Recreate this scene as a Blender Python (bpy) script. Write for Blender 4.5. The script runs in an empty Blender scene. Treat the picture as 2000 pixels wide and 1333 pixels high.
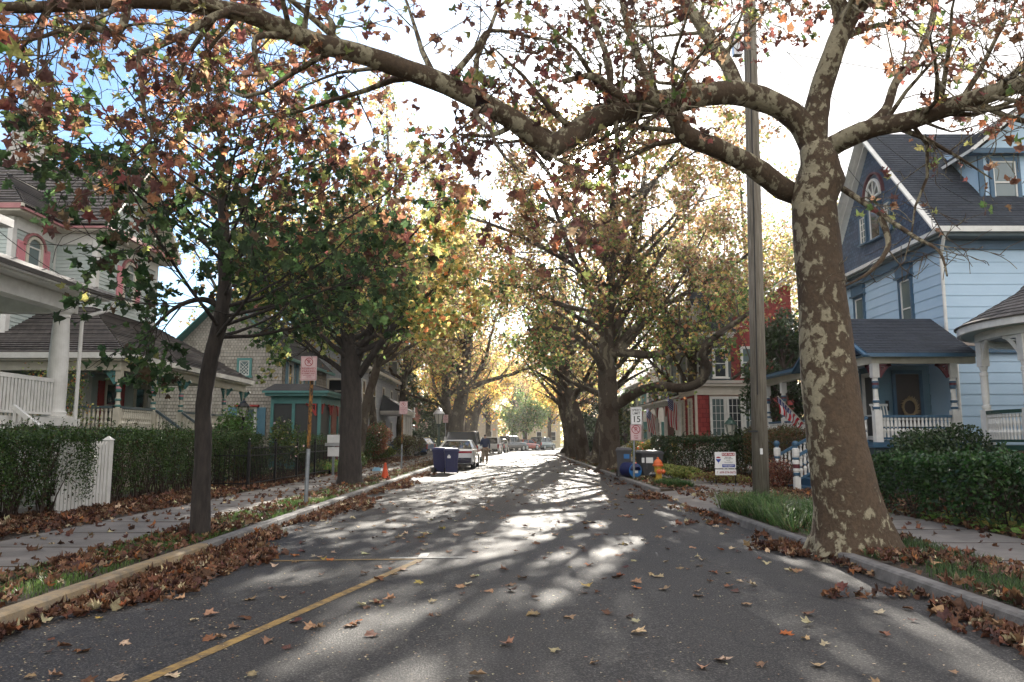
import bpy, math, random
import numpy as np
from mathutils import Vector, Matrix
random.seed(7); rng = np.random.default_rng(11)
SC = bpy.context.scene; COL = SC.collection
V = Vector
F_ = 1500.0; TH = math.atan(191.5/1500); CT, ST = math.cos(TH), math.sin(TH); CH = 1.5
def ray(px, py):
    u = (px-1000)/F_; v = (666.5-py)/F_
    return V((u, CT-v*ST, ST+v*CT))
def at(px, py, Y):
    d = ray(px, py); k = Y/d.y; return V((d.x*k, Y, CH+d.z*k))
def gz(px, py, z=0.0):
    d = ray(px, py); k = (z-CH)/d.z; return V((d.x*k, d.y*k, z))
# ------------------------------------------------------------ materials
MATS = {}
def newmat(name):
    m = bpy.data.materials.new(name); m.use_nodes = True
    nt = m.node_tree; nt.nodes.clear(); MATS[name] = m
    return m, nt, nt.nodes, nt.links
def N(nt, t, **kw):
    n = nt.nodes.new(t)
    for k, v in kw.items():
        if k in n.inputs: n.inputs[k].default_value = v
        else: setattr(n, k, v)
    return n
def L(nt, a, b): nt.links.new(a, b)
def rgba(c): return (c[0], c[1], c[2], 1)
def ramp(nt, stops, fac):
    r = nt.nodes.new('ShaderNodeValToRGB'); e = r.color_ramp.elements
    while len(e) < len(stops): e.new(0.5)
    for el, (p, c) in zip(e, stops): el.position = p; el.color = rgba(c)
    L(nt, fac, r.inputs[0]); return r.outputs[0]
def mixc(nt, a, b, fac, mode='MIX'):
    m = nt.nodes.new('ShaderNodeMix'); m.data_type = 'RGBA'; m.blend_type = mode
    for i, x in ((6, a), (7, b), (0, fac)):
        if isinstance(x, (int, float)): m.inputs[i].default_value = x
        elif isinstance(x, tuple): m.inputs[i].default_value = rgba(x)
        else: L(nt, x, m.inputs[i])
    return m.outputs[2]
def mat(name, c1, c2=None, rough=.6, scale=3.0, bump=0.0, bscale=40.0, spec=.5, metal=0.0, detail=5.0, stretch=(1,1,1), coat=0.0):
    m, nt, ns, ls = newmat(name)
    out = N(nt, 'ShaderNodeOutputMaterial'); b = N(nt, 'ShaderNodeBsdfPrincipled')
    b.inputs['Roughness'].default_value = rough; b.inputs['Metallic'].default_value = metal
    b.inputs['Specular IOR Level'].default_value = spec; b.inputs['Coat Weight'].default_value = coat
    L(nt, b.outputs[0], out.inputs[0])
    tc = N(nt, 'ShaderNodeTexCoord'); mp = N(nt, 'ShaderNodeMapping'); mp.inputs['Scale'].default_value = stretch
    L(nt, tc.outputs['Object'], mp.inputs[0])
    if c2 is None: c2 = tuple(x*.82 for x in c1)
    nz = N(nt, 'ShaderNodeTexNoise', Scale=scale, Detail=detail, Roughness=.65); L(nt, mp.outputs[0], nz.inputs['Vector'])
    L(nt, ramp(nt, [(.35, c2), (.65, c1)], nz.outputs[0]), b.inputs['Base Color'])
    if bump:
        n2 = N(nt, 'ShaderNodeTexNoise', Scale=bscale, Detail=4.0); L(nt, mp.outputs[0], n2.inputs['Vector'])
        bp = N(nt, 'ShaderNodeBump', Strength=bump, Distance=.02); L(nt, n2.outputs[0], bp.inputs['Height']); L(nt, bp.outputs[0], b.inputs['Normal'])
    return m
def shingle_mat(name, c1, c2, c3, bw=.18, bh=.14, rough=.85, bump=.35, gap=.012):
    """courses of individually toned shingles; UV in metres"""
    m, nt, ns, ls = newmat(name)
    out = N(nt, 'ShaderNodeOutputMaterial'); b = N(nt, 'ShaderNodeBsdfPrincipled', Roughness=rough); L(nt, b.outputs[0], out.inputs[0])
    b.inputs['Specular IOR Level'].default_value = .25
    uv = N(nt, 'ShaderNodeTexCoord')
    br = N(nt, 'ShaderNodeTexBrick', Scale=1.0); br.offset = .43; br.inputs['Mortar Size'].default_value = gap; br.inputs['Mortar Smooth'].default_value = .3
    br.inputs['Brick Width'].default_value = bw; br.inputs['Row Height'].default_value = bh
    br.inputs['Color1'].default_value = rgba(c1); br.inputs['Color2'].default_value = rgba(c2); br.inputs['Mortar'].default_value = rgba(tuple(x*.35 for x in c2))
    L(nt, uv.outputs['UV'], br.inputs['Vector'])
    nz = N(nt, 'ShaderNodeTexNoise', Scale=1.3, Detail=6.0, Roughness=.7); L(nt, uv.outputs['UV'], nz.inputs['Vector'])
    f = ramp(nt, [(.4, (0,0,0)), (.7, (1,1,1))], nz.outputs[0])
    col = mixc(nt, br.outputs[0], c3, f)
    mx = nt.nodes[-1]; 
    mm = N(nt, 'ShaderNodeMath', operation='MULTIPLY'); L(nt, f, mm.inputs[0]); mm.inputs[1].default_value = .45; L(nt, mm.outputs[0], mx.inputs[0])
    n2 = N(nt, 'ShaderNodeTexNoise', Scale=42.0, Detail=4.0); L(nt, uv.outputs['UV'], n2.inputs['Vector'])
    col = mixc(nt, col, n2.outputs[0], .18, 'OVERLAY')
    L(nt, col, b.inputs['Base Color'])
    bp = N(nt, 'ShaderNodeBump', Strength=bump, Distance=.02); L(nt, br.outputs[1], bp.inputs['Height']); bp.invert = True
    L(nt, bp.outputs[0], b.inputs['Normal'])
    return m
def leafmat(name, trans=.5, rough=.45, boost=1.6):
    m, nt, ns, ls = newmat(name)
    out = N(nt, 'ShaderNodeOutputMaterial'); b = N(nt, 'ShaderNodeBsdfPrincipled', Roughness=rough)
    b.inputs['Specular IOR Level'].default_value = .4
    at_ = N(nt, 'ShaderNodeAttribute', attribute_name='Col'); tr = N(nt, 'ShaderNodeBsdfTranslucent'); ms = N(nt, 'ShaderNodeMixShader'); ms.inputs[0].default_value = trans
    tcl = N(nt, 'ShaderNodeTexCoord'); nl = N(nt, 'ShaderNodeTexNoise', Scale=38.0, Detail=3.0); L(nt, tcl.outputs['Object'], nl.inputs['Vector'])
    vr = ramp(nt, [(.3, (.45,.38,.34)), (.65, (1.15,1.15,1.1))], nl.outputs[0]); lc = mixc(nt, at_.outputs[0], vr, .75, 'MULTIPLY'); L(nt, lc, b.inputs['Base Color'])
    hs = N(nt, 'ShaderNodeHueSaturation', Saturation=.88, Value=boost); L(nt, lc, hs.inputs['Color']); L(nt, hs.outputs[0], tr.inputs[0])
    L(nt, b.outputs[0], ms.inputs[1]); L(nt, tr.outputs[0], ms.inputs[2]); L(nt, ms.outputs[0], out.inputs[0])
    return m
def barkmat(name, cols, scale=2.2, pos=(.0,.42,.52,.62), zst=.55, side=0.0, up=0.0):
    """flaking plane bark: sharp edged patches of several tones"""
    m, nt, ns, ls = newmat(name)
    out = N(nt, 'ShaderNodeOutputMaterial'); b = N(nt, 'ShaderNodeBsdfPrincipled', Roughness=.85); L(nt, b.outputs[0], out.inputs[0])
    b.inputs['Specular IOR Level'].default_value = .2
    tc = N(nt, 'ShaderNodeTexCoord'); mp = N(nt, 'ShaderNodeMapping'); mp.inputs['Scale'].default_value = (1,1,zst); L(nt, tc.outputs['Object'], mp.inputs[0])
    nz = N(nt, 'ShaderNodeTexNoise', Scale=scale, Detail=5.0, Roughness=.6, Distortion=.35); L(nt, mp.outputs[0], nz.inputs['Vector'])
    r = nt.nodes.new('ShaderNodeValToRGB'); r.color_ramp.interpolation = 'CONSTANT'; e = r.color_ramp.elements
    while len(e) < len(cols): e.new(.5)
    for el, p, c in zip(e, pos, cols): el.position = p; el.color = rgba(c)
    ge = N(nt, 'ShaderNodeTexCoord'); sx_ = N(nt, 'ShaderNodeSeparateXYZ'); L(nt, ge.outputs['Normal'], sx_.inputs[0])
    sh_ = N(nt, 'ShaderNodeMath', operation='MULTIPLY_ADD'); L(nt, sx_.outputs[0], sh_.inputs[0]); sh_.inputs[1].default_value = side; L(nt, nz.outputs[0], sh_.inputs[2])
    if side:
        lo_ = N(nt, 'ShaderNodeTexNoise', Scale=1.1, Detail=2.0); L(nt, mp.outputs[0], lo_.inputs['Vector']); ml = N(nt, 'ShaderNodeMath', operation='MULTIPLY_ADD'); L(nt, lo_.outputs[0], ml.inputs[0]); ml.inputs[1].default_value = .42; ml.inputs[2].default_value = -.225
        al = N(nt, 'ShaderNodeMath', operation='ADD'); L(nt, ml.outputs[0], al.inputs[0]); L(nt, sh_.outputs[0], al.inputs[1]); sh_ = al
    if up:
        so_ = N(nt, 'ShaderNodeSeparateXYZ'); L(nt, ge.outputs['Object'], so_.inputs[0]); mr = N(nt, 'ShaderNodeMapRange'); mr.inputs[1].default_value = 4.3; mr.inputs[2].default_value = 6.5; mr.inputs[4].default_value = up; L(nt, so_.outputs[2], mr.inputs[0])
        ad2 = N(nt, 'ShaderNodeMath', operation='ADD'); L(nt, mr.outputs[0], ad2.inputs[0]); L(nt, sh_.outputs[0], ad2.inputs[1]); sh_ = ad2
    L(nt, sh_.outputs[0], r.inputs[0])
    n2 = N(nt, 'ShaderNodeTexNoise', Scale=28.0, Detail=5.0); L(nt, mp.outputs[0], n2.inputs['Vector'])
    L(nt, mixc(nt, r.outputs[0], n2.outputs[0], .35, 'OVERLAY'), b.inputs['Base Color'])
    ad = N(nt, 'ShaderNodeMath', operation='ADD'); L(nt, nz.outputs[0], ad.inputs[0]); L(nt, n2.outputs[0], ad.inputs[1])
    bp = N(nt, 'ShaderNodeBump', Strength=.6, Distance=.03); L(nt, ad.outputs[0], bp.inputs['Height']); L(nt, bp.outputs[0], b.inputs['Normal'])
    return m
M = MATS
mat('white_paint', (.70,.69,.65), (.58,.57,.53), rough=.5, scale=4)
mat('cream_paint', (.60,.56,.46), (.50,.46,.37), rough=.5, scale=4)
mat('soffit_teal', (.34,.45,.42), (.30,.41,.38), rough=.5)
mat('sage_paint', (.46,.52,.49), (.40,.46,.43), rough=.6, scale=2)
mat('pink_paint', (.66,.27,.30), (.58,.22,.25), rough=.5)
mat('pink_trim', (.38,.16,.16), (.30,.12,.12), rough=.5)
mat('red_paint', (.40,.05,.045), (.30,.035,.03), rough=.55)
mat('teal_trim', (.08,.22,.21), (.06,.18,.17), rough=.5)
mat('steel_blue_shutter', (.13,.27,.36), (.10,.22,.30), rough=.5)
mat('slate_trim', (.07,.10,.11), rough=.55)
mat('sky_siding', (.45,.60,.73), (.40,.55,.68), rough=.55, scale=.8)
mat('blue_trim', (.04,.105,.175), (.03,.085,.145), rough=.45)
mat('fish_blue', (.06,.10,.20), (.045,.08,.15), rough=.6)
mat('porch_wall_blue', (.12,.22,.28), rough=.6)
mat('maroon_trim', (.12,.02,.03), rough=.5)
mat('tan_trim', (.36,.30,.25), rough=.6)
mat('beige_trim', (.55,.50,.42), (.47,.42,.35), rough=.6)
mat('dark_wood', (.05,.035,.03), rough=.5)
mat('brick_red', (.25,.10,.07), rough=.8, scale=12)
mat('black_iron', (.012,.012,.013), rough=.4, metal=.3)
mat('green_iron', (.02,.06,.045), rough=.4)
mat('galvanised', (.32,.35,.37), (.22,.24,.25), rough=.4, metal=.7, scale=8)
mat('old_gutter', (.20,.19,.18), (.13,.12,.115), rough=.7, scale=5)
mat('rusty_post', (.33,.15,.03), (.02,.015,.012), rough=.7, metal=.2, scale=16, detail=1.0, stretch=(1,1,.7))
mat('alu', (.5,.5,.5), rough=.35, metal=.8)
mat('sign_pinkwhite', (.62,.47,.47), (.55,.40,.40), rough=.5)
mat('sign_white', (.78,.78,.76), rough=.45)
mat('sign_red', (.32,.02,.03), rough=.5)
mat('sign_blue', (.03,.06,.30), rough=.5)
mat('sign_black', (.02,.02,.02), rough=.5)
mat('cone_orange', (.75,.10,.02), (.6,.07,.015), rough=.5)
mat('bin_navy', (.010,.016,.09), (.008,.012,.07), rough=.45)
mat('bin_grey', (.07,.07,.075), (.05,.05,.055), rough=.5)
mat('bin_blue', (.02,.16,.42), rough=.45)
mat('hydrant_orange', (.62,.12,.02), rough=.45)
mat('hydrant_yellow', (.55,.33,.03), rough=.45)
mat('tyre', (.018,.018,.018), rough=.8)
mat('rim', (.45,.45,.46), rough=.3, metal=.8)
mat('asphalt_trim', (.04,.04,.04), rough=.8)
mat('tail_red', (.32,.01,.015), rough=.2, coat=.6)
mat('headlamp', (.75,.75,.72), rough=.1, coat=.8)
mat('skin', (.42,.24,.17), rough=.5)
mat('hair_dark', (.015,.011,.009), rough=.6)
mat('navy_cloth', (.025,.045,.11), rough=.9, bump=.3, bscale=90)
mat('khaki_cloth', (.34,.26,.19), rough=.9, bump=.3, bscale=90)
mat('shoe_white', (.6,.6,.58), rough=.6)
mat('stem_brown', (.06,.04,.03), rough=.9)
mat('twig', (.055,.04,.035), (.10,.08,.065), rough=.9)
mat('maple_bark', (.045,.036,.03), (.016,.013,.011), rough=.95, scale=14, bump=1.0, bscale=22, stretch=(1,1,.25))
mat('pole_wood', (.26,.23,.185), (.12,.105,.08), rough=.9, scale=10, bump=.7, bscale=30, stretch=(4,4,.18))
mat('concrete', (.21,.19,.17), (.13,.118,.105), rough=.85, scale=1.6, bump=.25, bscale=80, detail=9)
mat('curb_concrete', (.20,.19,.18), (.10,.095,.088), rough=.85, scale=5, bump=.4, bscale=60, detail=8)
mat('curb_yellow', (.32,.23,.12), (.17,.14,.10), rough=.8, scale=6, bump=.3, bscale=60, detail=9)
mat('line_yellow', (.38,.24,.07), (.12,.085,.045), rough=.75, scale=14, detail=9, bump=.3, bscale=120)
mat('line_white', (.50,.50,.47), (.14,.14,.135), rough=.75, scale=14, detail=9)
mat('soil', (.07,.05,.033), (.035,.028,.02), rough=.95, scale=4, bump=.8, bscale=25, detail=9)
mat('lawn', (.13,.17,.05), (.09,.085,.04), rough=.95, scale=2.5, bump=.8, bscale=60, detail=9)
mat('wire_black', (.012,.012,.012), rough=.6)
mat('flat_roof', (.34,.31,.27), (.26,.24,.21), rough=.9, scale=8)
mat('far_beige', (.45,.38,.28), rough=.8)
mat('far_cream', (.62,.55,.38), rough=.8)
mat('wicker', (.33,.24,.13), rough=.8)
shingle_mat('shake_roof', (.15,.135,.125), (.05,.045,.042), (.22,.20,.19), bw=.16, bh=.21)
shingle_mat('slate_roof', (.040,.048,.062), (.022,.028,.038), (.058,.066,.08), bw=.3, bh=.14, bump=.2)
shingle_mat('grey_roof', (.075,.075,.08), (.05,.05,.055), (.10,.10,.10), bw=.3, bh=.14, bump=.2)
shingle_mat('cedar_wall', (.38,.35,.30), (.25,.225,.195), (.42,.39,.35), bw=.16, bh=.17)
shingle_mat('pale_shingle', (.42,.44,.48), (.36,.38,.42), (.46,.48,.51), bw=.35, bh=.2, bump=.15, gap=.006)
shingle_mat('red_shingle', (.30,.05,.045), (.21,.035,.035), (.33,.07,.06), bw=.3, bh=.22, bump=.2)
shingle_mat('scale_wall', (.075,.12,.19), (.035,.06,.10), (.11,.12,.17), bw=.2, bh=.16)
shingle_mat('spire_shingle', (.40,.38,.35), (.30,.285,.26), (.44,.42,.40), bw=.22, bh=.22)
leafmat('leaf', .62, .5, 2.6); leafmat('litter_leaf', .15, .7, 1.1); leafmat('hedge_leaf', .25, .35, 1.3); leafmat('blade', .4, .5, 1.4)
CREAM=(.52,.48,.36); OLIVE=(.17,.165,.10); BROWN=(.05,.036,.026); GREYB=(.13,.105,.075)
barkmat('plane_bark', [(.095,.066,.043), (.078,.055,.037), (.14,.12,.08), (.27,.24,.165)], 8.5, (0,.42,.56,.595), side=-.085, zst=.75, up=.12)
barkmat('plane_limb', [(.07,.062,.045), (.16,.155,.10), (.30,.29,.20), (.40,.385,.28)], 4.0, (0,.42,.50,.58), zst=1)
barkmat('far_bark', [BROWN, (.075,.06,.045), (.16,.14,.10), (.34,.31,.23)], 1.8, (0,.45,.58,.68))
# glass
def glassmat(name, base, rough=.04):
    m, nt, ns, ls = newmat(name)
    out = N(nt, 'ShaderNodeOutputMaterial'); b = N(nt, 'ShaderNodeBsdfPrincipled', Roughness=rough); L(nt, b.outputs[0], out.inputs[0])
    b.inputs['Base Color'].default_value = rgba(base); b.inputs['Specular IOR Level'].default_value = .9
    tc = N(nt, 'ShaderNodeTexCoord'); nz = N(nt, 'ShaderNodeTexNoise', Scale=1.3, Detail=1.0); L(nt, tc.outputs['Object'], nz.inputs['Vector'])
    bp = N(nt, 'ShaderNodeBump', Strength=.12, Distance=.05); L(nt, nz.outputs[0], bp.inputs['Height']); L(nt, bp.outputs[0], b.inputs['Normal'])
glassmat('glass', (.03,.035,.04)); glassmat('glass_pale', (.11,.15,.15), .06); glassmat('screen_dark', (.018,.02,.02), .5); glassmat('car_glass', (.008,.010,.014), .03); M['car_glass'].node_tree.nodes['Principled BSDF'].inputs['Specular IOR Level'].default_value = .35; glassmat('lamp_glass', (.55,.53,.45), .15)
def carpaint(name, c): mat(name, c, tuple(x*.96 for x in c), rough=.25, coat=.8, spec=.5)
for n_, c_ in (('car_white', (.75,.75,.75)), ('car_navy', (.012,.016,.035)), ('car_grey', (.10,.095,.10)), ('car_red', (.38,.06,.03)), ('car_teal', (.06,.10,.11)), ('car_blue', (.05,.10,.22)), ('car_trim', (.015,.015,.017))): carpaint(n_, c_)
def asphalt():
    m, nt, ns, ls = newmat('asphalt')
    out = N(nt, 'ShaderNodeOutputMaterial'); b = N(nt, 'ShaderNodeBsdfPrincipled'); L(nt, b.outputs[0], out.inputs[0])
    tc = N(nt, 'ShaderNodeTexCoord')
    big = N(nt, 'ShaderNodeTexNoise', Scale=.35, Detail=6.0); fine = N(nt, 'ShaderNodeTexNoise', Scale=60.0, Detail=3.0, Roughness=.75); mid = N(nt, 'ShaderNodeTexNoise', Scale=9.0, Detail=6.0)
    for n in (big, fine, mid): L(nt, tc.outputs['Object'], n.inputs['Vector'])
    c = ramp(nt, [(.35, (.028,.0265,.025)), (.65, (.042,.039,.037))], big.outputs[0])
    c2 = ramp(nt, [(.38, (.008,.0075,.007)), (.53, (.034,.032,.031)), (.64, (.24,.22,.20))], fine.outputs[0])
    col = mixc(nt, c, c2, .5); col = mixc(nt, col, mid.outputs[0], .22, 'OVERLAY')
    vo = N(nt, 'ShaderNodeTexVoronoi', Scale=.38, feature='DISTANCE_TO_EDGE'); wv = N(nt, 'ShaderNodeTexNoise', Scale=1.6, Detail=5.0)
    L(nt, tc.outputs['Object'], wv.inputs['Vector']); mv = N(nt, 'ShaderNodeVectorMath', operation='MULTIPLY_ADD'); L(nt, wv.outputs[1], mv.inputs[0]); mv.inputs[1].default_value = (1.1,1.1,0); L(nt, tc.outputs['Object'], mv.inputs[2]); L(nt, mv.outputs[0], vo.inputs['Vector'])
    crk = ramp(nt, [(.0, (1,1,1)), (.006, (0,0,0))], vo.outputs[0])
    col = mixc(nt, col, (.018,.018,.019), crk)
    L(nt, col, b.inputs['Base Color']); b.inputs['Roughness'].default_value = .66; b.inputs['Specular IOR Level'].default_value = .33
    bp = N(nt, 'ShaderNodeBump', Strength=.75, Distance=.012); L(nt, fine.outputs[0], bp.inputs['Height']); L(nt, bp.outputs[0], b.inputs['Normal'])
asphalt()
# ------------------------------------------------------------ objects
def tag(o, label=None, cat=None, group=None, kind=None):
    if label: o['label'] = label
    if cat: o['category'] = cat
    if group: o['group'] = group
    if kind: o['kind'] = kind
    return o
def thing(name, label, cat, loc=(0,0,0), rz=0, group=None):
    o = bpy.data.objects.new(name, None); COL.objects.link(o); o.location = loc; o.rotation_euler = (0,0,rz)
    o.empty_display_size = .2
    return tag(o, label, cat, group)
def rootloc(p):
    while p.parent: p = p.parent
    return p.location if p.type == 'EMPTY' else V((0,0,0))
def link(name, me, parent=None):
    o = bpy.data.objects.new(name, me); COL.objects.link(o)
    if parent: o.parent = parent
    return o
def copy_tree(o, parent=None, loc=None, rz=None, label=None):
    c = o.copy(); COL.objects.link(c)
    if parent is not None: c.parent = parent
    if loc is not None: c.location = loc
    if rz is not None: c.rotation_euler = (0,0,rz)
    if label: c['label'] = label
    for ch in list(o.children): copy_tree(ch, c)
    return c
class MB:
    def __init__(s): s.v = []; s.f = []; s.m = []; s.uv = []
    def face(s, pts, mi=0, uv=None):
        k = len(s.v); s.v += [tuple(p) for p in pts]; s.f.append(tuple(range(k, k+len(pts)))); s.m.append(mi); s.uv.append(uv or [(0,0)]*len(pts))
    def box(s, x0, y0, z0, x1, y1, z1, mi=0):
        x0, x1 = min(x0,x1), max(x0,x1); y0, y1 = min(y0,y1), max(y0,y1); z0, z1 = min(z0,z1), max(z0,z1)
        s.hexa([(x0,y0,z0),(x1,y0,z0),(x1,y1,z0),(x0,y1,z0),(x0,y0,z1),(x1,y0,z1),(x1,y1,z1),(x0,y1,z1)], mi)
    def hexa(s, p, mi=0):
        k = len(s.v); s.v += [tuple(q) for q in p]
        for f in ((0,3,2,1),(4,5,6,7),(0,1,5,4),(1,2,6,5),(2,3,7,6),(3,0,4,7)):
            s.f.append(tuple(k+i for i in f)); s.m.append(mi); s.uv.append([(0,0)]*4)
    def ob(s, c, a, b, n, mi=0):
        """box from centre c and three half-extent vectors"""
        c, a, b, n = V(c), V(a), V(b), V(n)
        s.hexa([c-a-b-n, c+a-b-n, c+a+b-n, c-a+b-n, c-a-b+n, c+a-b+n, c+a+b+n, c-a+b+n], mi)
    def bar(s, p, q, w, h, mi=0, up=(0,0,1)):
        p, q = V(p), V(q); d = (q-p); ln = d.length
        if ln < 1e-6: return
        d /= ln; u = V(up)
        if abs(d.dot(u)) > .98: u = V((0,1,0))
        a = d.cross(u).normalized(); b = a.cross(d)
        s.ob((p+q)/2, d*(ln/2), a*(w/2), b*(h/2), mi)
    def tube(s, pts, rad, n=6, mi=0, cap=True, wob=0):
        pts = [V(p) for p in pts]; k = len(s.v); prev = None
        for i, p in enumerate(pts):
            d = (pts[min(i+1, len(pts)-1)] - pts[max(i-1, 0)])
            d = d.normalized() if d.length > 1e-9 else V((0,0,1))
            if prev is None: a = d.orthogonal().normalized()
            else:
                a = prev - d*prev.dot(d)
                a = a.normalized() if a.length > 1e-6 else d.orthogonal().normalized()
            prev = a; b = d.cross(a)
            for j in range(n):
                t = 2*math.pi*j/n; r = rad[i]
                if wob: r *= 1+wob*(random.random()-.5)
                s.v.append(tuple(p + a*(math.cos(t)*r) + b*(math.sin(t)*r)))
        for i in range(len(pts)-1):
            for j in range(n):
                s.f.append((k+i*n+j, k+i*n+(j+1)%n, k+(i+1)*n+(j+1)%n, k+(i+1)*n+j)); s.m.append(mi); s.uv.append([(0,0)]*4)
        if cap:
            s.f.append(tuple(k+j for j in range(n-1,-1,-1))); s.m.append(mi); s.uv.append([(0,0)]*n)
            s.f.append(tuple(k+(len(pts)-1)*n+j for j in range(n))); s.m.append(mi); s.uv.append([(0,0)]*n)
    def lathe(s, prof, c=(0,0), n=12, z=0):
        """prof: (r, z, mat index of the band that starts here)"""
        k = len(s.v)
        for (r, zz, *_) in prof:
            for j in range(n):
                t = 2*math.pi*(j+.5)/n; s.v.append((c[0]+r*math.cos(t), c[1]+r*math.sin(t), z+zz))
        for i in range(len(prof)-1):
            mi = prof[i][2] if len(prof[i]) > 2 else 0
            for j in range(n):
                s.f.append((k+i*n+j, k+i*n+(j+1)%n, k+(i+1)*n+(j+1)%n, k+(i+1)*n+j)); s.m.append(mi); s.uv.append([(0,0)]*4)
        e = len(prof)-1
        s.f.append(tuple(k+j for j in range(n-1,-1,-1))); s.m.append(prof[0][2] if len(prof[0])>2 else 0); s.uv.append([(0,0)]*n)
        s.f.append(tuple(k+e*n+j for j in range(n))); s.m.append(prof[-1][2] if len(prof[-1])>2 else 0); s.uv.append([(0,0)]*n)
    def lap(s, A, B, C, D, step, t, mi=0, out=None, uv0=0):
        """overlapping courses on the quad A-B (low) D-C (high), proud by t at each lower edge"""
        A, B, C, D = V(A), V(B), V(C), V(D)
        h = ((D-A).length+(C-B).length)/2; n = max(1, round(h/step))
        nrm = (B-A).cross((D+C)/2-(A+B)/2).normalized()
        if out is not None and nrm.dot(V(out)) < 0: nrm = -nrm
        for i in range(n):
            lo, hi = i/n, (i+1)/n
            a, b, c, d = A.lerp(D,lo), B.lerp(C,lo), B.lerp(C,hi), A.lerp(D,hi)
            a2, b2 = a+nrm*t, b+nrm*t; c2, d2 = c+nrm*(t*.15), d+nrm*(t*.15)
            e = (B-A).normalized(); u = lambda p: uv0+(p-A).dot(e)
            s.face((a2,b2,c2,d2), mi, [(u(a),i*step+.003),(u(b),i*step+.003),(u(c),(i+1)*step-.003),(u(d),(i+1)*step-.003)])
            s.face((a-nrm*.005,b-nrm*.005,b2,a2), mi, [(u(a),i*step+.02)]*4)
    def build(s, name, mats, parent=None, smooth=False, base=None):
        if base is None: base = rootloc(parent) if parent else V((0,0,0))
        me = bpy.data.meshes.new(name)
        me.from_pydata([(x-base[0], y-base[1], z-base[2]) for x,y,z in s.v], [], s.f)
        if isinstance(mats, str): mats = [mats]
        for m in mats: me.materials.append(M[m])
        me.polygons.foreach_set('material_index', s.m)
        if any(u[0] != (0,0) for u in s.uv):
            ul = me.uv_layers.new(name='UVMap'); flat = [c for u in s.uv for p in u for c in p]; ul.data.foreach_set('uv', flat)
        if smooth: me.polygons.foreach_set('use_smooth', [True]*len(me.polygons))
        me.update()
        o = link(name, me, parent)
        if parent is None and (base[0] or base[1] or base[2]): o.location = base
        return o
# ------------------------------------------------------------ leaves (numpy)
T_MAPLE = (np.array([(0,0),(0,-.45),(.13,-.3),(.42,-.28),(.33,-.05),(.55,.16),(.25,.18),(.2,.36),(0,.62),(-.2,.36),(-.25,.18),(-.55,.16),(-.33,-.05),(-.42,-.28),(-.13,-.3)]),
           [(0,i,i+1 if i < 14 else 1) for i in range(1,15)])
T_MID = (np.array([(0,-.45),(.42,-.22),(.48,.12),(.16,.2),(0,.55),(-.16,.2),(-.48,.12),(-.42,-.22)]), [(0,1,2,3),(0,3,4),(0,4,5),(0,5,6,7)])
T_SM = (np.array([(0,-.5),(.3,0),(0,.5),(-.3,0)]), [(0,1,2,3)])
T_FOLD = (np.array([(0,-.5),(.36,-.12),(.22,.25),(0,.5),(-.22,.25),(-.36,-.12)]), [(0,1,2,3),(0,3,4,5)])
def leaves(name, pos, size, col, tpl, m, parent=None, flat=0.0, fold=.35, curl=.0, droop=0, base=None, normals=None):
    pos = np.asarray(pos, float); n = len(pos); T, Fc = tpl; k = len(T)
    size = np.broadcast_to(np.asarray(size, float), (n,))
    nr = rng.normal(size=(n,3)); nr /= np.linalg.norm(nr, axis=1)[:,None]
    nr[:,2] = np.abs(nr[:,2]); nr = nr*(1-flat) + np.array([0,0,1.])*flat
    if normals is not None: nr = nr*.6+normals
    nr /= np.linalg.norm(nr, axis=1)[:,None]
    t = rng.normal(size=(n,3)); t[:,2] -= droop; t -= nr*(t*nr).sum(1)[:,None]; t /= np.linalg.norm(t, axis=1)[:,None]
    b = np.cross(nr, t)
    fo = fold*(rng.random(n)*1.2-.1); cu = curl*(rng.random(n)*2-.6)
    tx = T[:,0][None,:]; ty = T[:,1][None,:]
    tz = fo[:,None]*np.abs(tx) + cu[:,None]*(tx*tx+ty*ty)
    if curl: tz = tz + curl*.35*rng.normal(size=(n,k))*(np.abs(tx)+np.abs(ty))
    P = pos[:,None,:] + size[:,None,None]*(tx[...,None]*b[:,None,:] + (-ty)[...,None]*(-t)[:,None,:] + tz[...,None]*nr[:,None,:])
    if base is None: base = rootloc(parent) if parent else V((0,0,0))
    P = P.reshape(-1,3) - np.array(base)
    lf = np.concatenate([np.array(f) for f in Fc]); cnt = np.array([len(f) for f in Fc])
    loops = (lf[None,:] + (np.arange(n)*k)[:,None]).ravel()
    starts1 = np.concatenate([[0], np.cumsum(cnt)[:-1]]); starts = (starts1[None,:] + (np.arange(n)*len(lf))[:,None]).ravel()
    me = bpy.data.meshes.new(name); me.vertices.add(n*k); me.vertices.foreach_set('co', P.astype(np.float32).ravel())
    me.loops.add(len(loops)); me.loops.foreach_set('vertex_index', loops.astype(np.int32))
    me.polygons.add(n*len(Fc)); me.polygons.foreach_set('loop_start', starts.astype(np.int32))
    me.update(calc_edges=True)
    ca = me.color_attributes.new('Col', 'FLOAT_COLOR', 'POINT')
    cc = np.ones((n,k,4), np.float32); cc[...,:3] = np.asarray(col)[:,None,:]; ca.data.foreach_set('color', cc.ravel())
    me.materials.append(M[m])
    o = link(name, me, parent)
    if parent is None: o.location = base
    return o
def palette(n, cols, wts, jit=.2):
    w = np.array(wts, float); w /= w.sum(); c = np.array(cols)[rng.choice(len(cols), n, p=w)]
    return np.clip(c*(1+jit*rng.normal(size=(n,1)))*(1+.06*rng.normal(size=(n,3))), .004, .95)
RED=(.30,.045,.03); ORG=(.42,.13,.03); YEL=(.42,.31,.07); YG=(.22,.235,.06); GRN=(.075,.13,.03); DGR=(.035,.07,.02); BRN=(.17,.075,.035); DBR=(.09,.04,.03); TAN=(.34,.21,.12); PAL=(.50,.42,.26)
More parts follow.
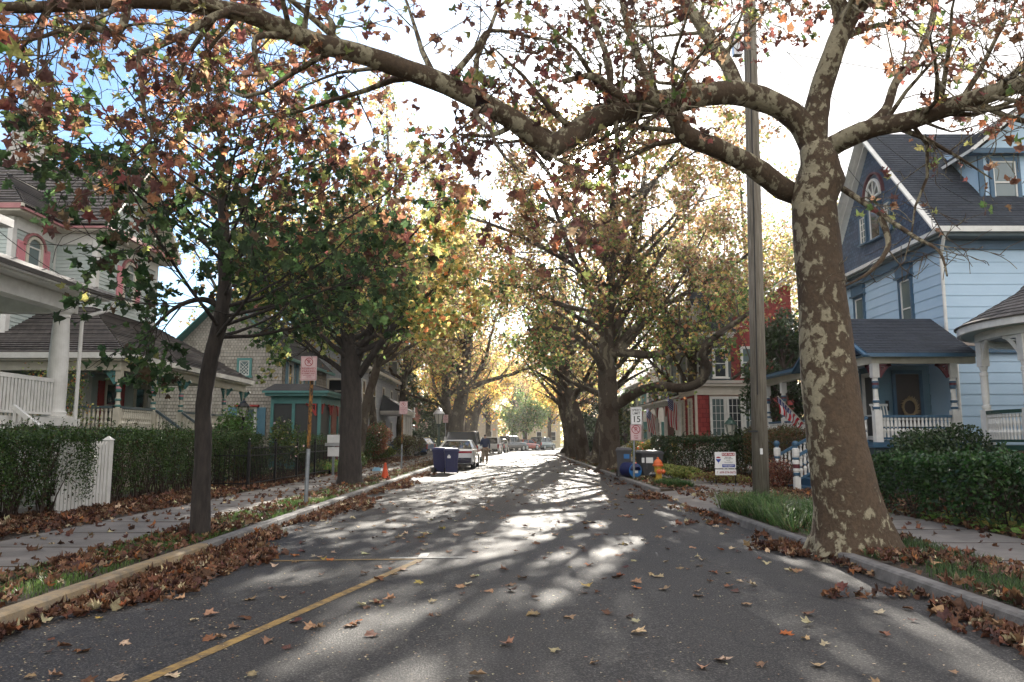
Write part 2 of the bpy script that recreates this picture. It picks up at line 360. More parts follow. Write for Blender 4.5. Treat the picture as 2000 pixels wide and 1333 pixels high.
# ------------------------------------------------------------ text and signs
def text_mesh(name, body, size, cx, cz, y, m, parent, sx=1.0, base=(0,0,0)):
    cu = bpy.data.curves.new('t', 'FONT'); cu.body = body; cu.size = size; cu.align_x = 'CENTER'; cu.align_y = 'CENTER'; cu.extrude = .001
    cu.offset = size*.012
    tmp = bpy.data.objects.new('t', cu); COL.objects.link(tmp); bpy.context.view_layer.update()
    me = bpy.data.meshes.new_from_object(tmp.evaluated_get(bpy.context.evaluated_depsgraph_get())); bpy.data.objects.remove(tmp); bpy.data.curves.remove(cu)
    me.name = name; co = np.zeros(len(me.vertices)*3); me.vertices.foreach_get('co', co); co = co.reshape(-1,3)
    out = np.stack([cx+co[:,0]*sx, y-co[:,2], cz+co[:,1]], 1); me.vertices.foreach_set('co', out.ravel()); me.materials.clear(); me.materials.append(M[m]); me.update()
    return link(name, me, parent)
# ------------------------------------------------------------ camera, world, sun
cam = bpy.data.cameras.new('camera'); co_ = bpy.data.objects.new('camera', cam); COL.objects.link(co_)
cam.lens = 27.0; cam.sensor_width = 36; cam.clip_end = 3000; cam.clip_start = .05
co_.location = (0,0,CH); co_.rotation_euler = (math.pi/2+TH, 0, 0); SC.camera = co_
sd = ray(1155, 305).normalized(); EL = math.asin(sd.z); AZ = math.atan2(sd.x, sd.y)
sun = bpy.data.lights.new('sun', 'SUN'); sun.energy = 5.0; sun.angle = math.radians(.45); sun.color = (1,.93,.82)
so = bpy.data.objects.new('sun', sun); COL.objects.link(so); so.rotation_euler = sd.to_track_quat('Z','Y').to_euler(); so.location = (0,0,30)
w = bpy.data.worlds.new('World'); SC.world = w; w.use_nodes = True; nt = w.node_tree; nt.nodes.clear()
wo = N(nt, 'ShaderNodeOutputWorld'); bg = N(nt, 'ShaderNodeBackground', Strength=.08); L(nt, bg.outputs[0], wo.inputs[0])
sky = N(nt, 'ShaderNodeTexSky'); sky.sky_type = 'NISHITA'; sky.sun_disc = False; sky.sun_elevation = EL; sky.sun_rotation = AZ; sky.air_density = 1.0; sky.dust_density = .6; sky.ozone_density = 2.0
tc = N(nt, 'ShaderNodeTexCoord')
nz = N(nt, 'ShaderNodeTexNoise', Scale=2.6, Detail=8.0, Roughness=.6); mp = N(nt, 'ShaderNodeMapping'); mp.inputs['Scale'].default_value = (1,1,2.6); L(nt, tc.outputs['Generated'], mp.inputs[0]); L(nt, mp.outputs[0], nz.inputs['Vector'])
dt = N(nt, 'ShaderNodeVectorMath', operation='DOT_PRODUCT'); L(nt, tc.outputs['Generated'], dt.inputs[0]); dt.inputs[1].default_value = V((.50,.83,.30)).normalized()
veil = N(nt, 'ShaderNodeMapRange'); veil.inputs[1].default_value = .81; veil.inputs[2].default_value = .95; veil.interpolation_type = 'SMOOTHSTEP'; L(nt, dt.outputs['Value'], veil.inputs[0])
cl = N(nt, 'ShaderNodeMapRange'); cl.inputs[1].default_value = .60; cl.inputs[2].default_value = .86; L(nt, nz.outputs[0], cl.inputs[0])
mxx = N(nt, 'ShaderNodeMath', operation='MAXIMUM'); L(nt, veil.outputs[0], mxx.inputs[0]); L(nt, cl.outputs[0], mxx.inputs[1])
cm = N(nt, 'ShaderNodeMath', operation='MULTIPLY'); L(nt, mxx.outputs[0], cm.inputs[0]); cm.inputs[1].default_value = .85
skb = mixc(nt, sky.outputs[0], (.66,.86,1.06), 1.0, 'MULTIPLY')
# unseen white cloud fill added behind the camera to brighten the house fronts
bk = N(nt, 'ShaderNodeVectorMath', operation='DOT_PRODUCT'); L(nt, tc.outputs['Generated'], bk.inputs[0]); bk.inputs[1].default_value = V((.25,-.93,.25)).normalized()
bm = N(nt, 'ShaderNodeMapRange'); bm.inputs[1].default_value = -.35; bm.inputs[2].default_value = .35; bm.inputs[4].default_value = .8; bm.interpolation_type = 'SMOOTHSTEP'; L(nt, bk.outputs['Value'], bm.inputs[0])
mx2 = N(nt, 'ShaderNodeMath', operation='MAXIMUM'); L(nt, cm.outputs[0], mx2.inputs[0]); L(nt, bm.outputs[0], mx2.inputs[1])
skc = mixc(nt, skb, (8.8,8.3,7.9), mx2.outputs[0])
# aureole of the sun in the thin veil
ds = N(nt, 'ShaderNodeVectorMath', operation='DOT_PRODUCT'); L(nt, tc.outputs['Generated'], ds.inputs[0]); ds.inputs[1].default_value = sd
mxp = N(nt, 'ShaderNodeMath', operation='MAXIMUM'); L(nt, ds.outputs['Value'], mxp.inputs[0]); mxp.inputs[1].default_value = 0
p1 = N(nt, 'ShaderNodeMath', operation='POWER'); L(nt, mxp.outputs[0], p1.inputs[0]); p1.inputs[1].default_value = 900
p2 = N(nt, 'ShaderNodeMath', operation='POWER'); L(nt, mxp.outputs[0], p2.inputs[0]); p2.inputs[1].default_value = 30
m1 = N(nt, 'ShaderNodeMath', operation='MULTIPLY'); L(nt, p1.outputs[0], m1.inputs[0]); m1.inputs[1].default_value = 260
m2 = N(nt, 'ShaderNodeMath', operation='MULTIPLY_ADD'); L(nt, p2.outputs[0], m2.inputs[0]); m2.inputs[1].default_value = 5; L(nt, m1.outputs[0], m2.inputs[2])
fin = mixc(nt, skc, m2.outputs[0], 1.0, 'ADD'); L(nt, fin, bg.inputs[0])
SC.view_settings.view_transform = 'Standard'; SC.view_settings.look = 'None'; SC.view_settings.gamma = 1; SC.view_settings.exposure = 1.6
SC.render.engine = 'CYCLES'; SC.cycles.max_bounces = 7; SC.cycles.diffuse_bounces = 3; SC.cycles.transmission_bounces = 5; SC.cycles.use_denoising = True
# ------------------------------------------------------------ ground and street
def sh(y): return 0 if y < 65 else (y-65)**2/400
def strip(name, prof, ys, m, kind='structure', closed=False, mats=None):
    mb = MB(); n = len(prof); 
    for y in ys:
        mb.v += [(x+sh(y), y, z) for x, z in prof]
    for i in range(len(ys)-1):
        for j in range(n-1):
            mb.f.append((i*n+j, i*n+j+1, (i+1)*n+j+1, (i+1)*n+j)); mb.m.append(0); mb.uv.append([(0,0)]*4)
    for e in (0, len(ys)-1):
        if n > 2: mb.f.append(tuple(e*n+j for j in range(n))); mb.m.append(0); mb.uv.append([(0,0)]*n)
    return tag(mb.build(name, m), kind=kind)
def ysr(a, b, st=2.0): 
    k = max(1, int((b-a)/st)); return [a+(b-a)*i/k for i in range(k+1)]
g = MB(); g.face([(-900,-300,-.06),(900,-300,-.06),(900,1500,-.06),(-900,1500,-.06)]); tag(g.build('ground', 'lawn'), kind='structure')
strip('road', [(-4.02,0),(-2,.03),(0,.05),(2,.03),(4.02,0)], ysr(-8,150), 'asphalt')
YEND = 128
strip('yard', [(-60,-.05),(-60,.12),(-6.85,.12),(-6.85,-.05)], ysr(-8,YEND), 'soil')
mb = MB(); mb.box(-30,21.2,.05,-7.3,50,.128); tag(mb.build('lawn', 'lawn'), kind='structure')
mb = MB(); mb.box(-20,27.2,.05,-6.86,28.4,.142); tag(mb.build('path', 'concrete'), kind='structure')
strip('sidewalk', [(-6.85,-.05),(-6.85,.14),(-5.15,.135),(-5.15,-.05)], ysr(-8,YEND), 'concrete')
strip('verge', [(-5.15,-.05),(-5.15,.125),(-4.17,.115),(-4.17,-.05)], ysr(-8,YEND), 'soil')
CP = [(-4.17,-.05),(-4.17,.12),(-4.155,.135),(-4.03,.135),(-4.005,.115),(-3.98,-.05)]
strip('kerb', CP, ysr(-8,10.4,.5), 'curb_yellow'); 
y = 10.42
while y < YEND-3: strip('kerb', CP, ysr(y,y+2.98,1.5), 'curb_concrete'); y += 3.0 if y < 40 else 3.0
strip('yard', [(60,-.05),(60,.12),(7.0,.12),(7.0,-.05)], ysr(-8,YEND), 'soil')
strip('sidewalk', [(7.0,-.05),(7.0,.14),(5.4,.135),(5.4,-.05)], ysr(-8,YEND), 'concrete')
for a, b in ((-8,15.8),(21.8,YEND)): strip('verge', [(5.4,-.05),(5.4,.125),(4.13,.115),(4.13,-.05)], ysr(a,b), 'soil')
CR = [(-x-.04, z) for x, z in CP]
y = -8
while y < YEND-3:
    if not (15 < y+1.5 < 22): strip('kerb', CR, ysr(y,y+2.98,1.5), 'curb_concrete')
    y += 2.97
mb = MB(); mb.hexa([(3.93,15.8,-.05),(5.4,15.8,-.05),(5.4,21.8,-.05),(3.93,21.8,-.05),(3.93,15.8,.025),(5.4,15.8,.137),(5.4,21.8,.137),(3.93,21.8,.025)]); tag(mb.build('driveway', 'concrete'), kind='structure')
mb = MB(); mb.box(7.003,24.5,.05,9.4,26,.133); tag(mb.build('path', 'concrete'), kind='structure')
# sidewalk joints: narrow grooves scored between slabs (thin dark strips let into the surface)
mb = MB()
for y in np.arange(1, 70, 1.5): mb.box(-6.84,y,.12,-5.16,y+.016,.1425); mb.box(5.41,y+.4,.12,6.99,y+.416,.1425)
tag(mb.build('sidewalk_joint', 'soil'), kind='structure')
# painted lines follow the crown of the road
def rz_(x): return .05-.0125*abs(x) if abs(x) <= 2 else .025+.03*0+.005-.015*(abs(x)-2)+.0
def rdz(x):
    x = abs(x); return .05-.01*x if x <= 2 else .03-.0149*(x-2)
def line(p, q, wd, m, name='road_marking', dz=.004):
    p, q = V((p[0],p[1],0)), V((q[0],q[1],0)); d = (q-p); n = max(2, int(d.length/.15)); s_ = V((-d.y,d.x,0)).normalized()*wd/2; mb = MB()
    for i in range(n):
        a = p+d*(i/n); b = p+d*((i+1)/n)
        mb.face([(v.x,v.y,rdz(v.x)+dz) for v in (a-s_, b-s_, b+s_, a+s_)])
    tag(mb.build(name, m), kind='structure')
a = gz(822,1095,.03); b = gz(268,1335,.03); b2 = a+(b-a)*1.6
line(a, b2, .10, 'line_yellow')
c = gz(480,1097,.02); line((c.x,a.y+.02), (a.x-.05,a.y+.02), .07, 'line_yellow', dz=.006)
line((a.x-.4,a.y+.11), (a.x+.55,a.y+.11), .09, 'line_white', dz=.008); line((a.x,a.y+.15), (a.x,a.y+.5), .11, 'line_white', dz=.010)
# ------------------------------------------------------------ trees
def rvec(): return V((random.gauss(0,1), random.gauss(0,1), random.gauss(0,1)))
class Tree:
    def __init__(s, P): s.w = MB(); s.sites = []; s.P = P
    def grow(s, p, d, ln, r, lv):
        P = s.P; n = max(3, min(7, int(ln/P['seg'][lv]))); pts = [V(p)]; rad = [r]; d = V(d).normalized(); last = lv >= len(P['kids'])
        for i in range(n):
            d = (d + rvec()*P['wob'][lv] + V((0,0,P['up'][lv]))).normalized(); q = pts[-1]+d*(ln/n)
            if q.z < P.get('zmin', 2.6): q.z = P.get('zmin', 2.6)+.1; d.z = abs(d.z)
            pts.append(q); rad.append(max(r*(1-.8*(i+1)/n), .004))
        s.w.tube(pts, rad, (8,6,5,4,3)[min(lv+P.get('n0',0),4)], cap=False)
        s.kids(pts, rad, ln, lv, .22)
    def kids(s, pts, rad, ln, lv, t0=.2, k=None, sc=1.0):
        P = s.P; n = len(pts)-1
        if lv >= len(P['kids']):
            cp = [(.2+.85*random.random())*n for _ in range(P['cl'])] if 'cl' in P else None
            for _ in range(P['lv']):
                t = (random.choice(cp) if cp else (.15+.9*random.random())*n); i = min(int(t), n-1); q = pts[i].lerp(pts[i+1], t-i)
                s.sites.append(q + rvec()*P['sp'] - V((0,0,P.get('hang',.05))))
            return
        k = k or P['kids'][lv]
        for j in range(k):
            t = (t0 + (1-t0)*(j+random.random())/k)*n; i = min(int(t), n-1); q = pts[i].lerp(pts[i+1], t-i)
            d = (pts[i+1]-pts[i]).normalized(); o = rvec(); o = (o - d*o.dot(d)).normalized()
            a = math.radians(random.uniform(*P['ang'])); nd = d*math.cos(a)+o*math.sin(a); nd.z += P.get('lift', .1)
            L_ = ln*P['rat'][lv]*random.uniform(.7,1.2)*(1.15-.45*t/n)*sc
            s.grow(q, nd, L_, max(rad[i]*P.get('rr',.5)*random.uniform(.7,1), .006), lv+1)
    def limb(s, pts, rad, lv, k=None, n=14, wob=.0, ln=None, t0=.2, sc=1.0):
        """a limb traced in space, smoothed, then given its side branches"""
        P = [V(p) for p in pts]; out = []; ro = []
        for i in range(len(P)-1):
            a, b, c, d = P[max(i-1,0)], P[i], P[i+1], P[min(i+2,len(P)-1)]
            for q in range(4):
                t = q/4; out.append(.5*((2*b)+(c-a)*t+(2*a-5*b+4*c-d)*t*t+(3*b-a-3*c+d)*t**3)); ro.append(rad[i]*(1-t)+rad[i+1]*t)
        out.append(P[-1]); ro.append(rad[-1]); s.w.tube(out, [r*(1+random.uniform(-.04,.04)) for r in ro], n, wob=wob)
        if k is None or k > 0: s.kids(out, ro, ln or sum((out[i+1]-out[i]).length for i in range(len(out)-1)), lv, t0, k, sc)
        return out
def finish(T, name, label, cat, bark, base, cols, wts, size, tpl=T_MID, group=None, jit=.25, colfn=None, cut=None, **kw):
    root = thing(name, label, cat, base, 0, group)
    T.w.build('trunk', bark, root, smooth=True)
    p = np.array([tuple(q) for q in T.sites]); 
    if cut is not None: p = p[cut(p)]
    n = len(p); c = palette(n, cols, wts, jit) if colfn is None else colfn(p)
    leaves('crown', p, size*(.65+.6*rng.random(n)), c, tpl, 'leaf', root, **kw)
    return root
# --- the big plane tree on the right, its limbs arching over the street
random.seed(3)
P0 = dict(seg=[.7,.4,.3,.2], wob=[.10,.2,.26,.3], up=[.03,.02,-.02,-.05], kids=[6,6,5], rat=[.42,.5,.5], ang=(30,75), lv=6, cl=2, sp=.055, zmin=3.3, hang=.06, rr=.38, lift=.08)
T = Tree(P0)
tb = gz(1662,1075,.1); Yt = tb.y
tp = [at(1672,1100,Yt), at(1668,1040,Yt), at(1650,960,Yt), at(1633,860,Yt), at(1620,740,Yt), at(1610,620,Yt), at(1600,520,Yt), at(1592,440,Yt), at(1590,395,Yt), at(1598,350,Yt), at(1600,320,Yt-.05), at(1592,290,Yt)]
tr = [.54,.47,.40,.37,.345,.32,.30,.29,.29,.295,.25,.21]
out = []; ro = []
for i in range(len(tp)-1):
    for q in range(5): t=q/5; out.append(tp[i].lerp(tp[i+1],t)); ro.append(tr[i]*(1-t)+tr[i+1]*t)
out.append(tp[-1]); ro.append(tr[-1])
k0 = len(T.w.v); T.w.tube(out, ro, 40)
from mathutils import noise
for i in range(k0, len(T.w.v)):
    x,y,z = T.w.v[i]; ax = min(out, key=lambda q: abs(q.z-z)); dx, dy = x-ax.x, y-ax.y; a = math.atan2(dy,dx)
    f = 1+.07*noise.noise(V((x*2.2,y*2.2,z*1.1)))+.025*noise.noise(V((x*9,y*9,z*4)))
    lowf = max(0, 1-z/.75); f += lowf**2*(.22*max(0,math.cos(a*2.5+.6))+.16*max(0,math.cos(a*4+2)))
    f += .18*math.exp(-((z-4.95)/.17)**2)*max(0, math.cos(a-.2)+.2)
    T.w.v[i] = (ax.x+dx*f, ax.y+dy*f, z)
AL = [(1600,330,10.5),(1578,262,10.5),(1528,212,10.4),(1440,182,10.2),(1350,190,10.0),(1270,202,9.75),(1180,228,9.5),(1120,262,9.3),(1062,300,9.15)]
A1 = T.limb([at(*a) for a in AL], [.2,.19,.17,.165,.15,.14,.15,.15,.11], 0, 12, n=18, t0=.3, ln=5)
BL = [(1072,290,9.15),(1010,240,8.9),(940,200,8.7),(870,165,8.5),(790,135,8.3),(700,105,8.1),(620,85,7.95),(560,60,7.8),(490,30,7.65),(430,18,7.5),(330,4,7.2),(230,2,6.9),(120,12,6.6),(0,14,6.3),(-120,-10,6.0)]
B1 = T.limb([at(*a) for a in BL], [.14,.13,.125,.12,.115,.11,.105,.10,.095,.09,.08,.07,.055,.045,.03], 0, 18, n=16, t0=.08, ln=6)
LL = [(1570,385,10.4),(1530,370,10.2),(1470,325,9.9),(1400,290,9.6),(1345,268,9.45),(1322,235,9.4),(1300,205,9.3),(1262,188,9.2),(1215,190,9.1),(1160,150,9.0),(1100,160,8.9)]
T.limb([at(*a) for a in LL], [.15,.15,.14,.13,.125,.115,.10,.08,.06,.045,.03], 0, 12, n=16, t0=.35, ln=4)
T.limb([at(*a) for a in [(1594,330,10.5),(1590,270,10.5),(1600,190,10.5),(1622,120,10.4),(1645,60,10.4),(1680,5,10.3),(1740,-40,10.2),(1800,-120,10)]], [.21,.19,.165,.15,.145,.14,.12,.1], 0, 20, n=18, t0=.5, ln=5)
T.limb([at(*a) for a in [(1655,30,10.4),(1620,-30,10.5),(1600,-120,10.6),(1580,-260,11)]], [.1,.09,.08,.05], 0, 10, n=12, t0=.1, ln=6)
T.limb([at(*a) for a in [(1605,300,10.4),(1640,278,10.2),(1700,252,9.9),(1780,235,9.6),(1860,208,9.3),(1940,182,9.0),(2040,150,8.6),(2160,120,8.2)]], [.15,.14,.13,.12,.115,.11,.09,.07], 0, 20, n=16, t0=.3, ln=5)
T.limb([at(*a) for a in [(1690,250,10.0),(1730,215,10.1),(1750,160,10.2),(1790,115,10.3),(1815,60,10.4),(1828,0,10.5),(1840,-70,10.7)]], [.08,.065,.06,.055,.05,.045,.035], 0, 12, n=10, t0=.3, ln=3.5)
T.limb([at(*a) for a in [(1442,185,10.2),(1425,135,10.3),(1395,90,10.4),(1370,50,10.5),(1335,0,10.6),(1290,-70,10.8)]], [.11,.105,.1,.095,.08,.06], 0, 14, n=12, t0=.25, ln=4)
T.limb([at(*a) for a in [(1290,205,9.8),(1262,150,9.9),(1238,90,10),(1222,35,10.1),(1210,-30,10.3)]], [.06,.055,.05,.045,.04], 0, 7, n=9, t0=.25, ln=3.5)
T.limb([at(*a) for a in [(1180,225,9.5),(1192,140,9.6),(1170,70,9.7),(1150,20,9.8),(1130,-40,9.9)]], [.05,.045,.04,.036,.03], 0, 7, n=8, t0=.2, ln=3.5)
dk = [ [(455,18,7.5),(415,35,7.3),(360,66,7.1),(300,95,6.9),(272,108,6.8),(277,160,6.7),(282,215,6.65),(296,268,6.6),(258,308,6.6)],
       [(250,5,7),(232,62,6.8),(170,52,6.7),(120,60,6.6),(70,76,6.5),(-40,100,6.4)],
       [(112,-20,6.5),(92,25,6.5),(80,60,6.5),(74,120,6.5)],
       [(430,20,7.5),(400,60,7.6),(362,118,7.7),(345,180,7.7)],
       [(640,90,8),(650,50,8),(622,10,8),(610,-40,8)], [(560,70,7.8),(500,75,7.6),(505,130,7.6),(530,170,7.6)],
       [(870,165,8.5),(930,95,8.6),(960,60,8.7),(1050,75,8.7),(1120,85,8.8)], [(1010,240,8.9),(960,265,8.9),(900,262,8.8)],
       [(1640,365,10.2),(1690,398,9.6),(1722,420,9.3),(1790,465,8.8),(1835,492,8.5),(1850,540,8.4)],
       [(1720,425,9.3),(1735,480,9.2),(1700,530,9.1),(1650,560,9.2)]]
for q in dk: T.limb([at(*a) for a in q], [.045*(1-.8*i/(len(q)-1)) for i in range(len(q))], 1, 6 if q[0][0] < 1600 else 3, n=7, t0=.15, ln=1.9)
def c_plane(p):
    n = len(p); return palette(n, [DBR,BRN,(.16,.045,.035),TAN,YG,GRN,ORG], [32,28,12,8,12,6,2], .3)
def even(p, vox, target):
    k = np.floor(p/vox).astype(int); _, inv, cnt = np.unique(k, axis=0, return_inverse=True, return_counts=True); return rng.random(len(p)) < np.minimum(1, target/cnt[inv.ravel()])
def keep_sparse(p):
    # the crown has shed a good part of its leaves; it is thinnest over the house on the right
    pr = np.clip(.45+.10*np.sin(p[:,0]*1.7+1)+.10*np.sin(p[:,1]*2.3+p[:,2]*1.9), 0, 1); pr = np.where((p[:,0] > 4.0) & (p[:,2] < 5.6), pr*.5, pr*1.3)
    return (rng.random(len(p)) < pr*1.5) & even(p, .6, 8.5) & (p[:,1] > 1.5) & ((p[:,2] > 4.2) | (p[:,0] < 3))
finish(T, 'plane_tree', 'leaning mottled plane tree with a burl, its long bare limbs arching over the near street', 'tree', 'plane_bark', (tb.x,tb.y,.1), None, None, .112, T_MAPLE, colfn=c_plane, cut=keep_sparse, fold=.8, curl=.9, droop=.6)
# --- slender maple on the left verge
random.seed(5)
PM = dict(seg=[.5,.35,.2], wob=[.09,.16,.2], up=[.10,.03,0], kids=[5,5], rat=[.5,.55], ang=(30,65), lv=10, cl=2, sp=.085, zmin=1.9, hang=.06, rr=.45, lift=-.02)
T = Tree(PM); b0 = gz(390,1050,.1); Y0 = b0.y
tr = T.limb([at(*a, Y0) for a in [(390,1062),(393,960),(397,870),(398,790),(412,700),(432,620),(440,540),(437,440),(435,360),(432,280),(428,200),(424,120),(420,60)]], [.15,.125,.118,.115,.112,.108,.10,.085,.07,.055,.042,.03,.015], 0, 0, n=12)
cz = [t for t in tr if t.z > 2.9]
for j in range(58):
    i = int((j/58)**1.35*(len(cz)-1)); q = cz[i]; a = j*2.4+random.random(); h = i/len(cz); d = V((math.cos(a), math.sin(a), .12+.8*h))
    if q.z < 3.9 and math.cos(a) < -.15: continue
    T.grow(q, d, (3.2 if h < .5 else 2.2)*(1.05-.62*h)*random.uniform(.75,1.15), .026*(1.2-h), 0)
T.limb([at(*a) for a in [(432,600,Y0),(395,585,Y0-.1),(345,600,Y0-.3),(300,640,Y0-.4),(262,690,Y0-.5)]], [.05,.04,.03,.02,.01], 0, 9, n=8, t0=.3, ln=2.1)
def c_maple(p):
    z = p[:,2]; x = p[:,0]; n = len(p); zz = z + .9*rng.normal(size=n)*.6 + (x-b0.x)*.25; out = np.empty((n,3))
    lo = zz < 5.1; mid = (zz >= 5.1)&(zz < 6.1); hi = zz >= 6.1
    out[lo] = palette(lo.sum(), [(.025,.05,.018),(.05,.09,.025),(.06,.04,.02),YG], [60,24,11,5], .2); out[mid] = palette(mid.sum(), [DGR,YG,(.27,.12,.05),BRN,(.16,.05,.035)], [42,14,12,22,10], .25); out[hi] = palette(hi.sum(), [(.17,.055,.035),(.27,.12,.05),BRN,(.38,.27,.07),DGR,YG], [26,18,24,8,16,8], .25)  # green lower leaves, darkened to put backlit shade into their colour
    return out
finish(T, 'maple_tree', 'slender maple on the left verge, shade-darkened green below and turning red and orange above', 'tree', 'maple_bark', (b0.x,b0.y,.1), None, None, .143, T_MAPLE, colfn=c_maple, curl=.7, cut=lambda p: even(p, .6, 14) & ~((p[:,2] < 4.3) & (p[:,0] < b0.x-1.5)) & ~((p[:,2] < 3.2) & (p[:,0] > b0.x+.6)) & (rng.random(len(p)) < np.clip(1.15-.24*(p[:,2]-4.6), .22, 1)), fold=.3, droop=1.0)
# --- stouter maple beyond it, green turning yellow
random.seed(8)
PM2 = dict(seg=[.6,.4,.25,.2], wob=[.08,.16,.2,.2], up=[.07,.03,0,0], kids=[6,5,3], rat=[.42,.5,.55], ang=(28,62), lv=10, cl=3, sp=.11, zmin=2.6, hang=.05, rr=.45, lift=.1)
T = Tree(PM2); b1 = gz(683,947,.1); Y1 = b1.y
T.limb([at(*a, Y1) for a in [(683,953),(683,935),(684,880),(686,800),(686,740),(682,690),(676,630),(672,570),(668,500),(664,430)]], [.55,.40,.34,.33,.33,.26,.2,.15,.1,.06], 0, 10, n=16, t0=.45, ln=8)
for q, r in (([(690,745),(700,700),(725,640),(745,560),(760,480),(770,400),(775,330)],.15), ([(700,735),(730,690),(760,650),(800,610),(850,560),(885,520)],.13), ([(680,735),(650,710),(620,690),(590,660),(560,630)],.10), ([(675,680),(640,640),(600,590),(570,540),(555,480)],.11), ([(680,660),(690,600),(715,520),(735,430),(745,350)],.11)):
    T.limb([at(a[0],a[1],Y1+ (i*.5 if r in (.15,.10) else -.4*i)) for i,a in enumerate(q)], [r*(1-.75*i/(len(q)-1)) for i in range(len(q))], 0, 8, n=9, t0=.25, ln=6)
for j in range(9):
    a = j*.7; T.grow(at(684,700-j*18,Y1), V((math.cos(a), math.sin(a), .45)), 3.6, .10, 0)
def c_m2(p):
    n = len(p); out = palette(n, [GRN,YG,DGR,YEL], [42,26,22,10], .25); t = (p[:,2] > 7+.8*rng.normal(size=n)) ; out[t] = palette(t.sum(), [YG,(.26,.15,.05),(.15,.09,.04),(.36,.28,.07),GRN], [30,14,24,12,20], .25)
    r = (p[:,0] > b1.x+2.0)&(rng.random(n) < .6); out[r] = palette(r.sum(), [YEL,YG,ORG], [40,40,20], .2); return out
finish(T, 'maple_tree', 'stout maple with knobbly dark trunk and green-yellow leaves beside the black iron fence', 'tree', 'maple_bark', (b1.x,b1.y,.1), None, None, .17, T_MAPLE, colfn=c_m2, fold=.3, curl=.15, droop=.8, cut=lambda p: (p[:,2] > 3.4) & ((p[:,2] < 8.5) | (rng.random(len(p)) < .35)))
# --- the big spreading plane on the right
random.seed(12)
PB = dict(seg=[1.0,.6,.35,.25], wob=[.12,.2,.25,.25], up=[.03,.02,0,0], kids=[7,6,4], rat=[.45,.52,.5], ang=(30,70), lv=13, sp=.25, zmin=3.2, hang=.05, rr=.42, lift=.08)
T = Tree(PB); b2_ = gz(1192,918,.1); Y2 = b2_.y
T.limb([at(*a, Y2) for a in [(1192,925),(1192,905),(1190,860),(1188,800),(1186,740),(1184,690),(1188,620),(1194,540),(1200,460),(1205,380)]], [.85,.55,.48,.46,.45,.36,.28,.2,.14,.08], 0, 12, n=18, t0=.45, ln=11)
T.limb([at(*a) for a in [(1190,800,Y2),(1225,778,Y2-.8),(1255,762,Y2-1.6),(1290,755,Y2-2.4),(1330,758,Y2-3.2),(1365,748,Y2-4),(1382,720,Y2-4.4),(1372,690,Y2-4.7),(1395,660,Y2-5.2),(1440,628,Y2-6),(1480,600,Y2-6.6)]], [.3,.24,.21,.2,.2,.19,.17,.16,.14,.1,.05], 0, 8, n=12, t0=.45, ln=5)
T.limb([at(*a) for a in [(1188,690,Y2),(1225,690,Y2-.6),(1270,694,Y2-1.2),(1305,685,Y2-1.6),(1330,650,Y2-2),(1370,630,Y2-2.4),(1420,600,Y2-3)]], [.22,.19,.18,.16,.14,.11,.06], 0, 8, n=10, t0=.35, ln=6)
T.limb([at(*a) for a in [(1185,740,Y2),(1160,690,Y2-1),(1120,655,Y2-2),(1075,640,Y2-3),(1030,645,Y2-4)]], [.2,.17,.14,.1,.05], 0, 8, n=10, t0=.3, ln=6)
for q in ([(1190,660),(1240,580),(1290,500),(1340,430),(1380,370)], [(1186,650),(1150,570),(1110,480),(1080,400),(1050,340)], [(1192,600),(1230,500),(1250,400),(1262,310)], [(1188,700),(1240,640),(1310,590),(1400,540),(1470,490)]):
    T.limb([at(a[0],a[1],Y2+random.uniform(-1,1)*(i*.8)) for i,a in enumerate(q)], [.2,.17,.13,.1,.05][:len(q)], 0, 9, n=9, t0=.2, ln=7.5)
for j in range(12): T.grow(at(1188,700-j*26,Y2), V((math.cos(j*1.1), math.sin(j*1.1)-.2, .55)), 7.5-.15*j, .14, 0)
for q in ([(1200,420),(1195,330),(1180,260)], [(1185,520),(1120,420),(1060,320),(1010,260)], [(1190,500),(1260,380),(1330,290),(1390,250)], [(1185,560),(1090,500),(990,450),(900,420)]):
    T.limb([at(a[0],a[1],Y2-i*.8) for i,a in enumerate(q)], [.16,.12,.08,.05][:len(q)], 0, 10, n=8, t0=.1, ln=8.5)
def sun_gaps(p):
    # openings cut along the sun's rays so sun patches reach the road
    q = np.array([noise.noise(V((a*.62, b*.25, c*.7)))+.5*noise.noise(V((a*1.7+9, b*.6, c*1.7))) for a,b,c in zip(p[:,0]-.11*p[:,1], p[:,1]*.3, p[:,2]-.38*p[:,1])])
    return ((q < np.where(p[:,2] > 9, .09, .14)) | (rng.random(len(p)) < .08)) & ~((p[:,2] < 6) & (p[:,0] > b2_.x+2.2) & (rng.random(len(p)) < .6))
def c_big(p):
    n = len(p); hi = p[:,2] > 8+1.5*rng.normal(size=n); out = palette(n, [GRN,YG,DGR,BRN,(.30,.13,.05),YEL], [30,25,16,16,6,5], .25)
    out[hi] = palette(hi.sum(), [(.17,.10,.045),(.26,.17,.08),(.20,.20,.05),(.28,.14,.05),DBR,GRN], [28,24,22,8,8,10], .25); return out
finish(T, 'plane_tree', 'broad plane tree with a low elbowed limb reaching out above the red house', 'tree', 'far_bark', (b2_.x,b2_.y,.1), None, None, .155, T_MID, colfn=c_big, fold=.4, droop=.5, cut=sun_gaps)
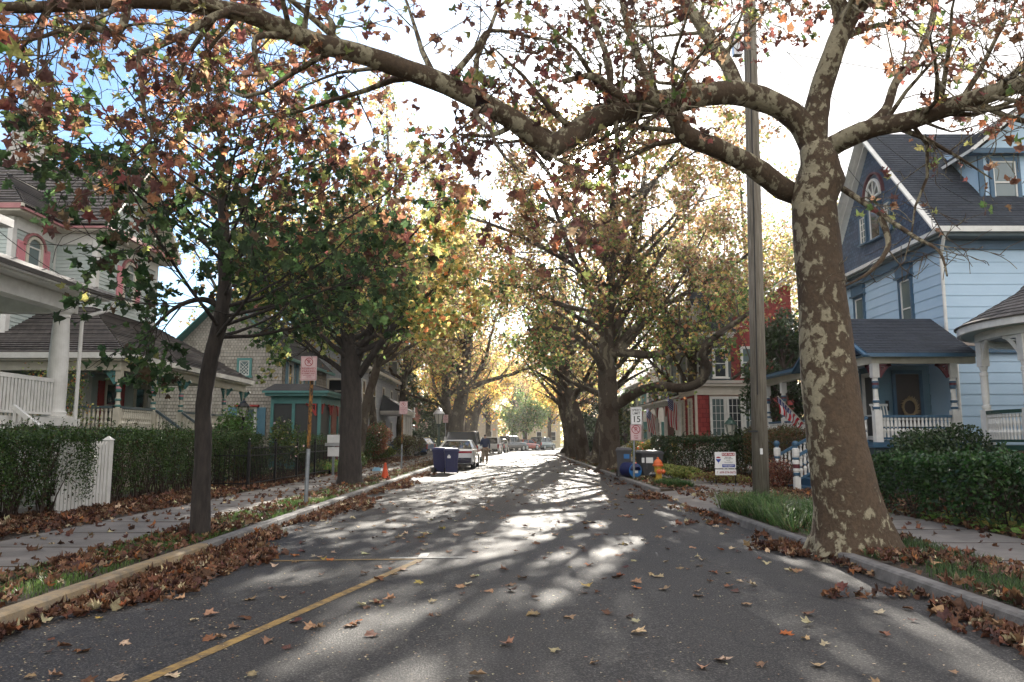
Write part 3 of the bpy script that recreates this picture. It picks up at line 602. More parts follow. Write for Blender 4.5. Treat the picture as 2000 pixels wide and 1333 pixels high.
# --- street trees farther off: three forms, copied and turned
def far_tree(seed, h, sprd, cols, wts, lean=(0,0), th=4.2, r0=.42, size=.24, base=(0,0), dens=9, name='street_tree', bark='far_bark', label='', cat='tree', nl=9, zmin=3.0, group='street trees receding along both kerbs'):
    random.seed(seed)
    P = dict(seg=[1.0,.6,.4,.3], wob=[.12,.2,.22,.25], up=[.07,.03,.01,0], kids=[6,5,3], rat=[.45,.5,.55], ang=(28,65), lv=dens, sp=.32, zmin=zmin, rr=.42, lift=.1, hang=.05, n0=1)
    T = Tree(P); b = V((base[0], base[1], .1)); pts = [b, b+V((lean[0]*.1,0,.4)), b+V((lean[0]*.35,lean[1]*.4,th*.5)), b+V((lean[0]*.8,lean[1],th)), b+V((lean[0],lean[1],h*.6)), b+V((lean[0]*.8,lean[1],h*.95))]
    T.limb(pts, [r0*1.7,r0*1.15,r0,r0*.85,r0*.45,.05], 0, 8, n=12, t0=.5, ln=h*.5)
    for j in range(nl):
        a = j*2*math.pi/nl+random.random()*.5; z = th*.75+(h*.5-th*.75)*random.random(); q = b+V((lean[0]*.7,lean[1]*.7,z))
        T.grow(q, V((math.cos(a)*sprd, math.sin(a)*sprd, .8)), h*.42*random.uniform(.85,1.1), r0*.45, 0)
    return finish(T, name, label, cat, bark, tuple(b), cols, wts, size, T_MID, group=group, fold=.4, droop=.4)
GR = 'street trees receding along both kerbs'
c1 = [YEL,YG,(.34,.17,.05),(.17,.10,.045),GRN,(.26,.17,.08)]; 
fa = far_tree(21, 17, .95, c1, [16,26,12,20,16,10], lean=(-1.3,0), base=(4.75,50.5), dens=2, size=.22, label='first slanting pale-barked plane beyond the broad low-limbed one on the right', th=5)
fb = far_tree(22, 18, 1.0, c1, [10,20,12,30,10,18], lean=(1.2,0), base=(-4.75,61), dens=5, size=.22, r0=.55, label='massive reddish-brown trunked tree behind the green lamp post on the left kerb', th=6)
fc = far_tree(23, 12, 1.1, [YEL,(.58,.42,.07),YG,ORG], [40,30,20,10], base=(-5.0,76), r0=.3, dens=6, label='golden yellow tree just beyond the thick trunk by the parked cars on the left', th=3.4, zmin=2.5)
def put(src, x, y, rz, lab, s=1.0):
    c = copy_tree(src, None, (x,y,.1), rz, lab); c.scale = (s,s,s*random.uniform(.95,1.05)); return c
put(fa, 4.75, 57, .5, 'second slanting pale-barked plane on the right kerb, close behind the first one')
put(fa, 4.7, 43.2, 2.6, 'dark trunk close behind the broad low-limbed plane on the right, half hidden by it', .9)
put(fa, 5.0, 65, -.6, 'dark upright trunk between the two pale slanting planes and the white picket fence', .95)
put(fb, 5.6, 77, 1.2, 'thick mossy-based trunk standing where the right kerb begins to bend', .9)
put(fc, 7.6, 93, 2.0, 'yellow-green tree beyond the bend on the right of the street', 1.1)
put(fb, -5.2, 69, 3.6, 'dark twin-stemmed tree directly behind the thick trunk on the left kerb', .8)
put(fa, -4.4, 84, 2.2, 'tall brown-leaved tree behind the white parked cars on the left')
put(fc, -3.0, 97, .9, 'golden tree leaning over the grey pickup truck', 1.15)
put(fa, 0.2, 118, 1.7, 'brownish tree closing the view at the far bend', .95)
put(fc, 6.2, 128, 4.0, 'green-gold tree in front of the cream house at the end of the street', 1.1)
put(fb, -6.5, 112, 5.1, 'tall bronze-leaved tree behind the beige house on the far left', 1.0)
gt = far_tree(31, 8.5, 1.0, [GRN,(.10,.19,.04),YG], [50,35,15], base=(2.0,112), r0=.22, label='small bright green tree behind the red parked car', th=2.6, zmin=2.2, size=.28)
put(fa, 9.5, 40.5, 4.4, 'plane tree rising behind the utility pole, in the red house yard', .85)
# tall thin bare-topped tree behind second maple
fd = far_tree(33, 21, 1.3, [YG,(.17,.10,.045),(.26,.17,.08),YEL,GRN], [25,28,22,12,13], lean=(1.6,0), base=(-8.3,41), r0=.24, label='tall tan-leaved plane arching over the street behind the stout maple', th=6.5, dens=17, zmin=5.5, size=.17, nl=13)
put(fd, 12.6, 45.5, .1, 'tall tan-leaved plane rising behind the red house roof', 1.0)
put(fd, 0.5, 150, 1.0, 'hazy tan tree farthest off, straight down the middle of the street', 1.0)
put(fb, -9, 146, 2.0, 'far bronze tree rising behind the beige house', 1.1)
put(fd, 15, 150, 3.0, 'far tree rising behind the cream house at the end', 1.1)
put(fb, 13, 100, 2.2, 'bronze tree on the right beyond the bend of the street', 1.0)
put(fa, -15.5, 47, 1.9, 'thin rusty-leaved tree above the roof of the pale shingled house', .95)
put(fd, -9.5, 55, 4.0, 'tall tan plane standing over the portico of the pale shingled house', 1.1)
put(fd, -10, 68, 5.2, 'tallest brown-leaved plane far down the left side beyond the portico', 1.2)
put(fb, -11.5, 80, .4, 'tall brown tree rising behind the pale shingled house', .95)
# dark evergreens and yard trees
def evergreen(seed, x, y, h, r, cols, wts, label, nm='evergreen_tree', size=.16, n=9000, mid=.45):
    root = thing(nm, label, 'tree', (x,y,.1)); rg = np.random.default_rng(seed)
    mb = MB(); mb.tube([(x,y,.05),(x,y,h*.5),(x,y,h*.9)], [.16,.1,.03], 8); random.seed(seed)
    cl = []
    for i in range(46):
        t = random.random()**.8; z = .6+(h-.8)*t; rr = r*math.sin(min(1,(1-t)*1.25+.08)*math.pi*.5)*random.uniform(.35,1); a = random.random()*6.28
        c = V((x+math.cos(a)*rr, y+math.sin(a)*rr, z)); mb.tube([(x,y,z*.8),tuple(c)], [.04,.012], 4, cap=False); cl.append((c, random.uniform(.35,.62)*r*.55))
    mb.build('trunk', 'stem_brown', root)
    k = rg.integers(0, len(cl), n); c = np.array([tuple(cl[i][0]) for i in k]); s = np.array([cl[i][1] for i in k])
    d = rg.normal(size=(n,3)); d /= np.linalg.norm(d, axis=1)[:,None]; p = c + d*(s*rg.random(n)**.4)[:,None]; p[:,2] = np.maximum(p[:,2], .25)
    leaves('crown', p, size*(.7+.6*rg.random(n)), palette(n, cols, wts, .25), T_FOLD, 'hedge_leaf', root); return root
HOL = [DGR,(.03,.055,.02),(.05,.09,.03)]
evergreen(1, 11.0, 31.0, 6.6, 2.1, HOL, [50,30,20], 'dense dark holly between the blue house porch and the red house', 'holly_tree', .13, 12000)
evergreen(7, 12.0, 32.5, 5.6, 1.9, HOL, [50,30,20], 'second dark holly close against the back of the blue house porch', 'holly_tree', .13, 11000)
evergreen(2, -10.5, 74, 7.5, 3.8, HOL, [50,35,15], 'big dark evergreen behind the portico of the pale shingled house', size=.3, n=8000)
evergreen(3, -8.2, 88, 6, 2.6, HOL, [50,35,15], 'dark evergreen deeper down the left side, beyond the blue parked car', size=.3, n=6000)
evergreen(4, 9.5, 62, 5.2, 2.2, HOL, [50,35,15], 'dark evergreen behind the white picket fence on the right', size=.25, n=6000)
evergreen(5, 9.3, 80, 5.5, 2.6, HOL, [40,25,35], 'dark green yew beside the far right kerb', size=.3, n=6000)
evergreen(6, 7.9, 54, 4.2, 1.3, [GRN,(.10,.16,.05),YG], [50,30,20], 'light green small yard tree left of the speed limit sign', size=.2, n=5000)
# ------------------------------------------------------------ hedges and shrubs
def hedge(name, label, x0, x1, y0, y1, h, n, size, cols, wts, base=.15, cat='hedge', rag=.08, thin=.35, stems=26, z0=.12, seed=0, group=None):
    rg = np.random.default_rng(seed+50); root = thing(name, label, cat, ((x0+x1)/2,(y0+y1)/2,z0), 0, group); random.seed(seed)
    mb = MB()
    for i in range(stems):
        x = random.uniform(x0+.15,x1-.15); y = y0+(y1-y0)*(i+random.random())/stems
        for q in range(4):
            a = random.random()*6.28; rr = random.uniform(.1,.45); e = V((min(max(x+math.cos(a)*rr,x0),x1), min(max(y+math.sin(a)*rr,y0),y1), z0+h*random.uniform(.5,.92)))
            m_ = V((x,y,z0)).lerp(e,.5)+V((random.uniform(-.08,.08),random.uniform(-.08,.08),0)); mb.tube([(x,y,z0-.05),tuple(m_),tuple(e)], [.016,.011,.005], 4, cap=False)
    spr = []
    for i in range(stems):
        x, y = random.uniform(x0+.1,x1-.05), random.uniform(y0,y1); hh = random.uniform(.08,.30); tx, ty = random.uniform(-.08,.12), random.uniform(-.1,.1); mb.tube([(x,y,z0+h*.8),(x+tx*.5,y+ty*.5,z0+h+hh*.5),(x+tx,y+ty,z0+h+hh)], [.006,.004,.002], 3, cap=False)
        spr += [(x+tx*t+random.uniform(-.03,.03), y+ty*t+random.uniform(-.03,.03), z0+h+hh*t) for t in (0,.2,.35,.5,.6,.7,.8,.9,1)]
    mb.build('stem', 'stem_brown', root)
    dx, dy = x1-x0, y1-y0; u = rg.random(n); ax, ay, at_ = dy*h*1.0, dx*h*1.0, dx*dy*1.4; tot = ax*2+ay*2+at_
    face = rg.choice(5, n, p=np.array([ax,ax,ay,ay,at_])/tot); p = np.stack([x0+dx*rg.random(n), y0+dy*rg.random(n), z0+h*(base+(1-base)*rg.random(n)**.75)], 1)
    dep = np.abs(rg.normal(size=n))*thin*.35
    p[:,0] = np.where(face==0, x0+dep, np.where(face==1, x1-dep, p[:,0])); p[:,1] = np.where(face==2, y0+dep, np.where(face==3, y1-dep, p[:,1])); p[:,2] = np.where(face==4, z0+h-dep*.6, p[:,2])
    w_ = rag*(np.sin(p[:,1]*2.1+p[:,2]*1.7)+np.sin(p[:,1]*5.3+1)+.6*np.sin(p[:,0]*4+p[:,2]*3)); p[:,0] += w_*np.where(face==1,1,-1)*.6; p[:,2] += w_*.35; p += rg.normal(size=(n,3))*rag*.25
    # thin, leggy lower part
    keep = rg.random(n) < np.clip(.25+(p[:,2]-z0)/h*1.3+.25*np.sin(p[:,1]*3.3+p[:,0]*2)*np.sin(p[:,2]*4), .08, 1); p = np.concatenate([p[keep], np.array(spr)]); p[:,2] = np.maximum(p[:,2], z0+.03)
    leaves('foliage', p, size*(.7+.6*rg.random(len(p))), palette(len(p), cols, wts, .22), T_SM, 'hedge_leaf', root, fold=.2)
    return root
PRV = [(.05,.10,.022),(.035,.07,.018),(.09,.15,.035),(.10,.06,.025)]
hedge('privet_hedge', 'long leggy privet hedge along the left sidewalk, starting in front of the white porch', -9.2, -7.95, 7.5, 14.9, 1.52, 60000, .046, PRV, [45,35,17,3], seed=1, stems=80, rag=.11, thin=.5)
hedge('privet_hedge', 'privet hedge between the white gate post and the black iron fence', -9.3, -8.1, 16.0, 25.3, 1.55, 52000, .05, PRV, [45,33,17,5], seed=2, stems=70, thin=.45, rag=.11)
def shrub(name, label, c, r, n, size, cols, wts, cat='shrub', mt='hedge_leaf', seed=0, flowers=None, shape=T_FOLD, group=None, lob=9, stems=14):
    rg = np.random.default_rng(seed+90); random.seed(seed); root = thing(name, label, cat, (c[0],c[1],c[2]-r[2]), 0, group); z0 = c[2]-r[2]
    lobes = []; mb = MB()
    for i in range(lob):
        a = random.random()*6.28; t = random.uniform(.1,.75); q = V((c[0]+math.cos(a)*r[0]*t, c[1]+math.sin(a)*r[1]*t, c[2]+r[2]*random.uniform(-.4,.5))); lobes.append(q)
    for i in range(stems): q = random.choice(lobes); mb.tube([(c[0]+random.uniform(-.3,.3)*r[0], c[1]+random.uniform(-.3,.3)*r[1], z0-.02), tuple(q+rvec()*.12)], [.014,.006], 4, cap=False)
    mb.build('stem', 'stem_brown', root)
    k = rg.integers(0, lob, n); q = np.array([tuple(l) for l in lobes])[k]; d = rg.normal(size=(n,3)); d /= np.linalg.norm(d, axis=1)[:,None]
    p = q + d*np.array(r)*(.52*(.55+.5*rg.random(n)))[:,None]; p[:,2] = np.maximum(p[:,2], z0+.03)
    leaves('foliage', p, size*(.7+.6*rg.random(n)), palette(n, cols, wts, .22), shape, mt, root)
    if flowers:
        m_ = flowers[1]; s = rg.choice(n, m_, replace=False); leaves('blossom', p[s]+d[s]*.05, flowers[2], palette(m_, [flowers[0]], [1], .1), T_FOLD, 'leaf', root)
    return root
hb = hedge('laurel_hedge', 'low wide glossy dark green hedge before the blue house', 6.9, 9.9, 11.6, 15.2, 1.02, 26000, .075, [(.03,.085,.02),(.022,.06,.016),(.06,.13,.03)], [50,35,15], base=.1, seed=3, stems=40, rag=.14)
hedge('laurel_hedge', 'low glossy dark hedge at the right edge of the photo, nearest the round porch', 7.3, 11.2, 8.6, 11.3, .95, 20000, .075, [(.03,.085,.02),(.022,.06,.016),(.06,.13,.03)], [50,35,15], base=.1, seed=4, stems=44, rag=.14)
shrub('yew_shrub', 'rounded dark shrub under the blue porch railing', (9.9,18.2,1.05), (1.15,.9,.85), 9000, .07, HOL, [50,30,20], seed=5)
shrub('azalea_shrub', 'loose reddish shrub at the foot of the round porch', (11.2,17.0,.8), (.9,.7,.55), 3500, .06, [(.12,.05,.03),(.05,.07,.02),(.10,.08,.03)], [40,40,20], seed=6)
hedge('yew_hedge', 'tall dark green hedge in front of the red house sunroom', 5.6, 8.9, 28.2, 31.2, 1.42, 26000, .075, [(.025,.05,.018),(.035,.07,.02),(.10,.06,.025)], [55,35,10], base=.03, seed=7, stems=30, rag=.1, thin=.25)
hedge('barberry_hedge', 'ragged brown and green hedge right of the hedge by the for sale sign', 8.3, 10.4, 23.0, 27.6, 1.62, 22000, .06, [(.10,.10,.03),(.16,.06,.03),(.06,.09,.025),(.20,.12,.05)], [34,26,28,12], base=.05, seed=8, stems=60, rag=.2, thin=.6)
shrub('flowering_shrub', 'yellow-green bush with red blooms before the red house steps', (6.4,34,.95), (1.3,1.2,.75), 6000, .10, [YG,GRN,YEL], [45,30,25], seed=9, flowers=((.65,.10,.04),130,.14))
shrub('rose_bush', 'leafy rose bush with pink-white blooms behind the iron fence', (-7.6,25.6,1.2), (.7,.6,1.1), 2200, .07, [GRN,(.09,.14,.04),YG], [50,30,20], seed=10, flowers=((.75,.55,.55),26,.10), lob=12)
shrub('rose_bush', 'rose bush with pale blooms below the pale shingled house wall', (-8.6,44,1.35), (1.2,1.0,1.25), 3500, .1, [GRN,(.09,.14,.04)], [60,40], seed=11, flowers=((.75,.6,.58),40,.15), lob=12)
for i,(x,y,r,lab) in enumerate([(-8.3,30.2,.85,'clipped boxwood nearest the stout maple, beyond the iron fence'),(-8.4,32.4,.8,'clipped boxwood, middle one of the row beyond the iron fence'),(-8.4,34.5,.8,'clipped boxwood farthest along the row beyond the iron fence')]):
    shrub('boxwood_shrub', lab, (x,y,.95), (r,1.0,.85), 6000, .05, PRV, [50,35,12,3], seed=20+i, group='clipped boxwoods beyond the iron fence')
shrub('hosta_bed', 'light green leafy border plants at the foot of the clipped boxwoods', (-7.4,31.5,.35), (.55,2.6,.3), 2600, .15, [YG,(.14,.24,.05),GRN], [35,40,25], cat='plant', seed=30, mt='leaf')
shrub('border_plant', 'tall leafy plants between the boxwoods and the second parking sign', (-7.6,37.5,.55), (.7,1.8,.5), 3000, .13, [GRN,YG,(.12,.2,.05)], [45,25,30], cat='plant', seed=31)
shrub('japanese_maple', 'small weeping maple with reddish brown leaves by the portico', (-8.3,45.5,1.35), (1.4,1.6,1.1), 6000, .10, [(.18,.07,.035),(.12,.05,.03),(.20,.12,.05)], [40,35,25], cat='tree', seed=32, mt='leaf')
shrub('round_shrub', 'rounded brown-green shrub left of the green lamp post', (-6.6,50.5,.95), (1.2,1.3,.85), 6000, .10, [(.07,.08,.03),(.12,.07,.04),YG], [50,30,20], seed=33)
shrub('round_shrub', 'green rounded shrub beyond the boxwoods on the left', (-8.8,49.5,.8), (1.5,1.3,.7), 6000, .10, [GRN,YG], [60,40], seed=34)
shrub('viburnum_shrub', 'airy yellow-green bush rising before the sage house porch, beside the white column', (-11.9,20.3,2.3), (1.0,.8,1.25), 2600, .06, [YG,GRN,ORG], [50,38,12], seed=35, lob=14, mt='leaf')
shrub('nandina_shrub', 'leafy green bush by the sage house steps', (-9.7,27.2,1.5), (.75,.9,1.3), 2600, .10, [(.10,.20,.05),GRN], [50,50], seed=36, lob=10, mt='leaf')
shrub('sedum_clump', 'pale green spiky clump left of the for sale sign', (5.9,27.2,.35), (.75,.7,.3), 2500, .08, [(.25,.27,.09),YG,GRN], [40,40,20], cat='plant', seed=37, mt='leaf')
shrub('sedum_clump', 'low reddish-green clump at the foot of the for sale sign', (6.6,24.4,.3), (.9,.6,.24), 2000, .07, [(.18,.15,.06),YG,(.14,.06,.03)], [40,30,30], cat='plant', seed=38, mt='leaf')
shrub('garden_plant', 'bright yellow-green plant at the left foot of the leaning plane tree', (5.9,13.6,.4), (.3,.35,.35), 500, .10, [YG,(.30,.33,.06),YEL], [50,40,10], cat='plant', seed=39, mt='leaf')
shrub('garden_plant', 'bluish green plant by the blue porch steps', (6.85,16.2,.5), (.3,.4,.4), 700, .07, [(.06,.13,.08),GRN], [60,40], cat='plant', seed=40)
shrub('red_stem_shrub', 'low russet shrub beside the blue porch steps', (7.4,21.8,.55), (.8,.7,.5), 1800, .06, [(.22,.07,.04),(.14,.06,.04),TAN], [40,40,20], seed=41)
shrub('yard_shrub', 'clipped green shrub behind the iron fence near its gate', (-8.8,23.2+3,.75), (.9,.8,.65), 4500, .055, PRV, [50,30,18,2], seed=42)
shrub('yard_shrub', 'low green shrub at the far right kerb before the bend', (9.8,86,1.0), (1.6,1.6,.95), 3500, .14, [GRN,DGR], [50,50], seed=43)
# ------------------------------------------------------------ ground cover, grass, fallen leaves
def stuff(o): return tag(o, kind='stuff')
def zgr(x):
    ax = np.abs(x); return np.where(ax < 4.0, .05-.0115*ax, np.where(ax < 4.17, .14, .135))
def grass(name, label, regions, cols, wts, ln, wd=.008, lean=.5, clump=0):
    P = []; 
    for (x0,x1,y0,y1,n,mask) in regions:
        x = rng.uniform(x0,x1,n); y = rng.uniform(y0,y1,n)
        if mask: k = rng.random(n) < mask(x,y); x, y = x[k], y[k]
        P.append(np.stack([x,y], 1))
    P = np.concatenate(P); n = len(P); h = ln*(.5+.9*rng.random(n)); a = rng.random(n)*6.28; d = np.stack([np.cos(a), np.sin(a)], 1)
    if clump:
        ci = rng.integers(0, max(1,n//clump), n); P = P[ci]+d*(.11*rng.random(n))[:,None]
    w_ = wd*(.7+.6*rng.random(n)); le = lean*(.3+rng.random(n))
    b = np.concatenate([P, np.full((n,1), .11)], 1); s = np.stack([-d[:,1], d[:,0], np.zeros(n)], 1)*w_[:,None]/2; D = np.concatenate([d, np.zeros((n,1))], 1)
    v = np.stack([b-s, b+s, b+s*.8+D*(h*le*.35)[:,None]+np.array([0,0,1])*(h*.6)[:,None], b-s*.8+D*(h*le*.35)[:,None]+np.array([0,0,1])*(h*.6)[:,None], b+D*(h*le)[:,None]+np.array([0,0,1])*(h*(1-.25*le))[:,None]], 1).reshape(-1,3)
    f = (np.array([0,1,2,3,3,2,4])[None,:]+(np.arange(n)*5)[:,None]).ravel(); st = (np.array([0,4])[None,:]+(np.arange(n)*7)[:,None]).ravel()
    me = bpy.data.meshes.new(name); me.vertices.add(n*5); me.vertices.foreach_set('co', v.astype(np.float32).ravel()); me.loops.add(len(f)); me.loops.foreach_set('vertex_index', f.astype(np.int32)); me.polygons.add(2*n); me.polygons.foreach_set('loop_start', st.astype(np.int32)); me.update(calc_edges=True)
    ca = me.color_attributes.new('Col', 'FLOAT_COLOR', 'POINT'); cc = np.ones((n,5,4), np.float32); cc[...,:3] = palette(n, cols, wts, .25)[:,None,:]; ca.data.foreach_set('color', cc.ravel()); me.materials.append(M['blade'])
    return stuff(tag(link(name, me), label, 'grass'))
wav = lambda x,y: np.clip(.5+.6*np.sin(y*1.9+np.sin(x*5)*1.2)+.3*np.sin(y*5.1+x*7), .03, 1)
GC = [(.06,.13,.02),(.10,.19,.035),(.14,.17,.05)]
grass('grass', 'short bright grass on the left verge between fallen leaves', [(-5.15,-4.2,3,20,30000,wav),(-5.15,-4.2,20,60,16000,wav)], GC, [50,35,15], .075, .007)
grass('grass', 'tufted grass on the right verge between the kerb and the sidewalk', [(4.2,5.4,3,15.6,26000,wav),(4.2,5.4,22,60,14000,wav)], [(.045,.09,.03),(.08,.14,.04)], [60,40], .10, .008)
lir = lambda x,y: np.clip(1.1-((y-14)/2.2)**2*.8, 0, 1)*np.clip(.55+.6*np.sin(x*9+y*3)*np.sin(y*5.3+x*2), .08, 1)
grass('lilyturf', 'long arching green lilyturf around the utility pole', [(4.2,5.55,11.6,16.0,7500,lir)], [(.07,.15,.035),(.12,.20,.06),(.20,.22,.10)], [50,38,12], .40, .014, 1.35, 34)
grass('lilyturf', 'dark arching tufts by the fire hydrant', [(4.5,5.2,22.6,24.4,1500,None),(4.3,5.3,26,29,2500,wav)], [(.04,.11,.03),(.12,.17,.05)], [60,40], .2, .014, 1.1, 30)
grass('grass', 'thin lawn in the yards behind the iron fence and around the for sale sign', [(-12,-7.8,26,50,14000,wav),(7.1,9,20,40,9000,wav),(-11,-7,16,26,5000,wav)], [(.12,.17,.04),(.08,.13,.03)], [50,50], .08, .012)
# fallen leaves
def litter(name, label, regs, size=.098, cols=None, wts=None, curl=.85, flat=.4, tpl=T_MAPLE):
    P = []
    for (x0,x1,y0,y1,n,pile,mask) in regs:
        x = rng.uniform(x0,x1,n); y = y0+(y1-y0)*rng.random(n)
        if mask is not None: k = rng.random(n) < mask(x,y); x, y = x[k], y[k]
        P.append(np.stack([x+np.vectorize(sh)(y), y, zgr(x)+.012+pile*np.abs(rng.normal(size=len(x)))], 1))
    P = np.concatenate(P); n = len(P)
    o = leaves(name, P, size*(.55+.75*rng.random(n)), palette(n, cols or [(.13,.06,.032),(.17,.08,.04),DBR,(.27,.17,.10),PAL,(.30,.11,.035)], wts or [32,28,18,13,5,4], .28), tpl, 'litter_leaf', flat=flat, curl=curl, fold=.5, base=(0,0,0))
    return stuff(tag(o, label, 'fallen leaves'))
gl = lambda x,y: np.clip(1.25-(x+4.0)/(.55+.35*np.sin(y*.8+.5)+.15*np.sin(y*2.7)), 0, 1)
gr = lambda x,y: np.clip(1.1-(4.0-x)/(.35+.30*np.sin(y*1.1+2)+.15*np.sin(y*3.1)), 0, 1)*np.clip(.55+.6*np.sin(y*1.3+.4)+.3*np.sin(y*3.7), 0, 1)
litter('leaf_litter', 'thick drift of brown leaves in the left gutter', [(-3.98,-2.9,2.5,13,7600,.022,gl),(-3.98,-3.0,13,30,4200,.02,gl),(-3.98,-3.2,30,75,3000,.012,gl)])
litter('leaf_litter', 'patchy drift of brown leaves in the right gutter', [(2.9,3.97,2.5,11,6500,.03,gr),(2.9,3.97,11,24,2600,.018,gr),(3.2,4.0,24,70,2000,.012,gr)])
litter('leaf_litter', 'brown leaves scattered over the verge and sidewalk on the left', [(-5.15,-4.2,3,14,1800,.015,lambda x,y: 1-wav(x,y)*.75),(-5.2,-4.2,14,60,2600,.012,lambda x,y: 1-wav(x,y)*.7),(-6.9,-5.1,3,60,650,.0,None)])
litter('leaf_litter', 'deep band of brown leaves under the hedges on the left', [(-8.6,-6.7,5,26,9500,.035,lambda x,y: np.clip(1.15-(x+7.2)/(.35+.15*np.sin(y*2.1)), 0, 1)),(-9.5,-6.8,26,60,3500,.02,None)])
litter('leaf_litter', 'brown leaves over the ground on the right, between kerb, sidewalk and garden', [(4.15,5.5,3,11,1900,.02,lambda x,y: np.clip(.55+.5*np.sin(y*2.1+x*3),.1,1)),(4.2,5.4,11,60,1600,.012,None),(5.4,7.0,3,60,380,0,None),(6.9,9.0,5,40,4200,.02,None),(5.2,7.3,17.5,19.5,500,.02,None),(7,9.6,15.5,24,2200,.02,None)])
litter('leaf_litter', 'single leaves lying about on the asphalt', [(-3.5,3.5,2.8,10,210,0,None),(-3.6,3.6,10,28,520,0,None),(-3.6,3.6,28,80,500,0,None)], .10, [BRN,TAN,PAL,DBR,ORG,YEL], [26,26,26,12,4,3], curl=.3, flat=.8)
litter('seed_chaff', 'tiny pale seeds and leaf scraps strewn over the asphalt', [(-3.95,3.95,2.4,8,3800,0,lambda x,y: np.clip(.55-.12*x,.15,1)),(-3.95,3.95,8,26,5200,0,lambda x,y: np.clip(.55-.1*x,.15,1))], .024, [PAL,TAN,(.42,.33,.24)], [40,40,20], curl=.1, flat=.9, tpl=T_SM)
n = 26000; x = rng.uniform(-75,75,n); y = rng.uniform(168,190,n); top = 11+3.5*np.sin(x*.21)+2.2*np.sin(x*.57+1)+1.2*np.sin(x*1.3); z = .3+top*rng.random(n)**.8
stuff(tag(leaves('distant_trees', np.stack([x,y,z],1), .75*(.6+.8*rng.random(n)), palette(n, [YEL,YG,(.26,.17,.08),(.17,.10,.045),GRN], [22,28,20,15,15], .2), T_FOLD, 'leaf', base=(0,0,0)), 'distant belt of autumn trees closing the view beyond the end of the street', 'trees'))
# ivy and leafy ground cover on the right
n = 1500; p = np.stack([rng.uniform(7.0,8.6,n), rng.uniform(5.5,13.5,n), .14+.12*rng.random(n)], 1)
stuff(tag(leaves('ground_cover', p, .13*(.5+rng.random(n)), palette(n, [(.14,.24,.045),(.08,.16,.035),YG,(.30,.26,.07)], [40,30,20,10], .2), T_FOLD, 'leaf', flat=.5, base=(0,0,0)), 'broad light green leaves spreading between the right sidewalk and the glossy hedge', 'ground cover'))
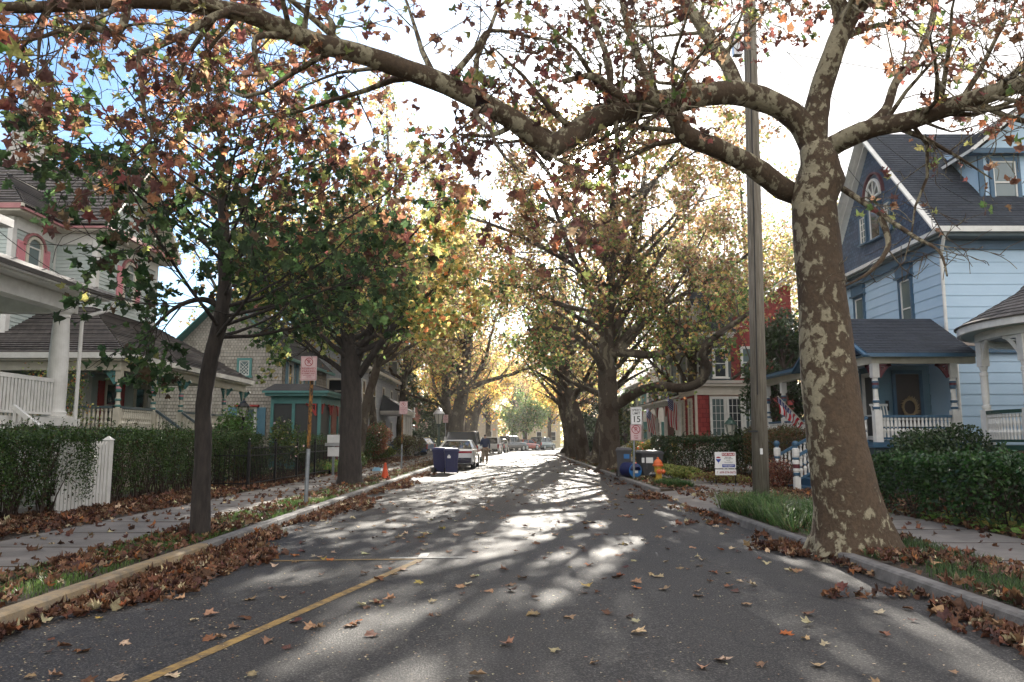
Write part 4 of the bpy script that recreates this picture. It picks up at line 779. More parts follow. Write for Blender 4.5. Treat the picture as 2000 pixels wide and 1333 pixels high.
# ------------------------------------------------------------ house parts
class Wall:
    """a vertical plane: origin, direction along it and outward normal"""
    def __init__(s, o, d, n): s.o = V((o[0],o[1],0)); s.d = V((d[0],d[1],0)); s.n = V((n[0],n[1],0))
    def p(s, a, z, out=0): q = s.o+s.d*a+s.n*out; return V((q.x,q.y,z))
    def b(s, mb, a, z, out, w, h, t, mi=0): mb.ob(s.p(a,z,out), s.d*(w/2), V((0,0,h/2)), s.n*(t/2), mi)
def window(root, W, a, z, w, h, frame='white_paint', glass='glass', cas=None, rail=.5, grid=None, cw=.09, shutters=None, hood=None, arch=None, sill=True, label=None, diag=False, sashm=None):
    mb = MB(); c = cas or frame; mats = [c]
    for s_ in (-1,1): W.b(mb, a+s_*(w/2+cw/2), z, .035, cw, h+ (0 if arch else 2*cw), .09)
    if not arch: W.b(mb, a, z+h/2+cw/2, .035, w, cw, .088)
    else:
        pts = []
        for i in range(9):
            t = math.pi*i/8; pts.append(W.p(a-math.cos(t)*(w/2+cw/2), z+h/2+math.sin(t)*arch, .035))
        for i in range(8): mb.bar(pts[i], pts[i+1], .09, cw, 0, W.n)
    if sill: W.b(mb, a, z-h/2-cw*.45-.0, .06, w+2*cw+.1, cw*.8, .15)
    o = mb.build('window', mats, root)
    mb = MB(); W.b(mb, a, z, .018, w, h, .02)
    if arch: mb.face([W.p(a-math.cos(math.pi*i/10)*w/2, z+h/2+math.sin(math.pi*i/10)*arch*.98, .028) for i in range(11)])
    mb.build('pane', glass, o)
    mb = MB(); f = .045
    for s_ in (-1,1): W.b(mb, a+s_*(w/2-f/2), z, .042, f, h, .03)
    for zz in ([z-h/2+f/2, z+h/2-f/2] + ([z-h/2+h*rail] if rail else [])): W.b(mb, a, zz, .0425, w-2*f, f, .031)
    if grid:
        for i in range(1, grid[0]): W.b(mb, a-w/2+w*i/grid[0], z, .0395, .02, h-2*f, .02)
        for j in range(1, grid[1]): W.b(mb, a, z-h/2+h*j/grid[1], .0385, w-2*f, .02, .02)
    if diag:
        for k in range(-3,4):
            for s_ in (-1,1):
                x0 = k*w/3; p, q = [], []
                pts = [(x0+s_*t*h, -h/2+t*h) for t in np.linspace(0,1,21) if abs(x0+s_*t*h) <= w/2-.03]
                if len(pts) > 1: mb.bar(W.p(a+pts[0][0], z+pts[0][1], .03), W.p(a+pts[-1][0], z+pts[-1][1], .03), .018, .016, 0, W.n)
    mb.build('sash', sashm or frame, o)
    if shutters:
        sw = shutters[1] if len(shutters) > 1 else w*.5
        for s_ in (-1,1):
            mb = MB(); x = a+s_*(w/2+cw+sw/2+.02); hh = h+cw
            W.b(mb, x, z, .03, sw, hh, .03)
            for e in (-1,1): W.b(mb, x+e*(sw/2-.03), z, .052, .055, hh, .018)
            for zz in (-hh/2+.04, 0, hh/2-.04): W.b(mb, x, z+zz, .0515, sw-.12, .07, .017)
            for k in range(int(hh/.07)): 
                zz = z-hh/2+.1+k*.07
                if zz < z+hh/2-.08: W.b(mb, x, zz, .048, sw-.12, .03, .012)
            mb.build('shutter', shutters[0], root)
    if hood:
        mb = MB(); hc, hh = hood[0], hood[1]
        if arch:
            pts = [W.p(a-math.cos(math.pi*i/8)*(w/2+cw*1.9), z+h/2+math.sin(math.pi*i/8)*(arch+cw*1.2)-.02, .07) for i in range(9)]
            for i in range(8): mb.bar(pts[i], pts[i+1], .07, .09, 0, W.n)
        else: W.b(mb, a, z+h/2+cw+hh/2, .06, w+2*cw+.1, hh, .12); W.b(mb, a, z+h/2+cw+hh, .10, w+2*cw+.22, .07, .22); W.b(mb, a, z+h/2+cw, .085, w+2*cw+.16, .06, .18)
        mb.build('window_hood', hc, root)
    if label: o['label'] = label
    return o
def rail(root, A, B, h, step, topm, balm, name='railing', turned=True, bw=.05, tb=.07, post=None, band=None):
    """handrail, bottom rail and balusters from A to B (points on the floor or stair line)"""
    A, B = V(A), V(B); mb = MB(); up = V((0,0,1)); mb.bar(A+up*h, B+up*h, .10, tb, 0); mb.bar(A+up*.10, B+up*.10, .07, .05, 0)
    n = max(2, int((B-A).length/step))
    for i in range(n):
        p = A.lerp(B, (i+.5)/n)
        if turned: mb.lathe([(bw*.42,.125,1),(bw*.42,.2,1),(bw*.7,.3,1),(bw*.35,.36,2 if band else 1),(bw*.35,.40,1),(bw*.55,h*.6,1),(bw*.3,h-.12,1),(bw*.55,h-.09,1),(bw*.42,h-.04,1)], (p.x,p.y), 6, p.z)
        else: mb.box(p.x-bw/2,p.y-bw/2,p.z+.12,p.x+bw/2,p.y+bw/2,p.z+h-.03,1)
    return mb.build(name, [topm, balm, band or balm], root)
def slab(root, name, pts, th, m, base=None):
    """flat polygon with thickness below it"""
    mb = MB(); pts = [V(p) for p in pts]; k = len(pts); mb.face(pts); lo = [p-V((0,0,th)) for p in pts]; mb.face(lo[::-1])
    for i in range(k): mb.face([pts[i], lo[i], lo[(i+1)%k], pts[(i+1)%k]])
    return mb.build(name, m, root)
def roof(root, faces, m, step=.2, t=.02, name='roof', th=.1, under='white_paint'):
    """courses on each sloping quad (A,B low edge; C,D high edge) over a thin deck"""
    mb = MB()
    for A,B,C,D in faces:
        A,B,C,D = map(V,(A,B,C,D)); mb.lap(A,B,C,D,step,t,0,(0,0,1)); dz = V((0,0,th)); nn = len({tuple(C),tuple(D)})
        mb.face([A-dz,D-dz,C-dz,B-dz] if nn == 2 else [A-dz,C-dz,B-dz], 1); mb.face([A-dz,B-dz,B+V((0,0,.004)),A+V((0,0,.004))], 1)
        for p,q in ((A,D),(B,C)): mb.face([p-dz,q-dz,q,p], 1)
    return mb.build(name, [m, under], root)
# ============================================================ white porch house, nearest on the left
R = thing('porch_house', 'white front porch with a fat round column and panelled railing at the left edge', 'house', (-12.6,14,0.1))
mb = MB(); mb.box(-17,8,.1,-13.4,18.4,6.8); mb.build('wall', 'sage_paint', R)
mb = MB(); mb.box(-13.39,8,1.80,-10.35,18.5,1.98); mb.build('porch_floor', 'white_paint', R)
mb = MB(); mb.box(-13.3,8,.1,-10.48,18.42,1.79)
for z in (.55,1.55): mb.box(-10.48,8,z,-10.46,18.4,z+.1)
for y in (10,12.8,15.6,18.25): mb.box(-10.479,y,.15,-10.452,y+.14,1.78)
mb.build('porch_skirt', 'white_paint', R)
mb = MB(); mb.box(-10.86,8,4.52,-10.5,18.35,4.87); mb.box(-13.39,18.05,4.50,-10.515,18.36,4.88); mb.build('porch_beam', 'white_paint', R)
mb = MB(); mb.box(-13.39,8,4.90,-10.12,18.75,4.94); mb.build('porch_ceiling', 'soffit_teal', R)
mb = MB(); mb.box(-10.55,8,4.875,-10.1,18.8,4.897); mb.box(-13.3,18.4,4.876,-10.56,18.8,4.898); mb.box(-10.11,8,4.90,-10.02,18.9,4.96); mb.box(-13.4,18.76,4.90,-10.11,18.88,5.06); mb.build('soffit', 'white_paint', R)
roof(R, [((-10.0,8,5.07),(-10.0,18.95,5.07),(-13.4,16.8,6.1),(-13.4,8,6.1)), ((-10.0,18.95,5.07),(-13.4,18.95,5.07),(-13.4,16.8,6.1),(-13.4,16.8,6.1))], 'shake_roof', .2, .02, under='old_gutter')
mb = MB(); pr = [(-9.90,5.08),(-9.88,5.0),(-9.93,4.93),(-10.0,4.93)]
for i in range(3): mb.face([(pr[i][0],8,pr[i][1]),(pr[i+1][0],8,pr[i+1][1]),(pr[i+1][0],19.0,pr[i+1][1]),(pr[i][0],19.0,pr[i][1])])
for k in range(9): mb.bar((-9.87,10+k,5.09),(-10.02,10+k,5.09),.03,.015)
mb.build('gutter', 'old_gutter', R)
colp = [(.27,0),(.27,.07),(.24,.08),(.25,.14),(.225,.17),(.215,.22),(.22,.9),(.205,1.6),(.175,2.28),(.17,2.36),(.19,2.38),(.19,2.42),(.175,2.44),(.23,2.50),(.24,2.545)]
for y in (18.0,13.4):
    mb = MB(); mb.lathe([(r,z) for r,z in colp], (-10.68,y), 28, 1.98); mb.box(-10.98,y-.29,1.981,-10.38,y+.29,2.03); mb.build('porch_column', 'white_paint', R, smooth=False)
mb = MB(); mb.tube([(-9.95,18.9,4.9),(-10.0,18.9,4.7),(-10.38,18.45,4.45),(-10.42,18.40,4.3),(-10.42,18.40,.2)], [.045]*5, 8); mb.build('downspout', 'white_paint', R)
rail(R, (-10.64,17.75,1.98), (-10.64,13.65,1.98), .86, .115, 'white_paint', 'white_paint', turned=False, bw=.075, tb=.09)
mb = MB(); mb.bar((-10.72,17.72,2.42),(-10.72,13.66,2.42),.02,.62); mb.build('railing_board', 'white_paint', R)
rail(R, (-10.3,15.9,1.35), (-8.9,15.9,.30), .82, .14, 'white_paint', 'white_paint', name='stair_rail', turned=False, bw=.06, tb=.09)
mb = MB()
for i in range(8): mb.box(-10.34+i*.19,13.9,.1,-10.15+i*.19,15.8,1.75-i*.21)
mb.build('steps', 'white_paint', R)
mb = MB(); mb.box(-17.3,8,6.8,-12.6,18.9,7.0); mb.build('cornice', 'white_paint', R)
# ============================================================ sage clapboard house with pink shutters
R = thing('clapboard_house', 'sage green clapboard house with pink shutters and a wood shake roof', 'house', (-15,26,.1))
mb = MB(); mats = ['sage_paint','white_paint','slate_trim']; c_ = .125
S1 = Wall((-21,23),(1,0),(0,-1)); S2 = Wall((-15.32,23),(0,1),(1,0)); S3 = Wall((-15.32,25.2),(1,0),(0,-1)); S4 = Wall((-13.92,25.2),(0,1),(1,0))
def sid(mb, W, a0, a1, z0, z1, c=.125, t=.024, mi=0): mb.lap(W.p(a0,z0),W.p(a1,z0),W.p(a1,z1),W.p(a0,z1),c,t,mi,W.n)
sid(mb,S1,0,5.68,1.7,8.2); sid(mb,S2,0,2.2,1.7,8.2); sid(mb,S3,0,1.4,1.7,8.2); sid(mb,S4,0,4.3,1.7,8.2)
mb.face([(-13.92,29.5,1.7),(-21,29.5,1.7),(-21,29.5,8.2),(-13.92,29.5,8.2)])
g1, g2 = V((-13.9,25.3,8.3)), V((-13.9,29.4,8.3)); mb.lap(g1,g2,(-13.9,27.36,10.9),(-13.9,27.34,10.9),.125,.014,0,(1,0,0))
mb.build('wall', 'sage_paint', R)
mb = MB()
mb.box(-15.44,22.9,1.7,-15.28,23.1,8.3); mb.box(-15.4,25.08,1.7,-15.28,25.22,8.2); mb.box(-14.04,25.1,1.7,-13.86,25.32,8.3); mb.box(-13.98,29.3,1.7,-13.86,29.52,8.3)
mb.box(-21,22.93,7.95,-15.45,23.0,8.32); mb.box(-15.34,23.1,7.96,-15.26,25.08,8.33); mb.box(-15.27,25.10,7.96,-14.05,25.19,8.33); mb.box(-13.92,25.33,7.96,-13.85,29.29,8.33)
mb.build('corner_board', 'white_paint', R)
mb = MB(); mb.box(-21,22.45,8.34,-14.82,25.3,8.44); mb.box(-21,24.7,8.345,-13.37,30.1,8.446); mb.build('soffit', 'cream_paint', R)
mb = MB(); mb.box(-21,22.38,8.40,-14.78,22.5,8.56); mb.box(-14.84,22.5,8.40,-14.72,24.62,8.56); mb.box(-14.72,24.6,8.40,-13.3,24.72,8.56); mb.box(-13.38,24.72,8.40,-13.26,30.1,8.56); mb.build('gutter', 'pink_trim', R)
roof(R, [((-21,24.6,8.57),(-13.27,24.6,8.57),(-13.27,27.4,11.5),(-21,27.4,11.5)), ((-13.27,30.2,8.57),(-21,30.2,8.57),(-21,27.4,11.5),(-13.27,27.4,11.5)),
         ((-21,22.4,8.57),(-14.72,22.4,8.57),(-16.52,24.2,10.1),(-21,24.2,10.1)), ((-14.72,22.4,8.57),(-14.72,26,8.57),(-16.52,26,10.1),(-16.52,24.2,10.1)), ((-21,24.2,10.1),(-16.52,24.2,10.1),(-16.52,26.0,10.15),(-21,26.0,10.15))], 'shake_roof', .22, .045, under='cream_paint')
# porch roof, wrapping the corner
e = 3.93
roof(R, [((-22,21.5,e),(-10.9,21.5,e),(-13.92,25.15,5.85),(-22,25.15,5.85)), ((-10.9,21.5,e),(-10.9,32.2,e),(-13.92,29.4,5.85),(-13.92,25.15,5.85)), ((-10.9,32.2,e),(-17,32.2,e),(-17,29.4,5.85),(-13.92,29.4,5.85))], 'shake_roof', .2, .045, name='porch_roof', under='cream_paint')
mb = MB(); mb.box(-22,21.42,3.76,-10.84,21.5,3.92); mb.box(-10.9,21.5,3.76,-10.82,32.24,3.92); mb.build('porch_gutter', 'white_paint', R)
mb = MB(); mb.box(-22,21.5,3.70,-10.92,32.2,3.75); mb.build('porch_ceiling', 'cream_paint', R)
mb = MB(); mb.box(-22,21.72,3.44,-11.1,21.9,3.695); mb.box(-11.28,21.9,3.44,-11.1,32.0,3.696); mb.build('porch_beam', 'cream_paint', R)
mb = MB(); mb.box(-22,21.6,1.50,-11.0,32.1,1.66); mb.build('porch_floor', 'slate_trim', R)
mb = MB(); mb.box(-22,21.75,.1,-11.15,21.85,1.49); mb.box(-11.26,21.86,.1,-11.15,32,1.49)
mb.build('porch_skirt', 'tan_trim', R)
def post(root, x, y, z0, z1, mats=('cream_paint','teal_trim','pink_paint'), w=.085, name='porch_post', prof=None):
    H = z1-z0; mb = MB(); mb.box(x-w,y-w,z0,x+w,y+w,z0+H*.40,0); mb.box(x-w*.95,y-w*.95,z1-H*.18,x+w*.95,y+w*.95,z1,0)
    a = w*1.02; 
    mb.lathe([(a*.7,0,0),(a*.7,.03,1),(a*.98,.05,1),(a*.98,.10,0),(a*.7,.12,0),(a*.72,.2,1),(a*.95,.22,1),(a*.95,.27,0),(a*.7,.29,0),(a*.6,H*.42-.33,0),(a*.68,H*.42-.30,1),(a*.9,H*.42-.27,1),(a*.9,H*.42-.2,2),(a*.9,H*.42-.14,1),(a*.9,H*.42-.09,0),(a*.7,H*.42-.06,0),(a*.75,H*.42,0)], (x,y), 12, z0+H*.40)
    o = mb.build(name, list(mats), root); return o
def bracket(root, x, y, z, dx, dy, s, m, name='bracket'):
    mb = MB(); pts = [V((x+dx*s*t, y+dy*s*t, z-s*(1-t)**1.6*1.1)) for t in np.linspace(0,1,7)]
    for i in range(6): mb.bar(pts[i], pts[i+1], .05, .09)
    mb.bar((x,y,z-.03),(x+dx*s,y+dy*s,z-.03),.05,.06); mb.bar((x+dx*.03,y+dy*.03,z),(x+dx*.03,y+dy*.03,z-s*1.1),.05,.06,0,(0,1,0)); mb.lathe([(.05,-.02),(.05,.02)], (x+dx*s*.33,y+dy*s*.33), 8, z-s*.3)
    return mb.build(name, m, root)
PY = (21.85,24.0,26.0,28.0,29.9,31.9)
for y in PY: post(R, -11.19, y, 1.66, 3.44)
for x in (-14.6,-18.0): post(R, x, 21.81, 1.66, 3.44)
for y in PY[1:]:
    bracket(R, -11.19, y, 3.43, 0, -1, .34, 'teal_trim')
    bracket(R, -11.10, y, 3.43, 1, 0, .22, 'teal_trim')
bracket(R, -11.28, 21.81, 3.43, -1, 0, .34, 'teal_trim')
rail(R, (-11.19,21.95,1.66), (-11.19,23.9,1.66), .74, .115, 'slate_trim', 'cream_paint', bw=.075)
rail(R, (-11.3,21.81,1.66), (-14.5,21.81,1.66), .74, .115, 'slate_trim', 'cream_paint', bw=.075)
rail(R, (-14.7,21.81,1.66), (-17.9,21.81,1.66), .74, .115, 'slate_trim', 'cream_paint', bw=.075)
for a,b in ((26.1,27.9),(28.1,29.8),(30.0,31.8)): rail(R, (-11.19,a,1.66), (-11.19,b,1.66), .74, .115, 'slate_trim', 'cream_paint', bw=.075)
for y in (24.05,25.95): rail(R, (-11.1,y,1.6), (-9.35,y,.35), .78, .13, 'slate_trim', 'cream_paint', name='stair_rail', bw=.07)
mb = MB()
for i in range(7): mb.box(-11.14+i*.25,24.15,.1,-10.89+i*.25,25.85,1.46-i*.2)
mb.build('steps', 'slate_trim', R)
for y in (24.05,25.95):
    mb = MB(); mb.box(-9.36,y-.08,.1,-9.2,y+.08,1.3); mb.lathe([(.09,1.3),(.11,1.33),(.05,1.38),(.08,1.44),(.02,1.5)], (-9.28,y), 8); mb.build('newel_post', 'cream_paint', R)
for W_,a,z in ((S2,1.0,7.0),(S4,2.15,6.95)): window(R, W_, a, z, .62, 1.15, 'white_paint', 'glass_pale', cas='cream_paint', cw=.12, arch=.30, rail=.5, shutters=('pink_paint',.38), hood=('pink_trim',.1))
window(R, S1, 2.5, 7.0, .9, 1.3, 'white_paint', cas='cream_paint', cw=.12, shutters=('pink_paint',.42))
window(R, S4, 1.45, 2.65, .75, 1.5, 'cream_paint', 'glass', cw=.11, shutters=('red_paint',.36), label='ground floor window with red shutters, in shade under the porch')
window(R, S4, 3.5, 2.65, .7, 1.5, 'cream_paint', 'glass', cw=.11)
for a in (3.4,5.3): window(R, S1, a-.3, 2.6, .85, 1.6, 'cream_paint', 'glass', cw=.12)
# turret spire
T0 = thing('turret_spire', 'pointed shingled turret spire rising above the shake roof at the top left', 'spire', (-21.5,33,.1))
mb = MB(); cx, cy = -21.5, 33; ring = lambda r,z: [V((cx+r*math.cos(math.pi*(i+.5)/4), cy+r*math.sin(math.pi*(i+.5)/4), z)) for i in range(8)]
pro = [(1.75,11.6),(1.25,12.6),(.95,14.2),(.62,16.0),(.28,17.0),(.04,17.9)]
for (r0,z0),(r1,z1) in zip(pro[:-1],pro[1:]):
    A, B = ring(r0,z0), ring(r1,z1)
    for i in range(8): mb.lap(A[i],A[(i+1)%8],B[(i+1)%8],B[i],.22,.02,0,(A[i]+A[(i+1)%8])/2-V((cx,cy,z0)), uv0=i*3)
mb.build('roof', 'spire_shingle', T0)
mb = MB(); mb.lathe([(1.5,.1),(1.5,11.55),(1.7,11.6)], (cx,cy), 8); mb.build('wall', 'sage_paint', T0)
mb = MB(); mb.lathe([(.05,17.85),(.09,18.0),(.03,18.15),(.05,18.2),(.01,18.5)], (cx,cy), 8); mb.build('finial', 'slate_trim', T0)
# ============================================================ cedar shingled house with teal trim
R = thing('shingle_house', 'weathered cedar shingled house with teal trim and a dark screened porch', 'house', (-14,42,.1))
C1 = Wall((-17.0,38),(1,0),(0,-1)); C2 = Wall((-11.4,38),(0,1),(1,0))
mb = MB(); sid(mb,C1,0,5.6,.1,5.75,.17,.026); mb.lap((-17.0,38,5.76),(-11.4,38,5.76),(-14.15,38,8.6),(-14.25,38,8.6),.17,.016,0,(0,-1,0)); sid(mb,C2,0,9,.1,5.75,.17,.026)
mb.face([(-17,38,.1),(-17,47,.1),(-17,47,5.75),(-17,38,5.75)]); mb.face([(-17,47,.1),(-11.4,47,.1),(-11.4,47,5.75),(-14.2,47,8.6),(-17,47,5.75)]); sid(mb,Wall((-23,38.6),(1,0),(0,-1)),0,6,.1,4.6,.17,.026); mb.build('wall', 'cedar_wall', R)
roof(R, [((-23.3,38.3,4.55),(-17.0,38.3,4.55),(-17.0,41,6.6),(-23.3,41,6.6))], 'grey_roof', .14, .012, name='wing_roof', under='teal_trim')
roof(R, [((-11.0,37.5,5.5),(-11.0,47.3,5.5),(-14.2,47.3,8.75),(-14.2,37.5,8.75)), ((-17.4,47.3,5.5),(-17.4,37.5,5.5),(-14.2,37.5,8.75),(-14.2,47.3,8.75))], 'grey_roof', .14, .012, under='teal_trim')
mb = MB(); mb.bar((-10.95,37.47,5.42),(-14.2,37.47,8.70),.05,.22,0,(0,1,0)); mb.bar((-17.45,37.47,5.42),(-14.2,37.46,8.70),.05,.22,0,(0,1,0)); mb.box(-11.05,37.5,5.36,-10.9,47.3,5.5); mb.build('bargeboard', 'teal_trim', R)
window(R, C1, 3.95, 2.35, .78, 1.3, 'white_paint', 'glass_pale', shutters=('steel_blue_shutter',.42), hood=('red_paint',.04), label='window with steel blue shutters and a red cap')
window(R, C1, 3.72, 5.0, .5, .75, 'white_paint', 'glass_pale', cas='teal_trim', cw=.12, rail=None, diag=True, label='small teal framed window with diamond panes')
window(R, C1, 1.6, 5.0, .5, .75, 'white_paint', 'glass_pale', cas='teal_trim', cw=.12, rail=None, diag=True)
for a in (1.3,3.2,5.6): window(R, C2, a, 4.7, .7, 1.25, 'white_paint', 'glass', shutters=('steel_blue_shutter',.34))
mb = MB(); mb.box(-11.30,36,.1,-8.9,41.5,.95,0); mb.build('porch_base', 'teal_trim', R)
mb = MB(); x0,x1,y0,y1 = -11.3,-8.95,36.05,41.4
for x in (x0,-10.3,x1-.14): mb.box(x,y0,.96,x+.14,y0+.14,3.15)
for y in (38.0,39.7,y1-.14): mb.box(x1-.14,y,.96,x1,y+.14,3.15)
mb.box(x0,y0,3.15,x1,y0+.14,3.5); mb.box(x1-.14,y0+.14,3.15,x1,y1,3.501); mb.box(x0,y0+.02,1.3,x1-.14,y0+.12,1.42); mb.box(x1-.12,y0+.14,1.3,x1-.02,y1,1.42); mb.build('porch_frame', 'teal_trim', R)
mb = MB(); mb.box(x0+.02,y0+.06,.96,x1-.06,y0+.075,3.15); mb.box(x1-.075,y0+.08,.96,x1-.06,y1,3.15); mb.build('porch_screen', 'screen_dark', R)
for y,dy in ((36.25,1),(37.95,-1),(38.15,1),(39.6,-1)): bracket(R, x1+.02, y, 3.14, 0, dy, .42, 'red_paint')
bracket(R, -9.15, y0-.03, 3.14, -1, 0, .5, 'red_paint')
mb = MB(); mb.box(-9.0,38.35,.98,-8.93,39.25,3.1); mb.build('door', 'brick_red', R)
mb = MB(); mb.box(-11.5,35.75,3.5,-8.6,41.7,3.72); mb.build('porch_cornice', 'teal_trim', R)
roof(R, [((-11.6,35.65,3.73),(-8.5,35.65,3.73),(-9.8,37.2,4.15),(-11.5,37.2,4.15)), ((-8.5,35.65,3.73),(-8.5,41.8,3.73),(-9.8,40.6,4.15),(-9.8,37.2,4.15)), ((-11.5,37.2,4.15),(-9.8,37.2,4.15),(-9.8,40.6,4.152),(-11.5,40.6,4.152))], 'grey_roof', .14, .01, name='porch_roof', under='teal_trim')
mb = MB(); mb.box(-14.6,41,7.6,-13.8,41.8,10.2); mb.box(-14.68,40.92,10.2,-13.72,41.88,10.35); mb.build('chimney', 'brick_red', R)
# ============================================================ pale shingled house
R = thing('shingle_house', 'pale grey-blue shingled house with white corner boards and a columned portico', 'house', (-14,60,.1))
D1 = Wall((-16.5,50),(1,0),(0,-1)); D2 = Wall((-10.1,50),(0,1),(1,0))
mb = MB(); sid(mb,D1,0,6.4,.1,6.4,.2,.02); mb.lap((-16.5,50,6.41),(-10.1,50,6.41),(-13.25,50,9.3),(-13.35,50,9.3),.2,.012,0,(0,-1,0)); sid(mb,D2,0,22,.1,6.4,.2,.02); mb.face([(-16.5,72,.1),(-10.1,72,.1),(-10.1,72,6.4),(-16.5,72,6.4)]); mb.build('wall', 'pale_shingle', R)
roof(R, [((-9.7,49.6,6.4),(-9.7,72.4,6.4),(-13.3,72.4,9.6),(-13.3,49.6,9.6)), ((-16.9,72.4,6.4),(-16.9,49.6,6.4),(-13.3,49.6,9.6),(-13.3,72.4,9.6))], 'grey_roof', .14, .01)
mb = MB(); mb.box(-10.24,49.94,.1,-10.04,50.14,6.38); mb.box(-9.85,49.55,6.2,-9.6,72.5,6.4); mb.bar((-9.65,49.55,6.36),(-13.3,49.55,9.56),.05,.25,0,(0,1,0)); mb.bar((-16.95,49.55,6.36),(-13.3,49.54,9.56),.05,.25,0,(0,1,0))
for k in range(12): mb.box(-10.05,50.6+k*1.8,6.0,-9.8,50.72+k*1.8,6.19)
mb.build('cornice', 'white_paint', R)
window(R, D1, 2.9, 7.5, .7, .9, grid=(2,2)); window(R, D1, 2.2, 4.5, .8, 1.5); window(R, D1, 5.0, 4.6, .9, 1.5); window(R, D1, 4.3, 2.0, .8, 1.5)
for i in range(5):
    window(R, D2, 2.2+i*4, 4.6, .95, 1.7)
    if i != 1: window(R, D2, 2.2+i*4, 2.0, .95, 1.7)
for yy in (54,61,67):
    mb = MB(); W_ = Wall((-10.0,yy),(0,1),(1,0)); mb.box(-12.6,yy-.9,6.6,-10.0,yy+.9,8.3); mb.build('dormer', 'pale_shingle', R)
    roof(R, [((-9.8,yy-1.1,8.2),(-12.9,yy-1.1,8.2),(-12.9,yy,9.1),(-9.8,yy,9.1)), ((-12.9,yy+1.1,8.2),(-9.8,yy+1.1,8.2),(-9.8,yy,9.1),(-12.9,yy,9.1))], 'grey_roof', .14, .01, name='dormer_roof'); window(R, W_, 0, 7.5, .7, 1.1)
mb = MB(); mb.box(-10.0,58.5,3.35,-8.0,63,3.6); mb.build('portico_cornice', 'white_paint', R)
roof(R, [((-7.9,58.3,3.62),(-7.9,63.2,3.62),(-10.0,62,4.9),(-10.0,59.5,4.9)), ((-10.0,58.3,3.62),(-7.9,58.3,3.62),(-10.0,59.5,4.9),(-10.0,59.5,4.9)), ((-7.9,63.2,3.62),(-10.0,63.2,3.62),(-10.0,62,4.9),(-10.0,62,4.9))], 'slate_roof', .14, .01, name='portico_roof')
for y in (58.7,60.2,61.4,62.8): mb = MB(); mb.lathe([(.2,.0),(.2,.08),(.15,.12),(.16,1.2),(.13,2.6),(.18,2.65),(.18,2.72)], (-8.25,y), 12, .62); mb.build('portico_column', 'white_paint', R)
mb = MB(); mb.box(-10.05,58.4,.1,-7.9,63.1,.62); mb.build('portico_floor', 'concrete', R)
mb = MB(); mb.box(-10.08,60.0,.65,-10.0,61.2,2.9); mb.build('door', 'dark_wood', R)
mb = MB(); mb.tube([(-9.7,50.1,6.2),(-9.8,50.2,5.9),(-10.0,50.25,5.7),(-10.0,50.25,.2)], [.05]*4, 8); mb.build('downspout', 'white_paint', R)
# ============================================================ blue house on the right
R = thing('blue_house', 'light blue house with dark scalloped gable, slate roof and a striped-post porch', 'house', (14,24,.1))
ZE = 7.55; B1 = Wall((12.7,22.2),(0,1),(-1,0)); B2 = Wall((12.7,22.2),(1,0),(0,-1))
def sidb(mb, W, a0, a1, z0, z1): sid(mb, W, a0, a1, z0, z1, .33, .022)
mb = MB(); sidb(mb,B1,0,7.4,.9,ZE-.2); sidb(mb,B2,0,12,4.35,ZE-.2); sidb(mb,B2,.25,12,.9,4.05); sidb(mb,Wall((12.95,22.2),(0,1),(-1,0)),0,.2,.9,4.05); mb.build('wall', 'sky_siding', R)
mb = MB(); mb.box(12.5,22.3,.1,24,29.5,.9); mb.build('foundation', 'slate_trim', R)
# the projecting upper floor rides on a moulded band
mb = MB(); mb.box(12.65,22.0,4.18,24,22.2,4.34); mb.build('belt_course', 'tan_trim', R)
mb = MB(); mb.box(12.71,22.06,3.98,24,22.19,4.175); mb.build('belt_lower_board', 'blue_trim', R)  # blue trim board just below the belt course
# gable in the street face
mb = MB(); mb.lap((12.63,22.0,ZE+.05),(12.63,29.8,ZE+.05),(12.63,25.95,11.9),(12.63,25.85,11.9),.16,.012,0,(-1,0,0)); mb.build('gable', 'scale_wall', R)
roof(R, [((12.3,21.6,ZE),(24,21.6,ZE),(24,25.9,12.15),(12.3,25.9,12.15)), ((24,30.2,ZE),(12.3,30.2,ZE),(12.3,25.9,12.15),(24,25.9,12.15))], 'slate_roof', .14, .012, under='white_paint')
mb = MB()
for s_ in (-1,1): mb.bar((12.27,25.9+s_*4.35,ZE-.08),(12.27,25.9,12.10),.05,.26,0,(1,0,0)); mb.bar((12.5,25.9+s_*4.1,ZE+.1),(12.5,25.9,11.95),.05,.14,0,(1,0,0))
mb.build('bargeboard', 'white_paint', R)
mb = MB(); mb.box(12.4,21.62,ZE-.22,24,22.2,ZE-.12); mb.box(12.4,22.2,ZE-.21,12.7,30,ZE-.11); mb.build('soffit', 'slate_trim', R)
mb = MB(); mb.box(12.28,21.5,ZE-.12,24,21.64,ZE+.04); mb.box(12.28,21.64,ZE-.12,12.4,30.1,ZE+.0); mb.build('gutter', 'white_paint', R)
mb = MB(); mb.box(12.53,21.95,ZE-.5,12.62,29.6,ZE-.23); mb.box(12.63,22.09,ZE-.5,24,22.17,ZE-.24); mb.build('frieze_board', 'blue_trim', R)
mb = MB(); mb.tube([(12.5,21.6,ZE-.12),(12.5,21.7,ZE-.3),(12.6,22.05,ZE-.7),(12.6,22.05,4.4),(12.65,21.9,4.25),(12.8,22.02,3.9),(12.8,22.02,.9)], [.05]*7, 8); mb.build('downspout', 'white_paint', R)
BK = dict(frame='white_paint', cas='blue_trim')
for a in (2.1,5.4): window(R, B1, a, 5.65, .62, 1.85, glass='glass_pale', cw=.12, hood=('blue_trim',.42), **BK)
B1g = Wall((12.62,22.2),(0,1),(-1,0))
window(R, B1g, 3.7, 8.95, .72, 1.15, glass='glass', cw=.07, rail=None, label='middle window of the gable trio', **BK)
